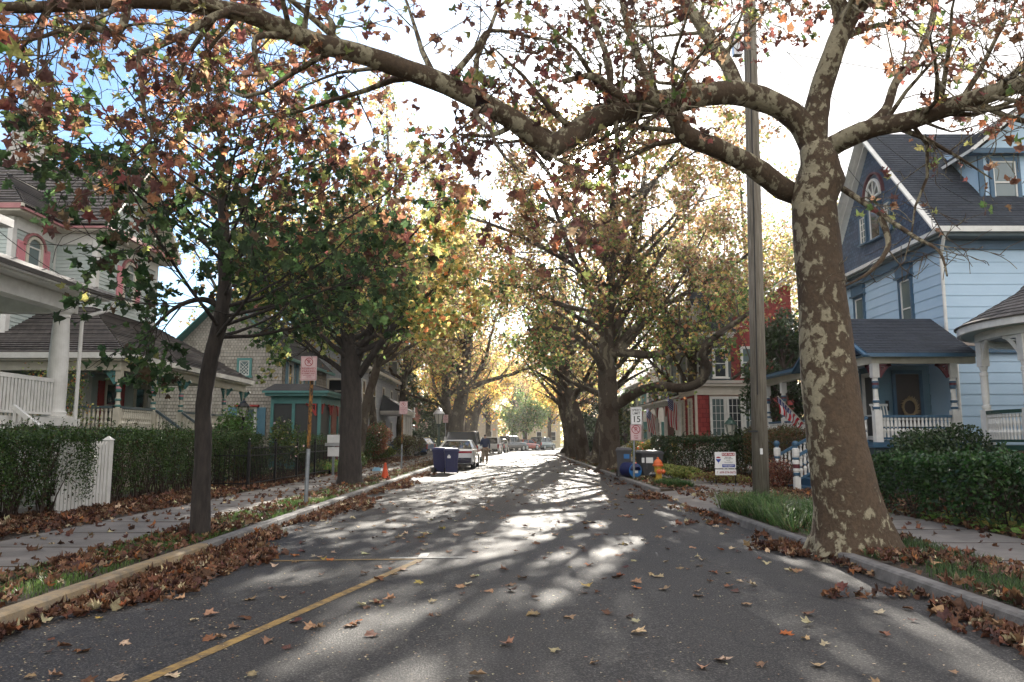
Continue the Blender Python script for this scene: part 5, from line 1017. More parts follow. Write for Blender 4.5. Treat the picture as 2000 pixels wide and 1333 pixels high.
for a in (2.8,4.6): window(R, B1g, a, 8.9, .42, .95, glass='glass_pale', cw=.07, rail=None, grid=(2,4), **BK)
mb = MB(); W_ = B1g; 
for i in range(10):
    t0, t1 = math.pi*i/10, math.pi*(i+1)/10; 
    mb.bar(W_.p(3.7-math.cos(t0)*.5, 9.85+math.sin(t0)*.62, .05), W_.p(3.7-math.cos(t1)*.5, 9.85+math.sin(t1)*.62, .05), .08, .07, 0, W_.n)
for t in (45,90,135): mb.bar(W_.p(3.7,9.85,.05), W_.p(3.7-math.cos(math.radians(t))*.5, 9.85+math.sin(math.radians(t))*.62,.05), .04,.03,0,W_.n)
W_.b(mb, 3.7, 9.85, .05, 1.05, .06, .07)
fw = mb.build('fanlight', 'white_paint', R)
mb = MB(); mb.face([W_.p(3.7-math.cos(math.pi*i/12)*.48, 9.85+math.sin(math.pi*i/12)*.6, .03) for i in range(13)]); mb.build('pane', 'glass', fw)
mb = MB()
for i in range(10):
    t0, t1 = math.pi*i/10, math.pi*(i+1)/10; mb.bar(W_.p(3.7-math.cos(t0)*.72, 9.85+math.sin(t0)*.85, .04), W_.p(3.7-math.cos(t1)*.72, 9.85+math.sin(t1)*.85, .04), .06, .12, 0, W_.n)
mb.build('arch_trim', 'maroon_trim', R)
window(R, B2, 3.1, 2.9, .8, 1.75, cw=.14, glass='glass', **BK); window(R, B2, 5.0, 5.7, .8, 1.6, cw=.12, glass='glass', **BK)
# cross gable dormer
mb = MB(); mb.lap((14.45,22.9,8.5),(14.45,25.6,11.3),(14.45,25.61,11.3),(14.45,22.9,10.2),.14,.012,0,(-1,0,0)); mb.lap((14.45,22.9,8.5),(18.05,22.9,8.5),(18.05,22.9,10.2),(14.45,22.9,10.2),.14,.012,0,(0,-1,0)); mb.build('dormer', 'sky_siding', R)
mb = MB(); mb.box(14.40,22.84,8.5,14.56,22.9,10.25); mb.box(17.94,22.84,8.5,18.1,22.9,10.25); mb.box(14.1,22.6,10.2,18.4,22.9,10.36); mb.build('dormer_trim', 'blue_trim', R)
roof(R, [((14.0,22.5,10.3),(14.0,26.2,10.3),(16.25,26.2,12.1),(16.25,22.5,12.1)), ((18.5,26.2,10.3),(18.5,22.5,10.3),(16.25,22.5,12.1),(16.25,26.2,12.1))], 'slate_roof', .14, .012, name='dormer_roof')
mb = MB(); mb.face([(14.4,22.85,10.37),(18.1,22.85,10.37),(16.25,22.85,11.8)]); mb.build('dormer_gable', 'sky_siding', R)
mb = MB()
for s_ in (-1,1): mb.bar((16.25+s_*2.25,22.46,10.22),(16.25,22.46,12.02),.05,.2,0,(0,1,0))
mb.build('dormer_bargeboard', 'white_paint', R)
WD = Wall((14.45,22.9),(1,0),(0,-1))
for a in (.75,2.8): window(R, WD, a, 9.35, .72, 1.35, glass='glass_pale', cw=.12, grid=(3,None) if False else None, **BK)
# porch
mb = MB(); mb.box(9.45,20.25,1.28,12.4,29.3,1.42); mb.build('porch_floor', 'blue_trim', R)
mb = MB(); mb.box(9.55,20.35,.1,12.4,20.42,1.27); mb.box(9.55,20.43,.1,9.62,29.2,1.27); mb.build('porch_skirt', 'slate_trim', R)
PB_ = ('white_paint','blue_trim','maroon_trim')
for x,y in ((9.68,20.45),(11.75,20.45),(9.68,24.8),(9.68,27.4),(9.68,29.1)): post(R, x, y, 1.42, 3.5, PB_, .095)
mb = MB(); mb.box(9.58,20.36,3.5,12.35,20.54,3.72); mb.box(9.58,20.55,3.5,9.78,29.2,3.719); mb.build('porch_beam', 'cream_paint', R)
mb = MB(); mb.box(9.5,20.3,3.725,12.4,29.2,3.76); mb.build('porch_ceiling', 'sky_siding', R)
rf = roof(R, [((9.3,20.0,3.74),(12.2,20.0,3.74),(12.45,22.6,5.05),(9.3,22.6,5.05)), ((12.6,25.2,3.74),(9.3,25.2,3.74),(9.3,22.6,5.05),(12.45,22.6,5.05)), ((9.2,25.2,3.8),(9.2,29.4,3.8),(12.4,28.6,4.7),(12.4,25.2,4.7))], 'slate_roof', .14, .012, name='porch_roof', under='blue_trim')
mb = MB(); mb.face([(9.36,20.3,3.76),(9.36,24.9,3.76),(9.36,22.6,4.93)]); mb.build('porch_gable', 'scale_wall', R)
mb = MB()
for s_ in (-1,1): mb.bar((9.27,22.6+s_*2.65,3.66),(9.27,22.6,5.0),.06,.16,0,(1,0,0))
mb.build('porch_bargeboard', 'blue_trim', R)
for dx in (1,): bracket(R, 9.8, 20.45, 3.49, 1, 0, .32, 'maroon_trim'); bracket(R, 11.64, 20.45, 3.49, -1, 0, .32, 'maroon_trim'); bracket(R, 9.68, 20.6, 3.49, 0, 1, .32, 'maroon_trim')
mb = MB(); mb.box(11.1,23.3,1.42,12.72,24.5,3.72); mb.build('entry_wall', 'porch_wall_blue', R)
mb = MB(); mb.box(11.62,23.22,1.44,12.32,23.29,3.45); mb.build('door', 'dark_wood', R)
mb = MB(); mb.box(11.52,23.2,1.43,11.61,23.285,3.56); mb.box(12.33,23.2,1.43,12.42,23.285,3.56); mb.box(11.52,23.2,3.46,12.42,23.284,3.57); mb.build('door_frame', 'blue_trim', R)
mb = MB(); mb.box(11.3,23.24,2.35,11.38,23.29,2.65); mb.build('door_lantern', 'black_iron', R)
E1 = Wall((11.1,23.3),(0,1),(-1,0)); window(R, E1, .5, 2.5, .62, 1.9, 'white_paint', 'screen_dark', rail=.35, cw=.08, label='white framed screen door in the porch recess')
rail(R, (9.8,20.45,1.42), (11.64,20.45,1.42), .68, .10, 'blue_trim', 'white_paint', bw=.075, tb=.06, band='blue_trim')
for a,b in ((24.9,27.3),(27.5,29.0)): rail(R, (9.68,a,1.42), (9.68,b,1.42), .68, .12, 'blue_trim', 'white_paint', bw=.075, tb=.06, band='blue_trim')
for y in (20.65,22.1): rail(R, (9.5,y,1.36), (7.62,y,.35), .72, .125, 'blue_trim', 'white_paint', name='stair_rail', bw=.075, band='blue_trim')
mb = MB()
for i in range(6): mb.box(9.44-(i+1)*.29,20.72,.1,9.44-i*.29,22.03,1.2-i*.19)
mb.build('steps', 'blue_trim', R)
for y in (20.65,22.1):
    mb = MB(); x = 7.55; mb.box(x-.075,y-.075,.1,x+.075,y+.075,.50,0)
    mb.lathe([(.06,.5,0),(.06,.53,1),(.085,.55,1),(.085,.62,0),(.06,.63,0),(.085,.66,0),(.085,.73,2),(.088,.84,0),(.085,.92,0),(.06,.95,1),(.085,.97,1),(.085,1.02,0),(.075,1.03,0),(.095,1.06,0),(.095,1.24,0),(.06,1.26,1),(.05,1.29,1),(.085,1.35,1),(.085,1.40,1),(.05,1.45,1)], (x,y), 14); mb.build('newel_post', list(PB_), R)
mb = MB(); mb.box(13.0,22.05,1.35,13.3,22.19,1.65); mb.build('meter_box', 'alu', R)
# wreath and rocking chair stand on the porch
mb = MB(); random.seed(2)
ring_ = [(11.97+.2*math.cos(t), 23.17, 2.45+.24*math.sin(t)) for t in np.linspace(0,2*math.pi,17)]; mb.tube(ring_, [.035]*17, 6, cap=False)
for i in range(150):
    t = random.random()*6.28; p = V((11.97+.2*math.cos(t), 23.15, 2.45+.24*math.sin(t))); q = p+V((math.cos(t+.8)*.11*random.random()+random.uniform(-.03,.03), -.05*random.random(), math.sin(t+.8)*.13*random.random())); mb.bar(p,q,.018,.012)
tag(mb.build('wreath', 'wicker'), 'pale twig wreath hanging on the dark front door of the blue house', 'wreath')
R2 = thing('rocking_chair', 'white slatted rocking chair on the blue porch', 'chair', (10.85,22.4,1.42))
mb = MB(); mb.box(10.6,22.2,1.82,11.1,22.65,1.86); mb.build('seat', 'white_paint', R2)
mb = MB()
for k in range(6): mb.bar((10.63+k*.088,22.65,1.86),(10.63+k*.088,22.8,2.5),.035,.02)
mb.bar((10.58,22.8,2.5),(11.12,22.8,2.5),.03,.07); mb.build('backrest', 'white_paint', R2)
for x in (10.62,11.08):
    mb = MB(); mb.tube([(x,22.0,1.5),(x,22.2,1.45),(x,22.5,1.44),(x,22.85,1.5)], [.02]*4, 6); mb.build('rocker', 'white_paint', R2)
    for y in (22.22,22.62): mb = MB(); mb.bar((x,y,1.44),(x,y,2.05 if y < 22.4 else 1.85),.035,.035,0,(0,1,0)); mb.build('leg', 'white_paint', R2)
# ============================================================ neighbour's round porch at the right edge
R = thing('round_porch', 'white round corner porch with conical shake roof cut by the right edge', 'porch', (13.75,17.8,.1))
cx, cy = 13.75, 17.8
def ring2(r, z, a0=90, a1=330, n=30): return [V((cx+r*math.cos(math.radians(a0+(a1-a0)*i/n)), cy+r*math.sin(math.radians(a0+(a1-a0)*i/n)), z)) for i in range(n+1)]
def band(name, r0, r1, z0, z1, m, root=R):
    mb = MB(); a,b,c,d = ring2(r0,z0), ring2(r1,z0), ring2(r1,z1), ring2(r0,z1)
    for i in range(len(a)-1): mb.hexa([a[i],a[i+1],b[i+1],b[i],d[i],d[i+1],c[i+1],c[i]])
    return mb.build(name, m, root)
band('porch_floor', .1, 2.55, 1.25, 1.36, 'green_iron'); band('porch_skirt', 2.40, 2.48, .1, 1.24, 'tan_trim'); band('porch_beam', 2.32, 2.52, 3.85, 4.06, 'white_paint'); band('fascia', 2.82, 2.9, 4.03, 4.19, 'white_paint'); band('soffit', 2.53, 2.81, 4.04, 4.06, 'soffit_teal')
band('porch_ceiling', .1, 2.31, 4.00, 4.05, 'slate_trim')
mb = MB(); 
for (r0,z0),(r1,z1) in (((2.95,4.2),(1.6,5.0)),((1.6,5.0),(.05,6.6))):
    A, B = ring2(r0,z0), ring2(r1,z1)
    for i in range(len(A)-1): mb.lap(A[i],A[i+1],B[i+1],B[i],.2,.02,0,(0,0,1),uv0=i*.4)
mb.build('roof', 'shake_roof', R)
for deg in (160,198,236,274,312):
    x, y = cx+2.42*math.cos(math.radians(deg)), cy+2.42*math.sin(math.radians(deg)); mb = MB()
    mb.box(x-.1,y-.1,1.36,x+.1,y+.1,2.2); mb.lathe([(.08,0),(.10,.05),(.10,.10),(.07,.12),(.085,.3),(.085,.8),(.095,.82),(.095,.9),(.07,.92),(.09,1.0),(.10,1.05)], (x,y), 14, 2.2); mb.box(x-.1,y-.1,3.25,x+.1,y+.1,3.84); mb.build('porch_column', 'white_paint', R)
    tx, ty = -math.sin(math.radians(deg)), math.cos(math.radians(deg))
    for s_ in (-1,1): bracket(R, x+tx*s_*.1, y+ty*s_*.1, 3.84, tx*s_, ty*s_, .38, 'white_paint')
mb = MB(); t_, b_ = ring2(2.42,2.13,118,330,24), ring2(2.42,1.46,118,330,24)
for i in range(24): mb.bar(t_[i],t_[i+1],.11,.08,0); mb.bar(b_[i],b_[i+1],.08,.06,0)
for p in ring2(2.42,1.36,118,330,84): mb.lathe([(.03,.12,1),(.03,.2,1),(.048,.3,1),(.022,.36,1),(.022,.4,1),(.04,.5,1),(.02,.62,1),(.04,.66,1),(.03,.72,1)], (p.x,p.y), 6, p.z)
mb.build('railing', ['green_iron','white_paint'], R)
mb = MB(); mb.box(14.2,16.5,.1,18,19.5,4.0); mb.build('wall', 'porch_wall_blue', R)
# ============================================================ red shingled house on the right
R = thing('red_house', 'dark red shingled house with a cream sunroom, flags and a white street porch', 'house', (12,44,.1))
F1 = Wall((8.6,36),(1,0),(0,-1)); F2 = Wall((8.6,36),(0,1),(-1,0))
mb = MB(); sid(mb,F1,0,.62,1.0,3.55,.22,.022); sid(mb,F2,0,3.2,1.0,3.55,.22,.022); G1 = Wall((10.9,40.2),(1,0),(0,-1)); sid(mb,G1,0,3.9,1,7.4,.22,.022); sid(mb,Wall((10.6,42),(0,1),(-1,0)),0,11,4,6.9,.22,.022); mb.face([(14.8,42,1),(14.8,54,1),(14.8,54,7.6),(14.8,42,7.6)]); mb.lap((10.9,40.2,7.41),(14.8,40.2,7.41),(14.8,40.2,9.6),(14.5,40.2,9.6),.22,.012,0,(0,-1,0)); mb.build('wall', 'red_shingle', R)
mb = MB(); sid(mb,Wall((10.0,38.8),(0,1),(-1,0)),0,12.5,4.1,6.6,.18,.012); sid(mb,Wall((10.0,38.8),(1,0),(0,-1)),0,1.1,4.1,6.6,.18,.012); mb.build('upper_wall', 'slate_trim', R)
mb = MB(); mb.box(8.5,35.9,.1,11.7,39.2,1.0); mb.build('sunroom_base', 'white_paint', R)
mb = MB(); mb.box(8.52,35.92,3.55,11.75,39.3,3.95); mb.box(8.35,35.75,3.95,11.9,39.4,4.07); mb.build('sunroom_cornice', 'beige_trim', R)
mb = MB(); mb.lap((8.3,35.7,4.08),(11.95,35.7,4.08),(11.2,37.5,4.35),(9.4,37.5,4.35),.4,.01,0,(0,0,1)); mb.lap((8.3,39.4,4.08),(8.3,35.7,4.08),(9.4,37.5,4.35),(9.4,39.4,4.35),.4,.01,0,(0,0,1)); mb.face([(9.4,37.5,4.35),(11.2,37.5,4.35),(11.2,39.4,4.36),(9.4,39.4,4.36)]); mb.build('sunroom_roof', 'flat_roof', R)
for a in (1.02,1.80,2.58): window(R, F1, a, 2.35, .62, 2.1, 'white_paint', 'glass_pale' if a != 1.8 else 'glass', grid=(3,6), rail=None, cw=.07)
mb = MB(); mb.box(8.60,35.98,1.0,11.7,36.0,1.25); mb.box(8.55,35.96,1,8.66,36.06,3.55); mb.build('sunroom_trim', 'beige_trim', R)
for a in (1.0,2.6): window(R, F2, a, 2.35, .6, 2.0, 'cream_paint', 'glass_pale', grid=(2,5), rail=None, cw=.08)
mb = MB(); mb.box(8.44,38.9,.3,8.58,39.9,3.3); mb.build('door', 'white_paint', R)
# porch along the street
mb = MB(); mb.box(8.3,39.6,.6,10.6,53,.75); mb.box(8.35,39.65,.1,8.45,53,.6); mb.build('porch_floor', 'beige_trim', R)
mb = MB(); mb.box(10.55,39.4,.75,10.6,53,3.6); mb.build('porch_wall', 'brick_red', R)
for k,y in enumerate((40.0,42.6,45.2,47.8,50.4,52.8)): 
    mb = MB(); mb.box(8.4,y-.08,.75,8.56,y+.08,3.3); mb.build('porch_post', 'white_paint', R); bracket(R, 8.48, y-.08, 3.3, 0, -1, .5, 'red_paint'); bracket(R, 8.48, y+.08, 3.3, 0, 1, .5, 'red_paint')
    if k < 5 and k != 3: rail(R, (8.48,y+.1,.75), (8.48,y+2.5,.75), .75, .15, 'white_paint', 'white_paint', turned=False, bw=.05)
mb = MB(); mb.box(8.3,39.5,3.3,8.65,53.1,3.55); mb.build('porch_beam', 'white_paint', R)
roof(R, [((8.0,53.3,3.56),(8.0,39.3,3.56),(10.1,39.3,4.25),(10.1,53.3,4.25))], 'grey_roof', .14, .01, name='porch_roof')
for y in (47.9,50.3): rail(R, (8.3,y,.75), (6.9,y,.15), .75, .15, 'white_paint', 'white_paint', name='stair_rail', turned=False, bw=.05)
mb = MB(); 
for i in range(4): mb.box(8.29-(i+1)*.3,47.95,.1,8.29-i*.3,50.25,.62-i*.15)
mb.build('steps', 'beige_trim', R)
for i,y in enumerate((40.6,43.2,45.8,48.4)): window(R, Wall((10.0,40),(0,1),(-1,0)), y-40, 5.35, .7, 1.35, 'white_paint', 'glass')
window(R, Wall((10.0,38.8),(1,0),(0,-1)), .55, 5.3, .6, 1.4, 'white_paint', 'glass'); window(R, G1, 1.5, 5.5, .6, 1.5, 'white_paint', 'glass_pale'); window(R, G1, 3.2, 5.6, .6, 1.4, 'white_paint', 'glass_pale')
mb = MB(); mb.box(9.6,38.4,6.6,11.2,51.8,6.85); mb.build('eave', 'white_paint', R)
roof(R, [((9.5,38.3,6.86),(11.3,38.3,6.86),(11.3,40.2,9.3),(10.6,40.2,9.3)), ((9.5,51.9,6.86),(9.5,38.3,6.86),(10.6,40.2,9.3),(10.6,50.2,9.3)), ((10.6,39.9,7.45),(10.6,50,7.45),(15,50,10.3),(15,39.9,10.3))], 'slate_roof', .16, .012)
for y in (41,45,49):
    mb = MB(); mb.box(9.75,y-.7,6.9,11.5,y+.7,8.6); mb.build('dormer', 'white_paint', R); window(R, Wall((9.74,y),(0,1),(-1,0)), 0, 7.7, .7, 1.1, 'white_paint', 'glass')
    roof(R, [((9.5,y-.95,8.5),(9.5,y,9.4),(11.8,y,9.4),(11.8,y-.95,8.5))[::1] and ((11.8,y-.95,8.5),(9.5,y-.95,8.5),(9.5,y,9.4),(11.8,y,9.4)), ((9.5,y+.95,8.5),(11.8,y+.95,8.5),(11.8,y,9.4),(9.5,y,9.4))], 'slate_roof', .16, .01, name='dormer_roof')
# ============================================================ houses farther down
def simple_house(name, label, x0, x1, y0, y1, h, rh, wm, rm, side, wins=3, base=.1, sh_m=None, trim='white_paint', porch=None):
    R = thing(name, label, 'house', ((x0+x1)/2,(y0+y1)/2,base)); mb = MB(); fx = x1 if side > 0 else x0; n = (1,0) if side > 0 else (-1,0)
    A = Wall((x0,y0),(1,0),(0,-1)); B = Wall((fx,y0),(0,1),n); sid(mb,A,0,x1-x0,base,h,.22,.022); sid(mb,B,0,y1-y0,base,h,.22,.022); xm = (x0+x1)/2
    mb.lap((x0,y0,h),(x1,y0,h),(xm+.05,y0,h+rh-.1),(xm-.05,y0,h+rh-.1),.22,.012,0,(0,-1,0)); mb.face([(x0,y1,base),(x1,y1,base),(x1,y1,h),(xm,y1,h+rh-.1),(x0,y1,h)]); mb.build('wall', wm, R)
    roof(R, [((x1+.4,y0-.4,h-.1),(x1+.4,y1+.4,h-.1),(xm,y1+.4,h+rh),(xm,y0-.4,h+rh)), ((x0-.4,y1+.4,h-.1),(x0-.4,y0-.4,h-.1),(xm,y0-.4,h+rh),(xm,y1+.4,h+rh))], rm, .16, .012)
    mb = MB(); mb.bar((x1+.4,y0-.43,h-.15),(xm,y0-.43,h+rh-.03),.05,.22,0,(0,1,0)); mb.bar((x0-.4,y0-.43,h-.15),(xm,y0-.42,h+rh-.03),.05,.22,0,(0,1,0)); mb.build('bargeboard', trim, R)
    for f in range(2 if h > 4.5 else 1):
        for i in range(wins):
            window(R, A, (i+.5)*(x1-x0)/wins, 2.0+f*2.8, .85, 1.5, trim, 'glass', shutters=(sh_m,.38) if sh_m else None)
            window(R, B, (i+.5)*(y1-y0)/wins, 2.0+f*2.8, .85, 1.5, trim, 'glass', shutters=(sh_m,.38) if sh_m else None)
    if porch:
        px = fx+porch*side; mb = MB(); mb.box(min(fx,px),y0+.5,.1,max(fx,px),y1-.5,.7); mb.build('porch_floor', trim, R)
        for i in range(4): mb = MB(); yy = y0+.7+i*(y1-y0-1.4)/3; mb.box(px-side*.25-.08,yy-.08,.7,px-side*.25+.08,yy+.08,3.1); mb.build('porch_post', trim, R)
        a, b, c, d = (px+side*.2,y0+.3,3.1),(px+side*.2,y1-.3,3.1),(fx,y1-.3,4.0),(fx,y0+.3,4.0); roof(R, [(a,b,c,d)], rm, .16, .01, name='porch_roof')
        rail(R, (px-side*.25,y0+.8,.7), (px-side*.25,y1-.8,.7), .75, .3, trim, trim, turned=False)
    return R
simple_house('white_house', 'white house with teal shutters beyond the red house porch', 9.8, 15, 58, 67, 5.8, 2.6, 'white_paint', 'grey_roof', -1, 3, sh_m='teal_trim', porch=2.0)
simple_house('grey_house', 'grey roofed house mostly hidden by trees on the far right', 11.5, 17, 74, 83, 5.6, 2.6, 'pale_shingle', 'slate_roof', -1, 3)
simple_house('beige_house', 'beige house seen behind the parked cars at the end of the street', -9.5, -2.5, 124, 133, 5.6, 2.6, 'far_beige', 'grey_roof', 1, 3)
simple_house('cream_house', 'sunlit cream house wall at the end of the street behind the red car', 1.0, 8.5, 136, 144, 5.4, 2.6, 'far_cream', 'grey_roof', -1, 3)
simple_house('brick_house', 'red brick house partly visible beyond the pale shingled house', -17, -10.8, 90, 100, 6.2, 2.8, 'brick_red', 'slate_roof', 1, 3)
# ------------------------------------------------------------ utility pole and wires
pb = gz(1487,992,.12)
R = thing('utility_pole', 'weathered wooden utility pole standing in green lilyturf by the kerb', 'pole', (pb.x,pb.y,.12))
ptop = at(1457,-260,pb.y); mb = MB(); mb.tube([V((pb.x,pb.y,0)), V((pb.x,pb.y,0)).lerp(ptop,.33), V((pb.x,pb.y,0)).lerp(ptop,.66), ptop], [.165,.15,.14,.13], 28); mb.build('pole', 'pole_wood', R, smooth=True)
q = at(1440,88,pb.y-.12); mb = MB(); mb.box(q.x-.1,q.y-.08,q.z-.25,q.x+.08,q.y+.08,q.z+.22); mb.box(q.x-.12,q.y-.1,q.z+.22,q.x+.1,q.y+.1,q.z+.26); mb.build('pole_box', 'alu', R)
q = at(1487,882,pb.y-.185); mb = MB(); mb.box(q.x-.025,q.y-.01,q.z-.06,q.x+.025,q.y+.012,q.z+.06); mb.build('pole_tag', 'sign_white', R)
mb = MB(); mb.tube([(q.x,q.y-.012,q.z-.035),(q.x,q.y-.012,q.z+.035)], [.006,.006], 6); 
q = at(1469,843,pb.y-.19); mb = MB(); mb.box(q.x-.08,q.y-.05,q.z-.02,q.x+.10,q.y+.03,q.z+.02); mb.build('pole_bracket', 'wire_black', R)
mb = MB(); v0 = V((pb.x-.04,pb.y-.17,2.4)); mb.tube([v0, v0.lerp(ptop+V((-.04,-.145,0)),.5), ptop+V((-.04,-.145,0))], [.012]*3, 5); mb.build('conduit', 'wire_black', R)
def wire(label, p, q, sag=.3, r=.009, name='overhead_wire'):
    p, q = V(p), V(q); mb = MB(); pts = [p.lerp(q,i/14)-V((0,0,sag*4*(i/14)*(1-i/14))) for i in range(15)]; mb.tube(pts, [r]*15, 5); tag(mb.build(name, 'wire_black'), label, 'wire')
tp_ = at(1460,40,pb.y)
wire('thin service wire running from the utility pole to the gable of the blue house', tp_, (11.75,22.4,7.6), .35)
wire('thin wire dropping from the utility pole towards the blue house dormer', at(1462,20,pb.y), (14.1,22.7,8.6), .5)
wire('thin wire from the utility pole passing over the round porch', at(1458,90,pb.y), (24,13,6.2), .4)
wire('thin cable crossing in front of the sage house from the white porch gutter', (-13,17,5.2), (-12.0,28.8,6.4), .25)
wire('thin cable hanging to the cornice of the sage house, top left', (-15.6,20,8.7), (-13.4,25.6,6.2), .5, .012)
wire('twin power line high over the right kerb, running down the street', at(1455,-60,pb.y), (6.3,60,9.6), .8)
# ------------------------------------------------------------ parking and speed signs
def plate(R, c, w, h, m, text, border='sign_red', circle=None, name='sign_plate', rc=.02):
    mb = MB(); mb.box(c.x-w/2,c.y-.003,c.z-h/2,c.x+w/2,c.y+.003,c.z+h/2); o = mb.build(name, m, R)
    b = rootloc(R); cx, cz, y = c.x-b.x, c.z-b.z, c.y-b.y-.005; mb = MB(); t = .006; i = .015
    for x0,x1,z0,z1 in ((-w/2+i,w/2-i,h/2-i-t,h/2-i),(-w/2+i,w/2-i,-h/2+i,-h/2+i+t),(-w/2+i,-w/2+i+t,-h/2+i+t,h/2-i-t),(w/2-i-t,w/2-i,-h/2+i+t,h/2-i-t)): mb.box(c.x+x0,c.y-.0055,c.z+z0,c.x+x1,c.y-.0032,c.z+z1)
    mb.build('sign_border', border, o)
    if circle:
        r, dz = circle; mb = MB(); pts = [(c.x+r*math.cos(a), c.z+dz+r*math.sin(a)) for a in np.linspace(0,2*math.pi,29)]
        for p,q in zip(pts[:-1],pts[1:]): mb.bar((p[0],c.y-.005,p[1]),(q[0],c.y-.005,q[1]),r*.16,.004,0,(0,1,0)) if False else mb.ob(((p[0]+q[0])/2,c.y-.0055,(p[1]+q[1])/2), V((q[0]-p[0],0,q[1]-p[1]))*.52, V((q[1]-p[1],0,p[0]-q[0])).normalized()*r*.09, V((0,.0012,0)))
        a = V((.7071,0,-.7071)); mb.ob((c.x,c.y-.0072,c.z+dz), a*r*.96, V((.7071,0,.7071))*r*.08, V((0,.0006,0))); mb.build('sign_symbol', border, o)
        text_mesh('sign_lettering', 'P', r*1.55, cx, cz+dz, y, 'sign_black' if False else border, o)
    for s, sz, dz, sx, m2 in text: text_mesh('sign_lettering', s, sz, cx, cz+dz, y, m2, o, sx)
    return o
RP = lambda k=1: [('RESERVED', .062*k, -.005*k, 1.05, 'sign_red'), ('PARKING', .062*k, -.065*k, 1.08, 'sign_red'), ('BY PERMIT ONLY', .038*k, -.112*k, 1.0, 'sign_red'), ('VEHICLES SUBJECT TO', .025*k, -.152*k, 1.0, 'sign_red'), ('TOWING', .025*k, -.185*k, 1.1, 'sign_red'), ('AT OWNER EXPENSE', .018*k, -.212*k, 1.0, 'sign_red')]
def signpost(name, label, base, top, m, rad=.03, lean=(0,0)):
    R = thing(name, label, 'sign', tuple(base)); mb = MB(); b = V(base); t = V((b.x+lean[0], b.y+lean[1], top))
    m1 = b.lerp(t,.38); mb.tube([b-V((0,0,.1)), m1], [rad,rad], 10); mb.build('pole', 'galvanised' if m != 'galvanised' else m, R)
    mb = MB(); mb.tube([m1, t], [rad*.9,rad*.9], 10); mb.build('pole', m, R); return R, t
b = gz(597,985,.12); R, t = signpost('parking_sign', 'reserved parking sign on a rust-stained pole, nearest on the left verge', b, at(603,705,b.y).z, 'rusty_post', .045, (.05,0))
c = at(603,720,b.y-.06); plate(R, V((c.x,b.y-.06,c.z)), .35, .53, 'sign_pinkwhite', RP(), circle=(.085,.14))
b = gz(784,920,.12); R, t = signpost('parking_sign', 'second reserved parking sign on a brown pole beyond the orange cone', b, at(788,785,b.y).z, 'rusty_post', .035)
c = at(788,797,b.y-.06); plate(R, V((c.x,b.y-.05,c.z)), .36, .56, 'sign_pinkwhite', RP(1.03), circle=(.085,.15))
b = V((-5.1,56.5-8,.12)); b = V(((871-1000)/1500*48,48,.12)); R, t = signpost('parking_sign', 'distant reserved parking sign on a thin post against the thick tree trunk', b, 3.0, 'galvanised', .03)
plate(R, V((b.x,b.y-.05,2.75)), .33, .5, 'sign_pinkwhite', RP(.95), circle=(.08,.13)); mb = MB(); mb.box(b.x-.08,b.y-.05,1.4,b.x+.08,b.y-.045,1.65); mb.build('notice_plate', 'sign_white', R)
b = gz(1238,936,.12); R, t = signpost('speed_limit_sign', 'speed limit 15 sign above a no parking sign on a grey post', b, at(1243,798,b.y).z, 'galvanised', .04, (.06,0))
c = at(1243,813,b.y-.06); plate(R, V((c.x,b.y-.06,c.z)), .40, .62, 'sign_white', [('SPEED',.115,.20,1.0,'sign_black'),('LIMIT',.115,.09,1.0,'sign_black'),('15',.30,-.12,1.0,'sign_black')], border='sign_black')
c = at(1242,845,b.y-.06); plate(R, V((c.x,b.y-.06,c.z)), .38, .55, 'sign_pinkwhite', [('ANY',.075,-.12,1,'sign_red'),('TIME',.075,-.20,1,'sign_red')], circle=(.14,.10))
# ------------------------------------------------------------ for sale sign
b = gz(1418,950,.12); R = thing('for_sale_sign', 'white for sale yard sign with a red top bar in front of the dark hedge', 'sign', tuple(b)); w_, h_ = .62, .48
mb = MB()
for s_ in (-1,1): mb.bar((b.x+s_*.29,b.y,.05),(b.x+s_*.29,b.y,1.12),.02,.02,0,(0,1,0))
mb.bar((b.x-.3,b.y,.60),(b.x+.3,b.y,.60),.02,.02); mb.build('frame', 'black_iron', R)
c = V((b.x,b.y-.02,.88)); mb = MB(); mb.box(c.x-w_/2,c.y-.004,c.z-h_/2,c.x+w_/2,c.y+.004,c.z+h_/2); o = mb.build('sign_plate', 'sign_white', R); bx = rootloc(R)
mb = MB(); mb.box(c.x-.10,c.y-.007,c.z+.125,c.x+.28,c.y-.0045,c.z+.215); mb.build('red_bar', 'sign_red', o); mb = MB(); mb.box(c.x-.10,c.y-.007,c.z-.205,c.x+.28,c.y-.0045,c.z-.12); mb.build('blue_bar', 'sign_blue', o)
TX = lambda s,sz,x,z,m,par,sx=1: text_mesh('sign_lettering', s, sz, c.x+x-bx.x, c.z+z-bx.z, c.y-bx.y-.0085, m, par, sx)
TX('FOR SALE', .075, .09, .168, 'sign_white', o, 1.15); 
# the lines too small to read in the photo: rows of broken thin strokes
def strokes(z, wd, hgt, m):
    mb = MB(); x = -wd/2
    while x < wd/2:
        l = random.uniform(.008,.02); mb.box(c.x+.09+x,c.y-.0095,c.z+z-hgt/2*random.uniform(.6,1),c.x+.09+min(x+l,wd/2),c.y-.0075,c.z+z+hgt/2*random.uniform(.6,1)); x += l+random.choice((.005,.005,.016))
    mb.build('sign_lettering', m, o)
for z, wd, hg, m_ in ((.085,.20,.026,'sign_black'),(.04,.26,.022,'sign_black'),(-.005,.12,.020,'sign_black'),(-.06,.26,.018,'sign_black'),(-.150,.32,.024,'sign_white'),(-.185,.24,.016,'sign_white')): strokes(z, wd, hg, m_)
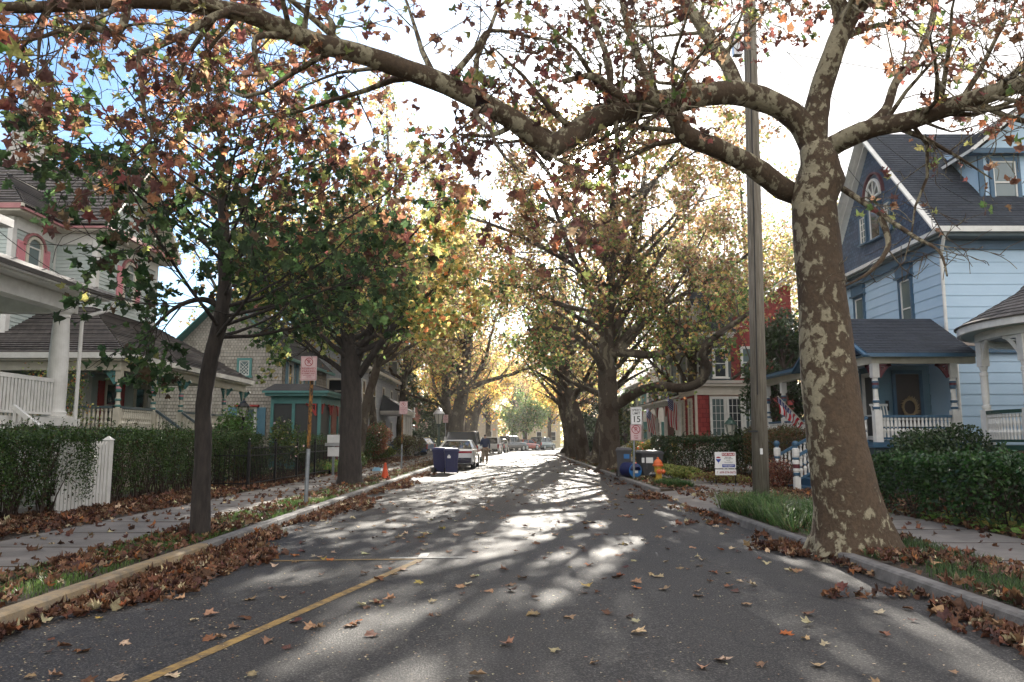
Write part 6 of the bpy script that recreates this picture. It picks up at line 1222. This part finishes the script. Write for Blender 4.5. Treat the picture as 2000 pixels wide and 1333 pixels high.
# balloon emblem: red crown, white band, blue lower half tapering to a basket
mb = MB(); bc = V((c.x-.205, c.y-.0055, c.z+.03)); rr = .075
def seg(z0, z1, mi):
    n = 6; f = lambda z: rr*math.sqrt(max(0,1-(z/rr)**2)) if z > -rr*.35 else rr*.94*(1-(-z-rr*.35)/(rr*1.15))
    for i in range(n):
        a, d = z0+(z1-z0)*i/n, z0+(z1-z0)*(i+1)/n; mb.face([(bc.x-f(a),bc.y,bc.z+a),(bc.x+f(a),bc.y,bc.z+a),(bc.x+f(d),bc.y,bc.z+d),(bc.x-f(d),bc.y,bc.z+d)], mi)
seg(rr*.35,rr,0); seg(rr*.05,rr*.35,1); seg(-rr*1.4,rr*.05,2); mb.box(bc.x-.008,bc.y-.001,bc.z-rr*1.75,bc.x+.008,bc.y+.001,bc.z-rr*1.55,2); mb.build('sign_emblem', ['sign_red','sign_white','sign_blue'], o)
mb = MB(); mb.box(c.x-w_/2,c.y-.004,.44,c.x+w_/2,c.y+.004,.61); o2 = mb.build('rider_plate', 'sign_white', R); text_mesh('sign_lettering', '609-374-0675', .085, c.x+.06-bx.x, .52-bx.z, c.y-bx.y-.006, 'sign_red', o2, 1.0); text_mesh('sign_lettering', '/', .09, c.x-.25-bx.x, .52-bx.z, c.y-bx.y-.006, 'sign_red', o2, 1.2)
# ------------------------------------------------------------ fire hydrant, cone, bins
b = gz(1286,945,.1); R = thing('fire_hydrant', 'yellow fire hydrant with orange bonnet and caps on the grassy kerb', 'hydrant', tuple(b))
mb = MB(); mb.lathe([(.16,-.05),(.16,.05),(.12,.07),(.115,.5),(.13,.52),(.13,.55)], (b.x,b.y), 18, .1); mb.build('barrel', 'hydrant_yellow', R)
mb = MB(); mb.lathe([(.17,.55),(.17,.59),(.145,.61),(.13,.68),(.08,.745),(.04,.765),(.035,.82),(.02,.83)], (b.x,b.y), 18, .1); mb.build('bonnet', 'hydrant_orange', R)
for d in ((0,-1),(1,0)): mb = MB(); mb.tube([(b.x+d[0]*.1,b.y+d[1]*.1,.48),(b.x+d[0]*.19,b.y+d[1]*.19,.48),(b.x+d[0]*.195,b.y+d[1]*.195,.48),(b.x+d[0]*.23,b.y+d[1]*.23,.48)], [.08,.08,.05,.03], 10); mb.build('nozzle_cap', 'hydrant_orange', R)
mb = MB(); mb.tube([(b.x-.1,b.y-.02,.38),(b.x-.22,b.y-.02,.38),(b.x-.225,b.y-.02,.38),(b.x-.27,b.y-.02,.38)], [.1,.1,.05,.04], 12); mb.build('pumper_cap', 'car_trim', R)
b = gz(752,936,.12); R = thing('traffic_cone', 'orange traffic cone on the grass verge near the stout maple', 'cone', tuple(b)); mb = MB(); mb.lathe([(.15,.03),(.13,.05),(.04,.55),(.03,.56)], (b.x,b.y), 20, .12); mb.build('cone', 'cone_orange', R, smooth=False); mb = MB(); mb.box(b.x-.18,b.y-.18,.12,b.x+.18,b.y+.18,.15); mb.build('base', 'cone_orange', R)
def bin_(label, x, y, m, rz=0, h=1.05, w=.62, name='wheeled_bin', stick=None, z=.02, lid=None, group=None, open_=False):
    R = thing(name, label, 'bin', (0,0,0), 0, group); a, d = w/2, w*.58
    mb = MB(); t = .8; mb.hexa([(-a*t,-d*t,.06),(a*t,-d*t,.06),(a*t,d*t,.06),(-a*t,d*t,.06),(-a,-d,h*.93),(a,-d,h*.93),(a,d,h*.93),(-a,d,h*.93)]); mb.box(-a-.025,-d-.025,h*.88,a+.025,d+.025,h*.935); 
    for k in (-1,1): mb.box(k*a*.5-.02,-d-.012,.3,k*a*.5+.02,-d*.8,h*.85)
    mb.build('body', m, R)
    mb = MB(); L_ = lid or m
    if open_: mb.hexa([(-a-.03,-d-.10,h*.15),(a+.03,-d-.10,h*.15),(a+.03,-d-.06,h*.15),(-a-.03,-d-.06,h*.15),(-a-.03,-d-.1,h*.95),(a+.03,-d-.1,h*.95),(a+.03,-d-.03,h*.98),(-a-.03,-d-.03,h*.98)])
    else: mb.hexa([(-a-.03,-d-.04,h*.94),(a+.03,-d-.04,h*.94),(a+.03,d+.06,h*.94),(-a-.03,d+.06,h*.94),(-a*.9,-d*.85,h),(a*.9,-d*.85,h),(a*.9,d*.9,h*1.02),(-a*.9,d*.9,h*1.02)])
    mb.tube([(-a*.8,d+.09,h*.95),(a*.8,d+.09,h*.95)], [.015,.015], 6); mb.build('lid', L_, R)
    for s_ in (-1,1): mb = MB(); mb.tube([(s_*(a*.85),d*.75,.12),(s_*(a*.85+.06),d*.75,.12)], [.12,.12], 14); mb.build('wheel', 'tyre', R)
    if stick:
        for (sx, sz, sw, sh_, sm) in stick: mb = MB(); mb.box(sx-sw/2,-d-.016,sz-sh_/2,sx+sw/2,-d-.010,sz+sh_/2); mb.build('sticker', sm, R)
    R.location = (x,y,z); R.rotation_euler = (0,0,rz); return R
bin_('navy wheeled bin on the left of the pair behind the white sedan', -3.05, 34.3, 'bin_navy', 1.0, 1.1, .62, stick=None)
q = bin_('navy wheeled bin with small white emblem, right one of the pair behind the sedan', -2.62, 33.6, 'bin_navy', .12, 1.07, .60, stick=[(-.12,.72,.14,.10,'sign_white'),(-.12,.79,.07,.05,'sign_white')])
bb = gz(1228,930,.12)
bin_('tall grey wheeled bin leaning behind the speed limit post', 4.15, 28.8, 'bin_grey', -.15, 1.05, .55, stick=[(.1,.75,.2,.16,'bin_blue')], z=.12)
bin_('dark grey wide bin with white label between the sign post and the hedge', 5.05, 28.6, 'bin_grey', .1, .95, .80, stick=[(-.12,.62,.26,.20,'sign_white'),(-.36,.62,.1,.18,'sign_white')], z=.12)
R = thing('recycling_barrel', 'round blue recycling barrel lying against the grey bin, white mark on its end', 'barrel', (0,0,0)); mb = MB(); mb.tube([(0,-.35,.24),(0,-.33,.26),(0,.35,.27),(0,.4,.25)], [.2,.25,.27,.24], 20); mb.build('body', 'bin_navy', R); mb = MB(); mb.box(-.1,-.362,.16,.1,-.355,.32); mb.build('sticker', 'sign_white', R); mb = MB(); mb.tube([(0,-.345,.255),(0,-.36,.255)], [.255,.255], 20); mb.build('rim', 'bin_blue', R); R.location = (3.95+.35,28.2,.13); R.rotation_euler = (0,0,.35)
# newspaper bag on the sidewalk
mb = MB(); random.seed(4); pts = []
for i in range(7):
    for j in range(5): pts.append(V((-6.1+i*.11, 33.5+j*.16+random.uniform(-.03,.03), .14+(.13 if 0<i<6 and 0<j<4 else 0)*random.uniform(.5,1.2))))
for i in range(6):
    for j in range(4): mb.face([pts[i*5+j],pts[(i+1)*5+j],pts[(i+1)*5+j+1],pts[i*5+j+1]], 0 if i < 4 else 1)
tag(mb.build('plastic_bag', ['steel_blue_shutter','sign_white'], base=V((-5.8,33.8,.14))), 'crumpled blue and white plastic bag on the left sidewalk', 'bag')
# ------------------------------------------------------------ picket fence panel with post, left
R = thing('picket_fence', 'white picket fence panel and capped post showing at the end of the near hedge', 'fence', (-8.15,14.5,.12))
mb = MB()
for k in range(14):
    y = 14.0+k*.12; mb.box(-8.16,y-.045,.16,-8.13,y+.045,1.38); mb.hexa([(-8.16,y-.045,1.38),(-8.13,y-.045,1.38),(-8.13,y+.045,1.38),(-8.16,y+.045,1.38),(-8.16,y-.005,1.46),(-8.13,y-.005,1.46),(-8.13,y+.005,1.46),(-8.16,y+.005,1.46)])
for z in (.4,1.15): mb.box(-8.2,13.9,z,-8.161,15.6,z+.09)
mb.build('picket_panel', 'white_paint', R)
mb = MB(); mb.box(-8.24,15.62,.1,-8.10,15.76,1.48); mb.hexa([(-8.26,15.60,1.48),(-8.08,15.60,1.48),(-8.08,15.78,1.48),(-8.26,15.78,1.48),(-8.18,15.68,1.56),(-8.16,15.68,1.56),(-8.16,15.70,1.56),(-8.18,15.70,1.56)]); mb.build('post', 'white_paint', R)
# far picket fence, right
R = thing('picket_fence', 'distant white picket fence beyond the plane trees on the right', 'fence', (7.6,66,.12)); 
mb = MB(); 
for k in range(60): y = 55+k*.2; mb.box(7.3,y-.06,.15,7.34,y+.06,1.45)
for z in (.45,1.2): mb.box(7.341,55,z,7.38,67,z+.1)
mb.build('picket_panel', 'white_paint', R)
for y in (55,59,63,67): mb = MB(); mb.box(7.26,y-.09,.1,7.44,y+.09,1.65); mb.build('post', 'white_paint', R)
# ------------------------------------------------------------ black iron fence
R = thing('iron_fence', 'black iron fence with spear tips along the left sidewalk by the stout maple', 'fence', (-7.1,25,.12))
y0, y1, x = 19.9+1.2, 30.5, -7.15; yy = [y0+i*(y1-y0)/4 for i in range(5)]
for a,b in zip(yy[:-1],yy[1:]):
    mb = MB(); 
    for z in (.3,1.05): mb.bar((x,a,z),(x,b,z),.035,.03)
    n = int((b-a)/.13)
    for i in range(1,n): y = a+(b-a)*i/n; mb.bar((x,y,.2),(x,y,1.22),.016,.016,0,(0,1,0)); mb.lathe([(.0,.0),(.02,.04),(.0,.1)], (x,y), 6, 1.21)
    mb.build('bar_panel', 'black_iron', R)
for y in yy: mb = MB(); mb.box(x-.035,y-.035,.05,x+.035,y+.035,1.38); mb.lathe([(.05,1.38),(.05,1.41),(.02,1.43),(.04,1.48),(.01,1.53)], (x,y), 8); mb.build('post', 'black_iron', R)
for (xa,ya,xb,yb) in ((-7.15,30.5,-10.5,30.5),(-7.15,21.1,-8.2,21.1)):
    mb = MB(); d = V((xb-xa,yb-ya,0)); n = int(d.length/.13)
    for z in (.3,1.05): mb.bar((xa,ya,z),(xb,yb,z),.035,.03)
    for i in range(1,n): p = V((xa,ya,0))+d*(i/n); mb.bar((p.x,p.y,.2),(p.x,p.y,1.25),.016,.016,0,(0,1,0))
    mb.build('bar_panel', 'black_iron', R)
# red-brown picket gate behind
R = thing('wooden_gate', 'dark reddish picket gate before the screened porch', 'gate', (-8.2,33.6,.12)); mb = MB()
for i in range(13): xx = -9.3+i*.14; mb.box(xx,33.6,.15,xx+.09,33.63,1.35+.12*math.sin(i/12*math.pi)); mb.hexa([(xx,33.6,1.35),(xx+.09,33.6,1.35),(xx+.09,33.63,1.35),(xx,33.63,1.35),(xx+.04,33.6,1.55),(xx+.05,33.6,1.55),(xx+.05,33.63,1.55),(xx+.04,33.63,1.55)])
for z in (.4,1.1): mb.box(-9.35,33.632,z,-7.45,33.67,z+.09)
mb.build('picket_panel', 'maroon_trim', R)
# mailbox stand: white boxes on a post
b = V(((655-1000)/1500*29.5, 29.5, .12)); R = thing('flyer_box', 'white boxes on a post just left of the stout maple trunk', 'box', tuple(b))
mb = MB(); mb.box(b.x-.04,b.y-.04,.05,b.x+.04,b.y+.04,1.3); mb.build('post', 'galvanised', R)
mb = MB(); mb.box(b.x-.22,b.y-.15,1.36,b.x+.26,b.y+.2,1.66); mb.build('box', 'sign_white', R); mb = MB(); mb.box(b.x-.3,b.y-.16,1.24,b.x+.28,b.y+.2,1.355); mb.build('shelf', 'alu', R); mb = MB(); mb.box(b.x-.2,b.y-.12,.85,b.x+.25,b.y+.15,1.2); mb.build('box', 'sign_white', R)
# ------------------------------------------------------------ lamp posts
def lamp(label, x, y, H, m, s=1.0, z0=.12, globe='lamp_glass', cap=None, name='lamp_post'):
    R = thing(name, label, 'lamp', (x,y,z0)); mb = MB(); mb.lathe([(.10*s,0),(.10*s,.12),(.07*s,.18),(.045*s,.35),(.038*s,H*.6),(.05*s,H*.61),(.035*s,H*.63),(.03*s,H-.62*s),(.06*s,H-.6*s),(.03*s,H-.56*s)], (x,y), 14, z0); mb.build('pole', m, R)
    z = z0+H-.56*s; mb = MB()
    mb.lathe([(.05*s,0),(.095*s,.03*s)], (x,y), 6, z)
    for i in range(6): a = 2*math.pi*(i+.5)/6; mb.bar((x+.09*s*math.cos(a),y+.09*s*math.sin(a),z+.02*s),(x+.155*s*math.cos(a),y+.155*s*math.sin(a),z+.33*s),.014*s,.014*s,0,(0,1,0))
    mb.build('lantern_frame', m, R)
    mb = MB(); mb.lathe([(.08*s,.03*s),(.145*s,.32*s)], (x,y), 6, z); mb.build('lantern_glass', globe, R)
    mb = MB(); mb.lathe([(.19*s,.33*s),(.18*s,.36*s),(.10*s,.45*s),(.07*s,.47*s),(.075*s,.50*s),(.03*s,.53*s),(.012*s,.60*s)], (x,y), 12, z); mb.build('lantern_cap', cap or m, R)
    return R
b = at(476,800,27); lamp('black carriage lamp post behind the hedge before the cedar shingled house', b.x, 27, at(476,782,27).z-.1, 'black_iron', 1.15)
b = at(857,830,46); lamp('tall green lamp post with a white lantern by the white sedan', b.x, 46, at(857,796,46).z-.1, 'green_iron', 1.9, cap='alu')
b = at(1427,835,30); lamp('green lamp post with a hooded lantern in front of the cream sunroom', b.x, 30, at(1427,815,30).z-.1, 'green_iron', 1.35)
# ------------------------------------------------------------ flags
def flagmat():
    m, nt, ns, ls = newmat('flag_cloth'); out = N(nt, 'ShaderNodeOutputMaterial'); b = N(nt, 'ShaderNodeBsdfPrincipled', Roughness=.75); tr = N(nt, 'ShaderNodeBsdfTranslucent'); ms = N(nt, 'ShaderNodeMixShader'); ms.inputs[0].default_value = .4
    uv = N(nt, 'ShaderNodeTexCoord'); sp = N(nt, 'ShaderNodeSeparateXYZ'); L(nt, uv.outputs['UV'], sp.inputs[0])
    def ma(op, a, b_=None):
        n = N(nt, 'ShaderNodeMath', operation=op)
        for i, x in enumerate((a, b_)):
            if x is None: continue
            if isinstance(x, (int, float)): n.inputs[i].default_value = x
            else: L(nt, x, n.inputs[i])
        return n.outputs[0]
    X, Y = sp.outputs[0], sp.outputs[1]
    st = ma('MODULO', ma('MULTIPLY', Y, 13), 2); st = ma('LESS_THAN', st, 1)
    can = ma('MULTIPLY', ma('LESS_THAN', X, .4), ma('GREATER_THAN', Y, 6/13))
    fx = ma('SUBTRACT', ma('FRACT', ma('MULTIPLY', X, 15)), .5); fy = ma('SUBTRACT', ma('FRACT', ma('MULTIPLY', ma('SUBTRACT', Y, 6/13), 9.3)), .5)
    star = ma('LESS_THAN', ma('ADD', ma('MULTIPLY', fx, fx), ma('MULTIPLY', fy, fy)), .07)
    c = mixc(nt, (.72,.70,.68), (.45,.02,.035), st); cb = mixc(nt, (.02,.03,.16), (.72,.70,.68), star); c = mixc(nt, c, cb, can)
    L(nt, c, b.inputs['Base Color']); L(nt, c, tr.inputs[0]); L(nt, b.outputs[0], ms.inputs[1]); L(nt, tr.outputs[0], ms.inputs[2]); L(nt, ms.outputs[0], out.inputs[0])
flagmat()
def flag(label, base, tip, w, h, furl=.0, seed=0, hang=1.0):
    R = thing('flag', label, 'flag', tuple(base)); p, q = V(base), V(tip); mb = MB(); mb.tube([p,q], [.014,.011], 6); mb.lathe([(.0,-.03),(.03,0),(.0,.03)], (q.x,q.y), 8, q.z); mb.build('flagpole', 'cream_paint', R)
    d = (p-q).normalized(); nx, ny = 16, 26; mb = MB(); me = bpy.data.meshes.new('f'); side = d.cross(V((0,0,1))).normalized(); P = []
    # hoist edge runs along the staff from its tip; the fly hangs down
    for i in range(nx+1):
        for j in range(ny+1):
            u, v = i/nx, j/ny; g = 1-furl*v
            o = q + d*(h*u*g) + V((0,0,-1))*(w*v*hang)*(1-.12*u) + d*(w*v*.10)*math.sin(v*2)
            o += side*(.10*math.sin(u*13*(1+furl)+seed)*v*(.5+furl)+.05*math.sin(v*5+seed)); P.append(o)
    for i in range(nx):
        for j in range(ny):
            k = lambda a,b_: (b_/ny, 1-a/nx)
            mb.face([P[i*(ny+1)+j],P[(i+1)*(ny+1)+j],P[(i+1)*(ny+1)+j+1],P[i*(ny+1)+j+1]], 0, [k(i,j),k(i+1,j),k(i+1,j+1),k(i,j+1)])
    mb.build('flag_cloth', 'flag_cloth', R, smooth=True)
flag('american flag hanging from the porch post nearest the cream sunroom', at(1347,818,40), at(1302,772,39.2), 1.45, .95, .15, 1)
flag('american flag farther down the red house porch, blowing left behind the speed sign', at(1292,826,45), at(1262,797,44.3), 1.25, .9, .1, 2.4)
flag('furled american flag drooping from the far post of the blue house porch', at(1585,842,25.5), at(1520,775,25.3), .5, 1.25, .35, 4)
# ------------------------------------------------------------ cars
def car(name, label, cat, x, y, rz, paint, L_, W_, H, belt, kind, z=.02, tail='tail_red', group='cars parked along the left kerb'):
    R = thing(name, label, cat, (0,0,0), 0, group); h = W_/2
    if kind == 'sedan': st = [(-L_/2,.42,.86,.80),(-L_/2+.12,.27,.98,.93),(-L_/2+.75,.2,1.0,1.0),(-.5,.18,belt,1.0),(.6,.18,belt,1.0),(L_/2-1.2,.2,.86,.98),(L_/2-.3,.25,.74,.92),(L_/2,.35,.6,.78)]; gh = ((-L_/2+.55,belt+.06),(-L_/2+1.45,H),(.15,H),(1.15,belt-.04))
    elif kind == 'pickup': st = [(-L_/2,.5,1.1,.97),(-L_/2+.05,.45,belt,1.0),(-.6,.4,belt,1.0),(.6,.35,belt,1.0),(L_/2-1.3,.35,belt-.02,1.0),(L_/2-.2,.4,belt-.12,.95),(L_/2,.5,belt-.3,.88)]; gh = ((-.75,belt),(-.6,H),(.85,H),(1.5,belt))
    else: st = [(-L_/2,.45,belt-.1,.94),(-L_/2+.1,.32,belt,1.0),(-.5,.28,belt,1.0),(.6,.28,belt,1.0),(L_/2-1.1,.3,belt-.06,.98),(L_/2-.2,.35,belt-.2,.93),(L_/2,.45,belt-.4,.84)]; gh = ((-L_/2+.03,belt),(-L_/2+.16+(.2 if kind=='suv' else 0),H),(.3,H),(1.0,belt)) 
    mb = MB(); rings = []
    for (yy,zb,zt,w) in st:
        a = h*w; rings.append([(-a*.90,yy,zb),(-a*.99,yy,zb+.12),(-a,yy,(zb+zt)/2),(-a*.97,yy,zt-.06),(-a*.90,yy,zt),(0,yy,zt+.025),(a*.90,yy,zt),(a*.97,yy,zt-.06),(a,yy,(zb+zt)/2),(a*.99,yy,zb+.12),(a*.90,yy,zb)])
    n = 11; k = 0; mb.v = [p for r in rings for p in r]
    for i in range(len(rings)-1):
        for j in range(n): f = (i*n+j,(i+1)*n+j,(i+1)*n+(j+1)%n,i*n+(j+1)%n); mb.f.append(f); mb.m.append(0); mb.uv.append([(0,0)]*4)
    for e,rv in ((0,False),(len(rings)-1,True)): f = [e*n+j for j in range(n)]; mb.f.append(tuple(f)); mb.m.append(0); mb.uv.append([(0,0)]*n)
    body = mb.build('body', paint, R)
    (y0,z0),(y1,z1),(y2,z2),(y3,z3) = gh; b0, b1 = h*.88, h*.66 if kind == 'sedan' else h*.82; zz = z1-.05
    mb = MB(); A = [(-b0,y0,z0),(b0,y0,z0),(b0,y3,z3),(-b0,y3,z3)]; B = [(-b1,y1,zz),(b1,y1,zz),(b1,y2,zz),(-b1,y2,zz)]; mb.hexa(A+B); gl = mb.build('window', 'car_glass', R)
    mb = MB(); mb.hexa([(-b1-.02,y1-.05,zz+.001),(b1+.02,y1-.05,zz+.001),(b1+.02,y2+.05,zz+.001),(-b1-.02,y2+.05,zz+.001),(-b1*.8,y1+.08,H),(b1*.8,y1+.08,H),(b1*.8,y2-.1,H),(-b1*.8,y2-.1,H)]); 
    for s_ in (-1,1):
        for (ya,za,yb) in ((y0,z0,y1),(y3,z3,y2)): mb.bar((s_*b0,ya,za),(s_*(b1+.0),yb,zz+.01),.09,.07)
        ym = (y1+y2)/2; mb.bar((s_*(b0+.005),ym,belt),(s_*(b1+.005),ym,zz+.01),.08,.04)
    mb.build('roof', paint, R)
    yr = -L_/2
    for s_ in (-1,1):
        mb = MB()
        if kind == 'sedan': mb.box(s_*h*.06,yr-.015,.80,s_*h*.88,yr+.12,.90)
        else: mb.box(s_*h*.80,yr-.02,belt-.45,s_*h*.97,yr+.10,belt-.05)
        mb.build('taillight', tail, R)
        mb = MB(); mb.box(s_*h*.5,L_/2-.22,st[-1][2]-.08,s_*h*.82,L_/2+.01,st[-1][2]+.05); mb.build('headlight', 'headlamp', R)
        mb = MB(); mb.box(s_*(h+.02),y3-.45,belt,s_*(h+.2),y3-.3,belt+.15); mb.build('mirror', paint, R)
    mb = MB(); mb.box(-h*.86,yr-.05,.32,h*.86,yr+.1,.58)
    if kind == 'sedan': mb.box(-h*.05,yr-.012,.82,h*.05,yr+.1,.88)
    mb.box(-h*.86,L_/2-.1,.32,h*.86,L_/2+.06,.5); mb.build('bumper', 'car_trim' if kind != 'pickup' else 'rim', R)
    mb = MB(); mb.box(-.26,yr-.058,.44,.26,yr-.052,.57) if kind != 'sedan' else mb.box(-.26,yr-.02,.64,.26,yr+.1,.75); mb.build('number_plate', 'sign_white', R)
    if kind == 'jeep':
        mb = MB(); mb.tube([(-.05,yr-.22,1.05),(-.05,yr-.02,1.05)], [.38,.38], 20); mb.build('spare_wheel', 'tyre', R)
    rad = .33 if kind == 'sedan' else .38
    for yy in (-L_/2+.95, L_/2-.9):
        for s_ in (-1,1):
            wt = bpy.data.objects.new('wheel', None); COL.objects.link(wt); wt.parent = R; wt.empty_display_size = .1
            mb = MB(); mb.tube([(s_*(h-.22),yy,rad),(s_*(h-.20),yy,rad),(s_*(h-.01),yy,rad),(s_*(h+.01),yy,rad)], [rad*.9,rad,rad,rad*.9], 22); mb.build('tyre', 'tyre', wt)
            mb = MB(); mb.tube([(s_*(h+.008),yy,rad),(s_*(h+.02),yy,rad)], [rad*.62,rad*.5], 14); mb.build('rim', 'rim', wt)
    # seams, handles
    mb = MB()
    for s_ in (-1,1):
        for yd in ((y1+y2)/2, y3-.15): mb.box(s_*(h-.002),yd-.006,.4,s_*(h+.004),yd+.006,belt-.08)
        for yd in ((y1+y2)/2+.25,(y1+y2)/2-.65): mb.box(s_*h,yd,belt-.2,s_*(h+.03),yd+.18,belt-.16)
    mb.build('door_handle', 'car_trim', R)
    R.location = (x,y,z); R.rotation_euler = (0,0,rz); return R
car('parked_car', 'white sedan parked on the left behind two navy bins', 'car', -2.72, 40.1, -.02, 'car_white', 4.6, 1.84, 1.44, .98, 'sedan')
car('parked_car', 'dark navy boxy off-roader parked in front of the white sedan', 'car', -2.9, 47.5, -.02, 'car_navy', 4.3, 1.95, 1.95, 1.15, 'jeep')
car('parked_car', 'white crossover parked beyond the walking man', 'car', -2.0, 75, -.06, 'car_white', 4.5, 1.88, 1.68, 1.05, 'suv')
car('parked_car', 'navy hatchback just right of the white crossover', 'car', -1.4, 83, -.1, 'car_navy', 4.3, 1.8, 1.5, 1.0, 'suv')
car('pickup_truck', 'grey pickup truck parked where the street bends', 'truck', -.5, 95, -.62, 'car_grey', 5.7, 2.0, 1.88, 1.15, 'pickup')
car('parked_car', 'small orange-red car in front of the grey pickup', 'car', 1.9, 101.5, -.62, 'car_red', 4.2, 1.8, 1.45, .95, 'suv')
car('parked_car', 'dark teal crossover, last in the row at the bend', 'car', 4.3, 107, -.5, 'car_teal', 4.6, 1.9, 1.75, 1.1, 'suv')
car('parked_car', 'blue car standing in a driveway behind the lamp post shrubs on the left', 'car', -8.8, 64, 1.3, 'car_blue', 4.5, 1.85, 1.5, 1.0, 'suv', z=.14, group=None)
# ------------------------------------------------------------ walking man
def skin(name, verts, edges, m, parent, sub=2):
    me = bpy.data.meshes.new(name); me.from_pydata([v[:3] for v in verts], edges, []); o = bpy.data.objects.new(name, me); COL.objects.link(o)
    md = o.modifiers.new('s', 'SKIN'); md.use_smooth_shade = True
    for i, v in enumerate(verts): me.skin_vertices[0].data[i].radius = (v[3], v[4] if len(v) > 4 else v[3])
    me.skin_vertices[0].data[0].use_root = True; sb = o.modifiers.new('u', 'SUBSURF'); sb.levels = sub; sb.render_levels = sub
    bpy.context.view_layer.update(); dg = bpy.context.evaluated_depsgraph_get(); m2 = bpy.data.meshes.new_from_object(o.evaluated_get(dg)); bpy.data.objects.remove(o); m2.name = name
    m2.materials.clear(); m2.materials.append(M[m]); return link(name, m2, parent)
px_ = (948-1000)/1500*45.3
R = thing('person', 'man in a navy jacket and khaki trousers walking away along the parked cars', 'person', (0,0,0))
bv = [(0,0,.95,.12,.09),(0,0,1.15,.13,.09),(0,.0,1.38,.15,.09),(0,0,1.50,.055),(0,.01,1.58,.06),(0,.015,1.65,.085,.095),(0,.01,1.72,.06,.075),
      (.17,0,1.41,.055),(.24,-.02,1.14,.042),(.235,.06,.90,.03),(.235,.08,.83,.035,.02),(-.17,0,1.41,.055),(-.245,.02,1.15,.042),(-.25,.10,.92,.03),(-.25,.12,.85,.035,.02),
      (.09,0,.88,.085),(.10,.10,.50,.055),(.10,.03,.10,.038),(.10,.14,.05,.035),(-.09,0,.88,.085),(-.10,-.02,.50,.055),(-.10,-.22,.13,.038),(-.10,-.14,.05,.035)]
for k,(s_,i0) in enumerate(((1,10),(-1,14))):
    pass
be = [(0,1),(1,2),(2,3),(3,4),(4,5),(5,6),(2,7),(7,8),(8,9),(9,10),(2,11),(11,12),(12,13),(13,14),(0,15),(15,16),(16,17),(17,18),(0,19),(19,20),(20,21),(21,22)]
for hand,(hx,hy,hz) in ((10,(.235,.08,.83)),(14,(-.25,.12,.85))):
    s_ = 1 if hx > 0 else -1
    for f in range(4):
        i = len(bv); yy = hy-.03+f*.021; bv.append((hx,yy,hz-.035,.0095)); bv.append((hx-s_*.008,yy+.004,hz-.07-.008*(f in (1,2)),.0085)); bv.append((hx-s_*.022,yy+.008,hz-.095-.01*(f in (1,2)),.0075)); be += [(hand,i),(i,i+1),(i+1,i+2)]
    i = len(bv); bv.append((hx-s_*.015,hy+.045,hz-.01,.010)); bv.append((hx-s_*.025,hy+.06,hz-.045,.009)); be += [(hand,i),(i,i+1)]
skin('body', bv, be, 'skin', R)
skin('jacket', [(0,0,.93,.185,.13),(0,0,1.12,.185,.13),(0,0,1.36,.20,.125),(0,0,1.47,.11,.09),(0,0,1.52,.07,.07),(.19,0,1.41,.085),(.255,-.02,1.14,.066),(.245,.05,.92,.05),(-.19,0,1.41,.085),(-.26,.02,1.15,.066),(-.258,.09,.94,.05)], [(0,1),(1,2),(2,3),(3,4),(2,5),(5,6),(6,7),(2,8),(8,9),(9,10)], 'navy_cloth', R)
skin('trousers', [(0,0,.95,.165,.12),(.09,0,.86,.115,.12),(.10,.09,.50,.085),(.10,.03,.14,.068),(-.09,0,.86,.115,.12),(-.10,-.02,.50,.085),(-.10,-.21,.17,.068)], [(0,1),(1,2),(2,3),(0,4),(4,5),(5,6)], 'khaki_cloth', R)
skin('hair', [(0,-.01,1.60,.06,.06),(0,-.005,1.67,.092,.095),(0,.0,1.74,.07,.08)], [(0,1),(1,2)], 'hair_dark', R)
for sx,yy,zz in ((.10,.03,.0),(-.10,-.22,.04)): skin('shoe', [(sx,yy-.06,.05+zz,.045,.04),(sx,yy+.06,.05+zz,.045,.04),(sx,yy+.18,.04+zz,.045,.03)], [(0,1),(1,2)], 'shoe_white', R, 1)
R.location = (px_,45.3,.035); R.rotation_euler = (0,0,-.05)

# ------------------------------------------------------------ haze volume added over the street for a glow around the sun
mh, nt, ns, ls = newmat('glow_haze'); out = N(nt, 'ShaderNodeOutputMaterial'); pv = N(nt, 'ShaderNodeVolumePrincipled'); pv.inputs['Color'].default_value = (1,.97,.92,1); pv.inputs['Density'].default_value = .00035; pv.inputs['Anisotropy'].default_value = .72; L(nt, pv.outputs[0], out.inputs['Volume'])
mb = MB(); mb.box(-70,-25,-1.1,70,170,34); hz = tag(mb.build('haze', 'glow_haze'), kind='stuff'); SC.cycles.volume_bounces = 0
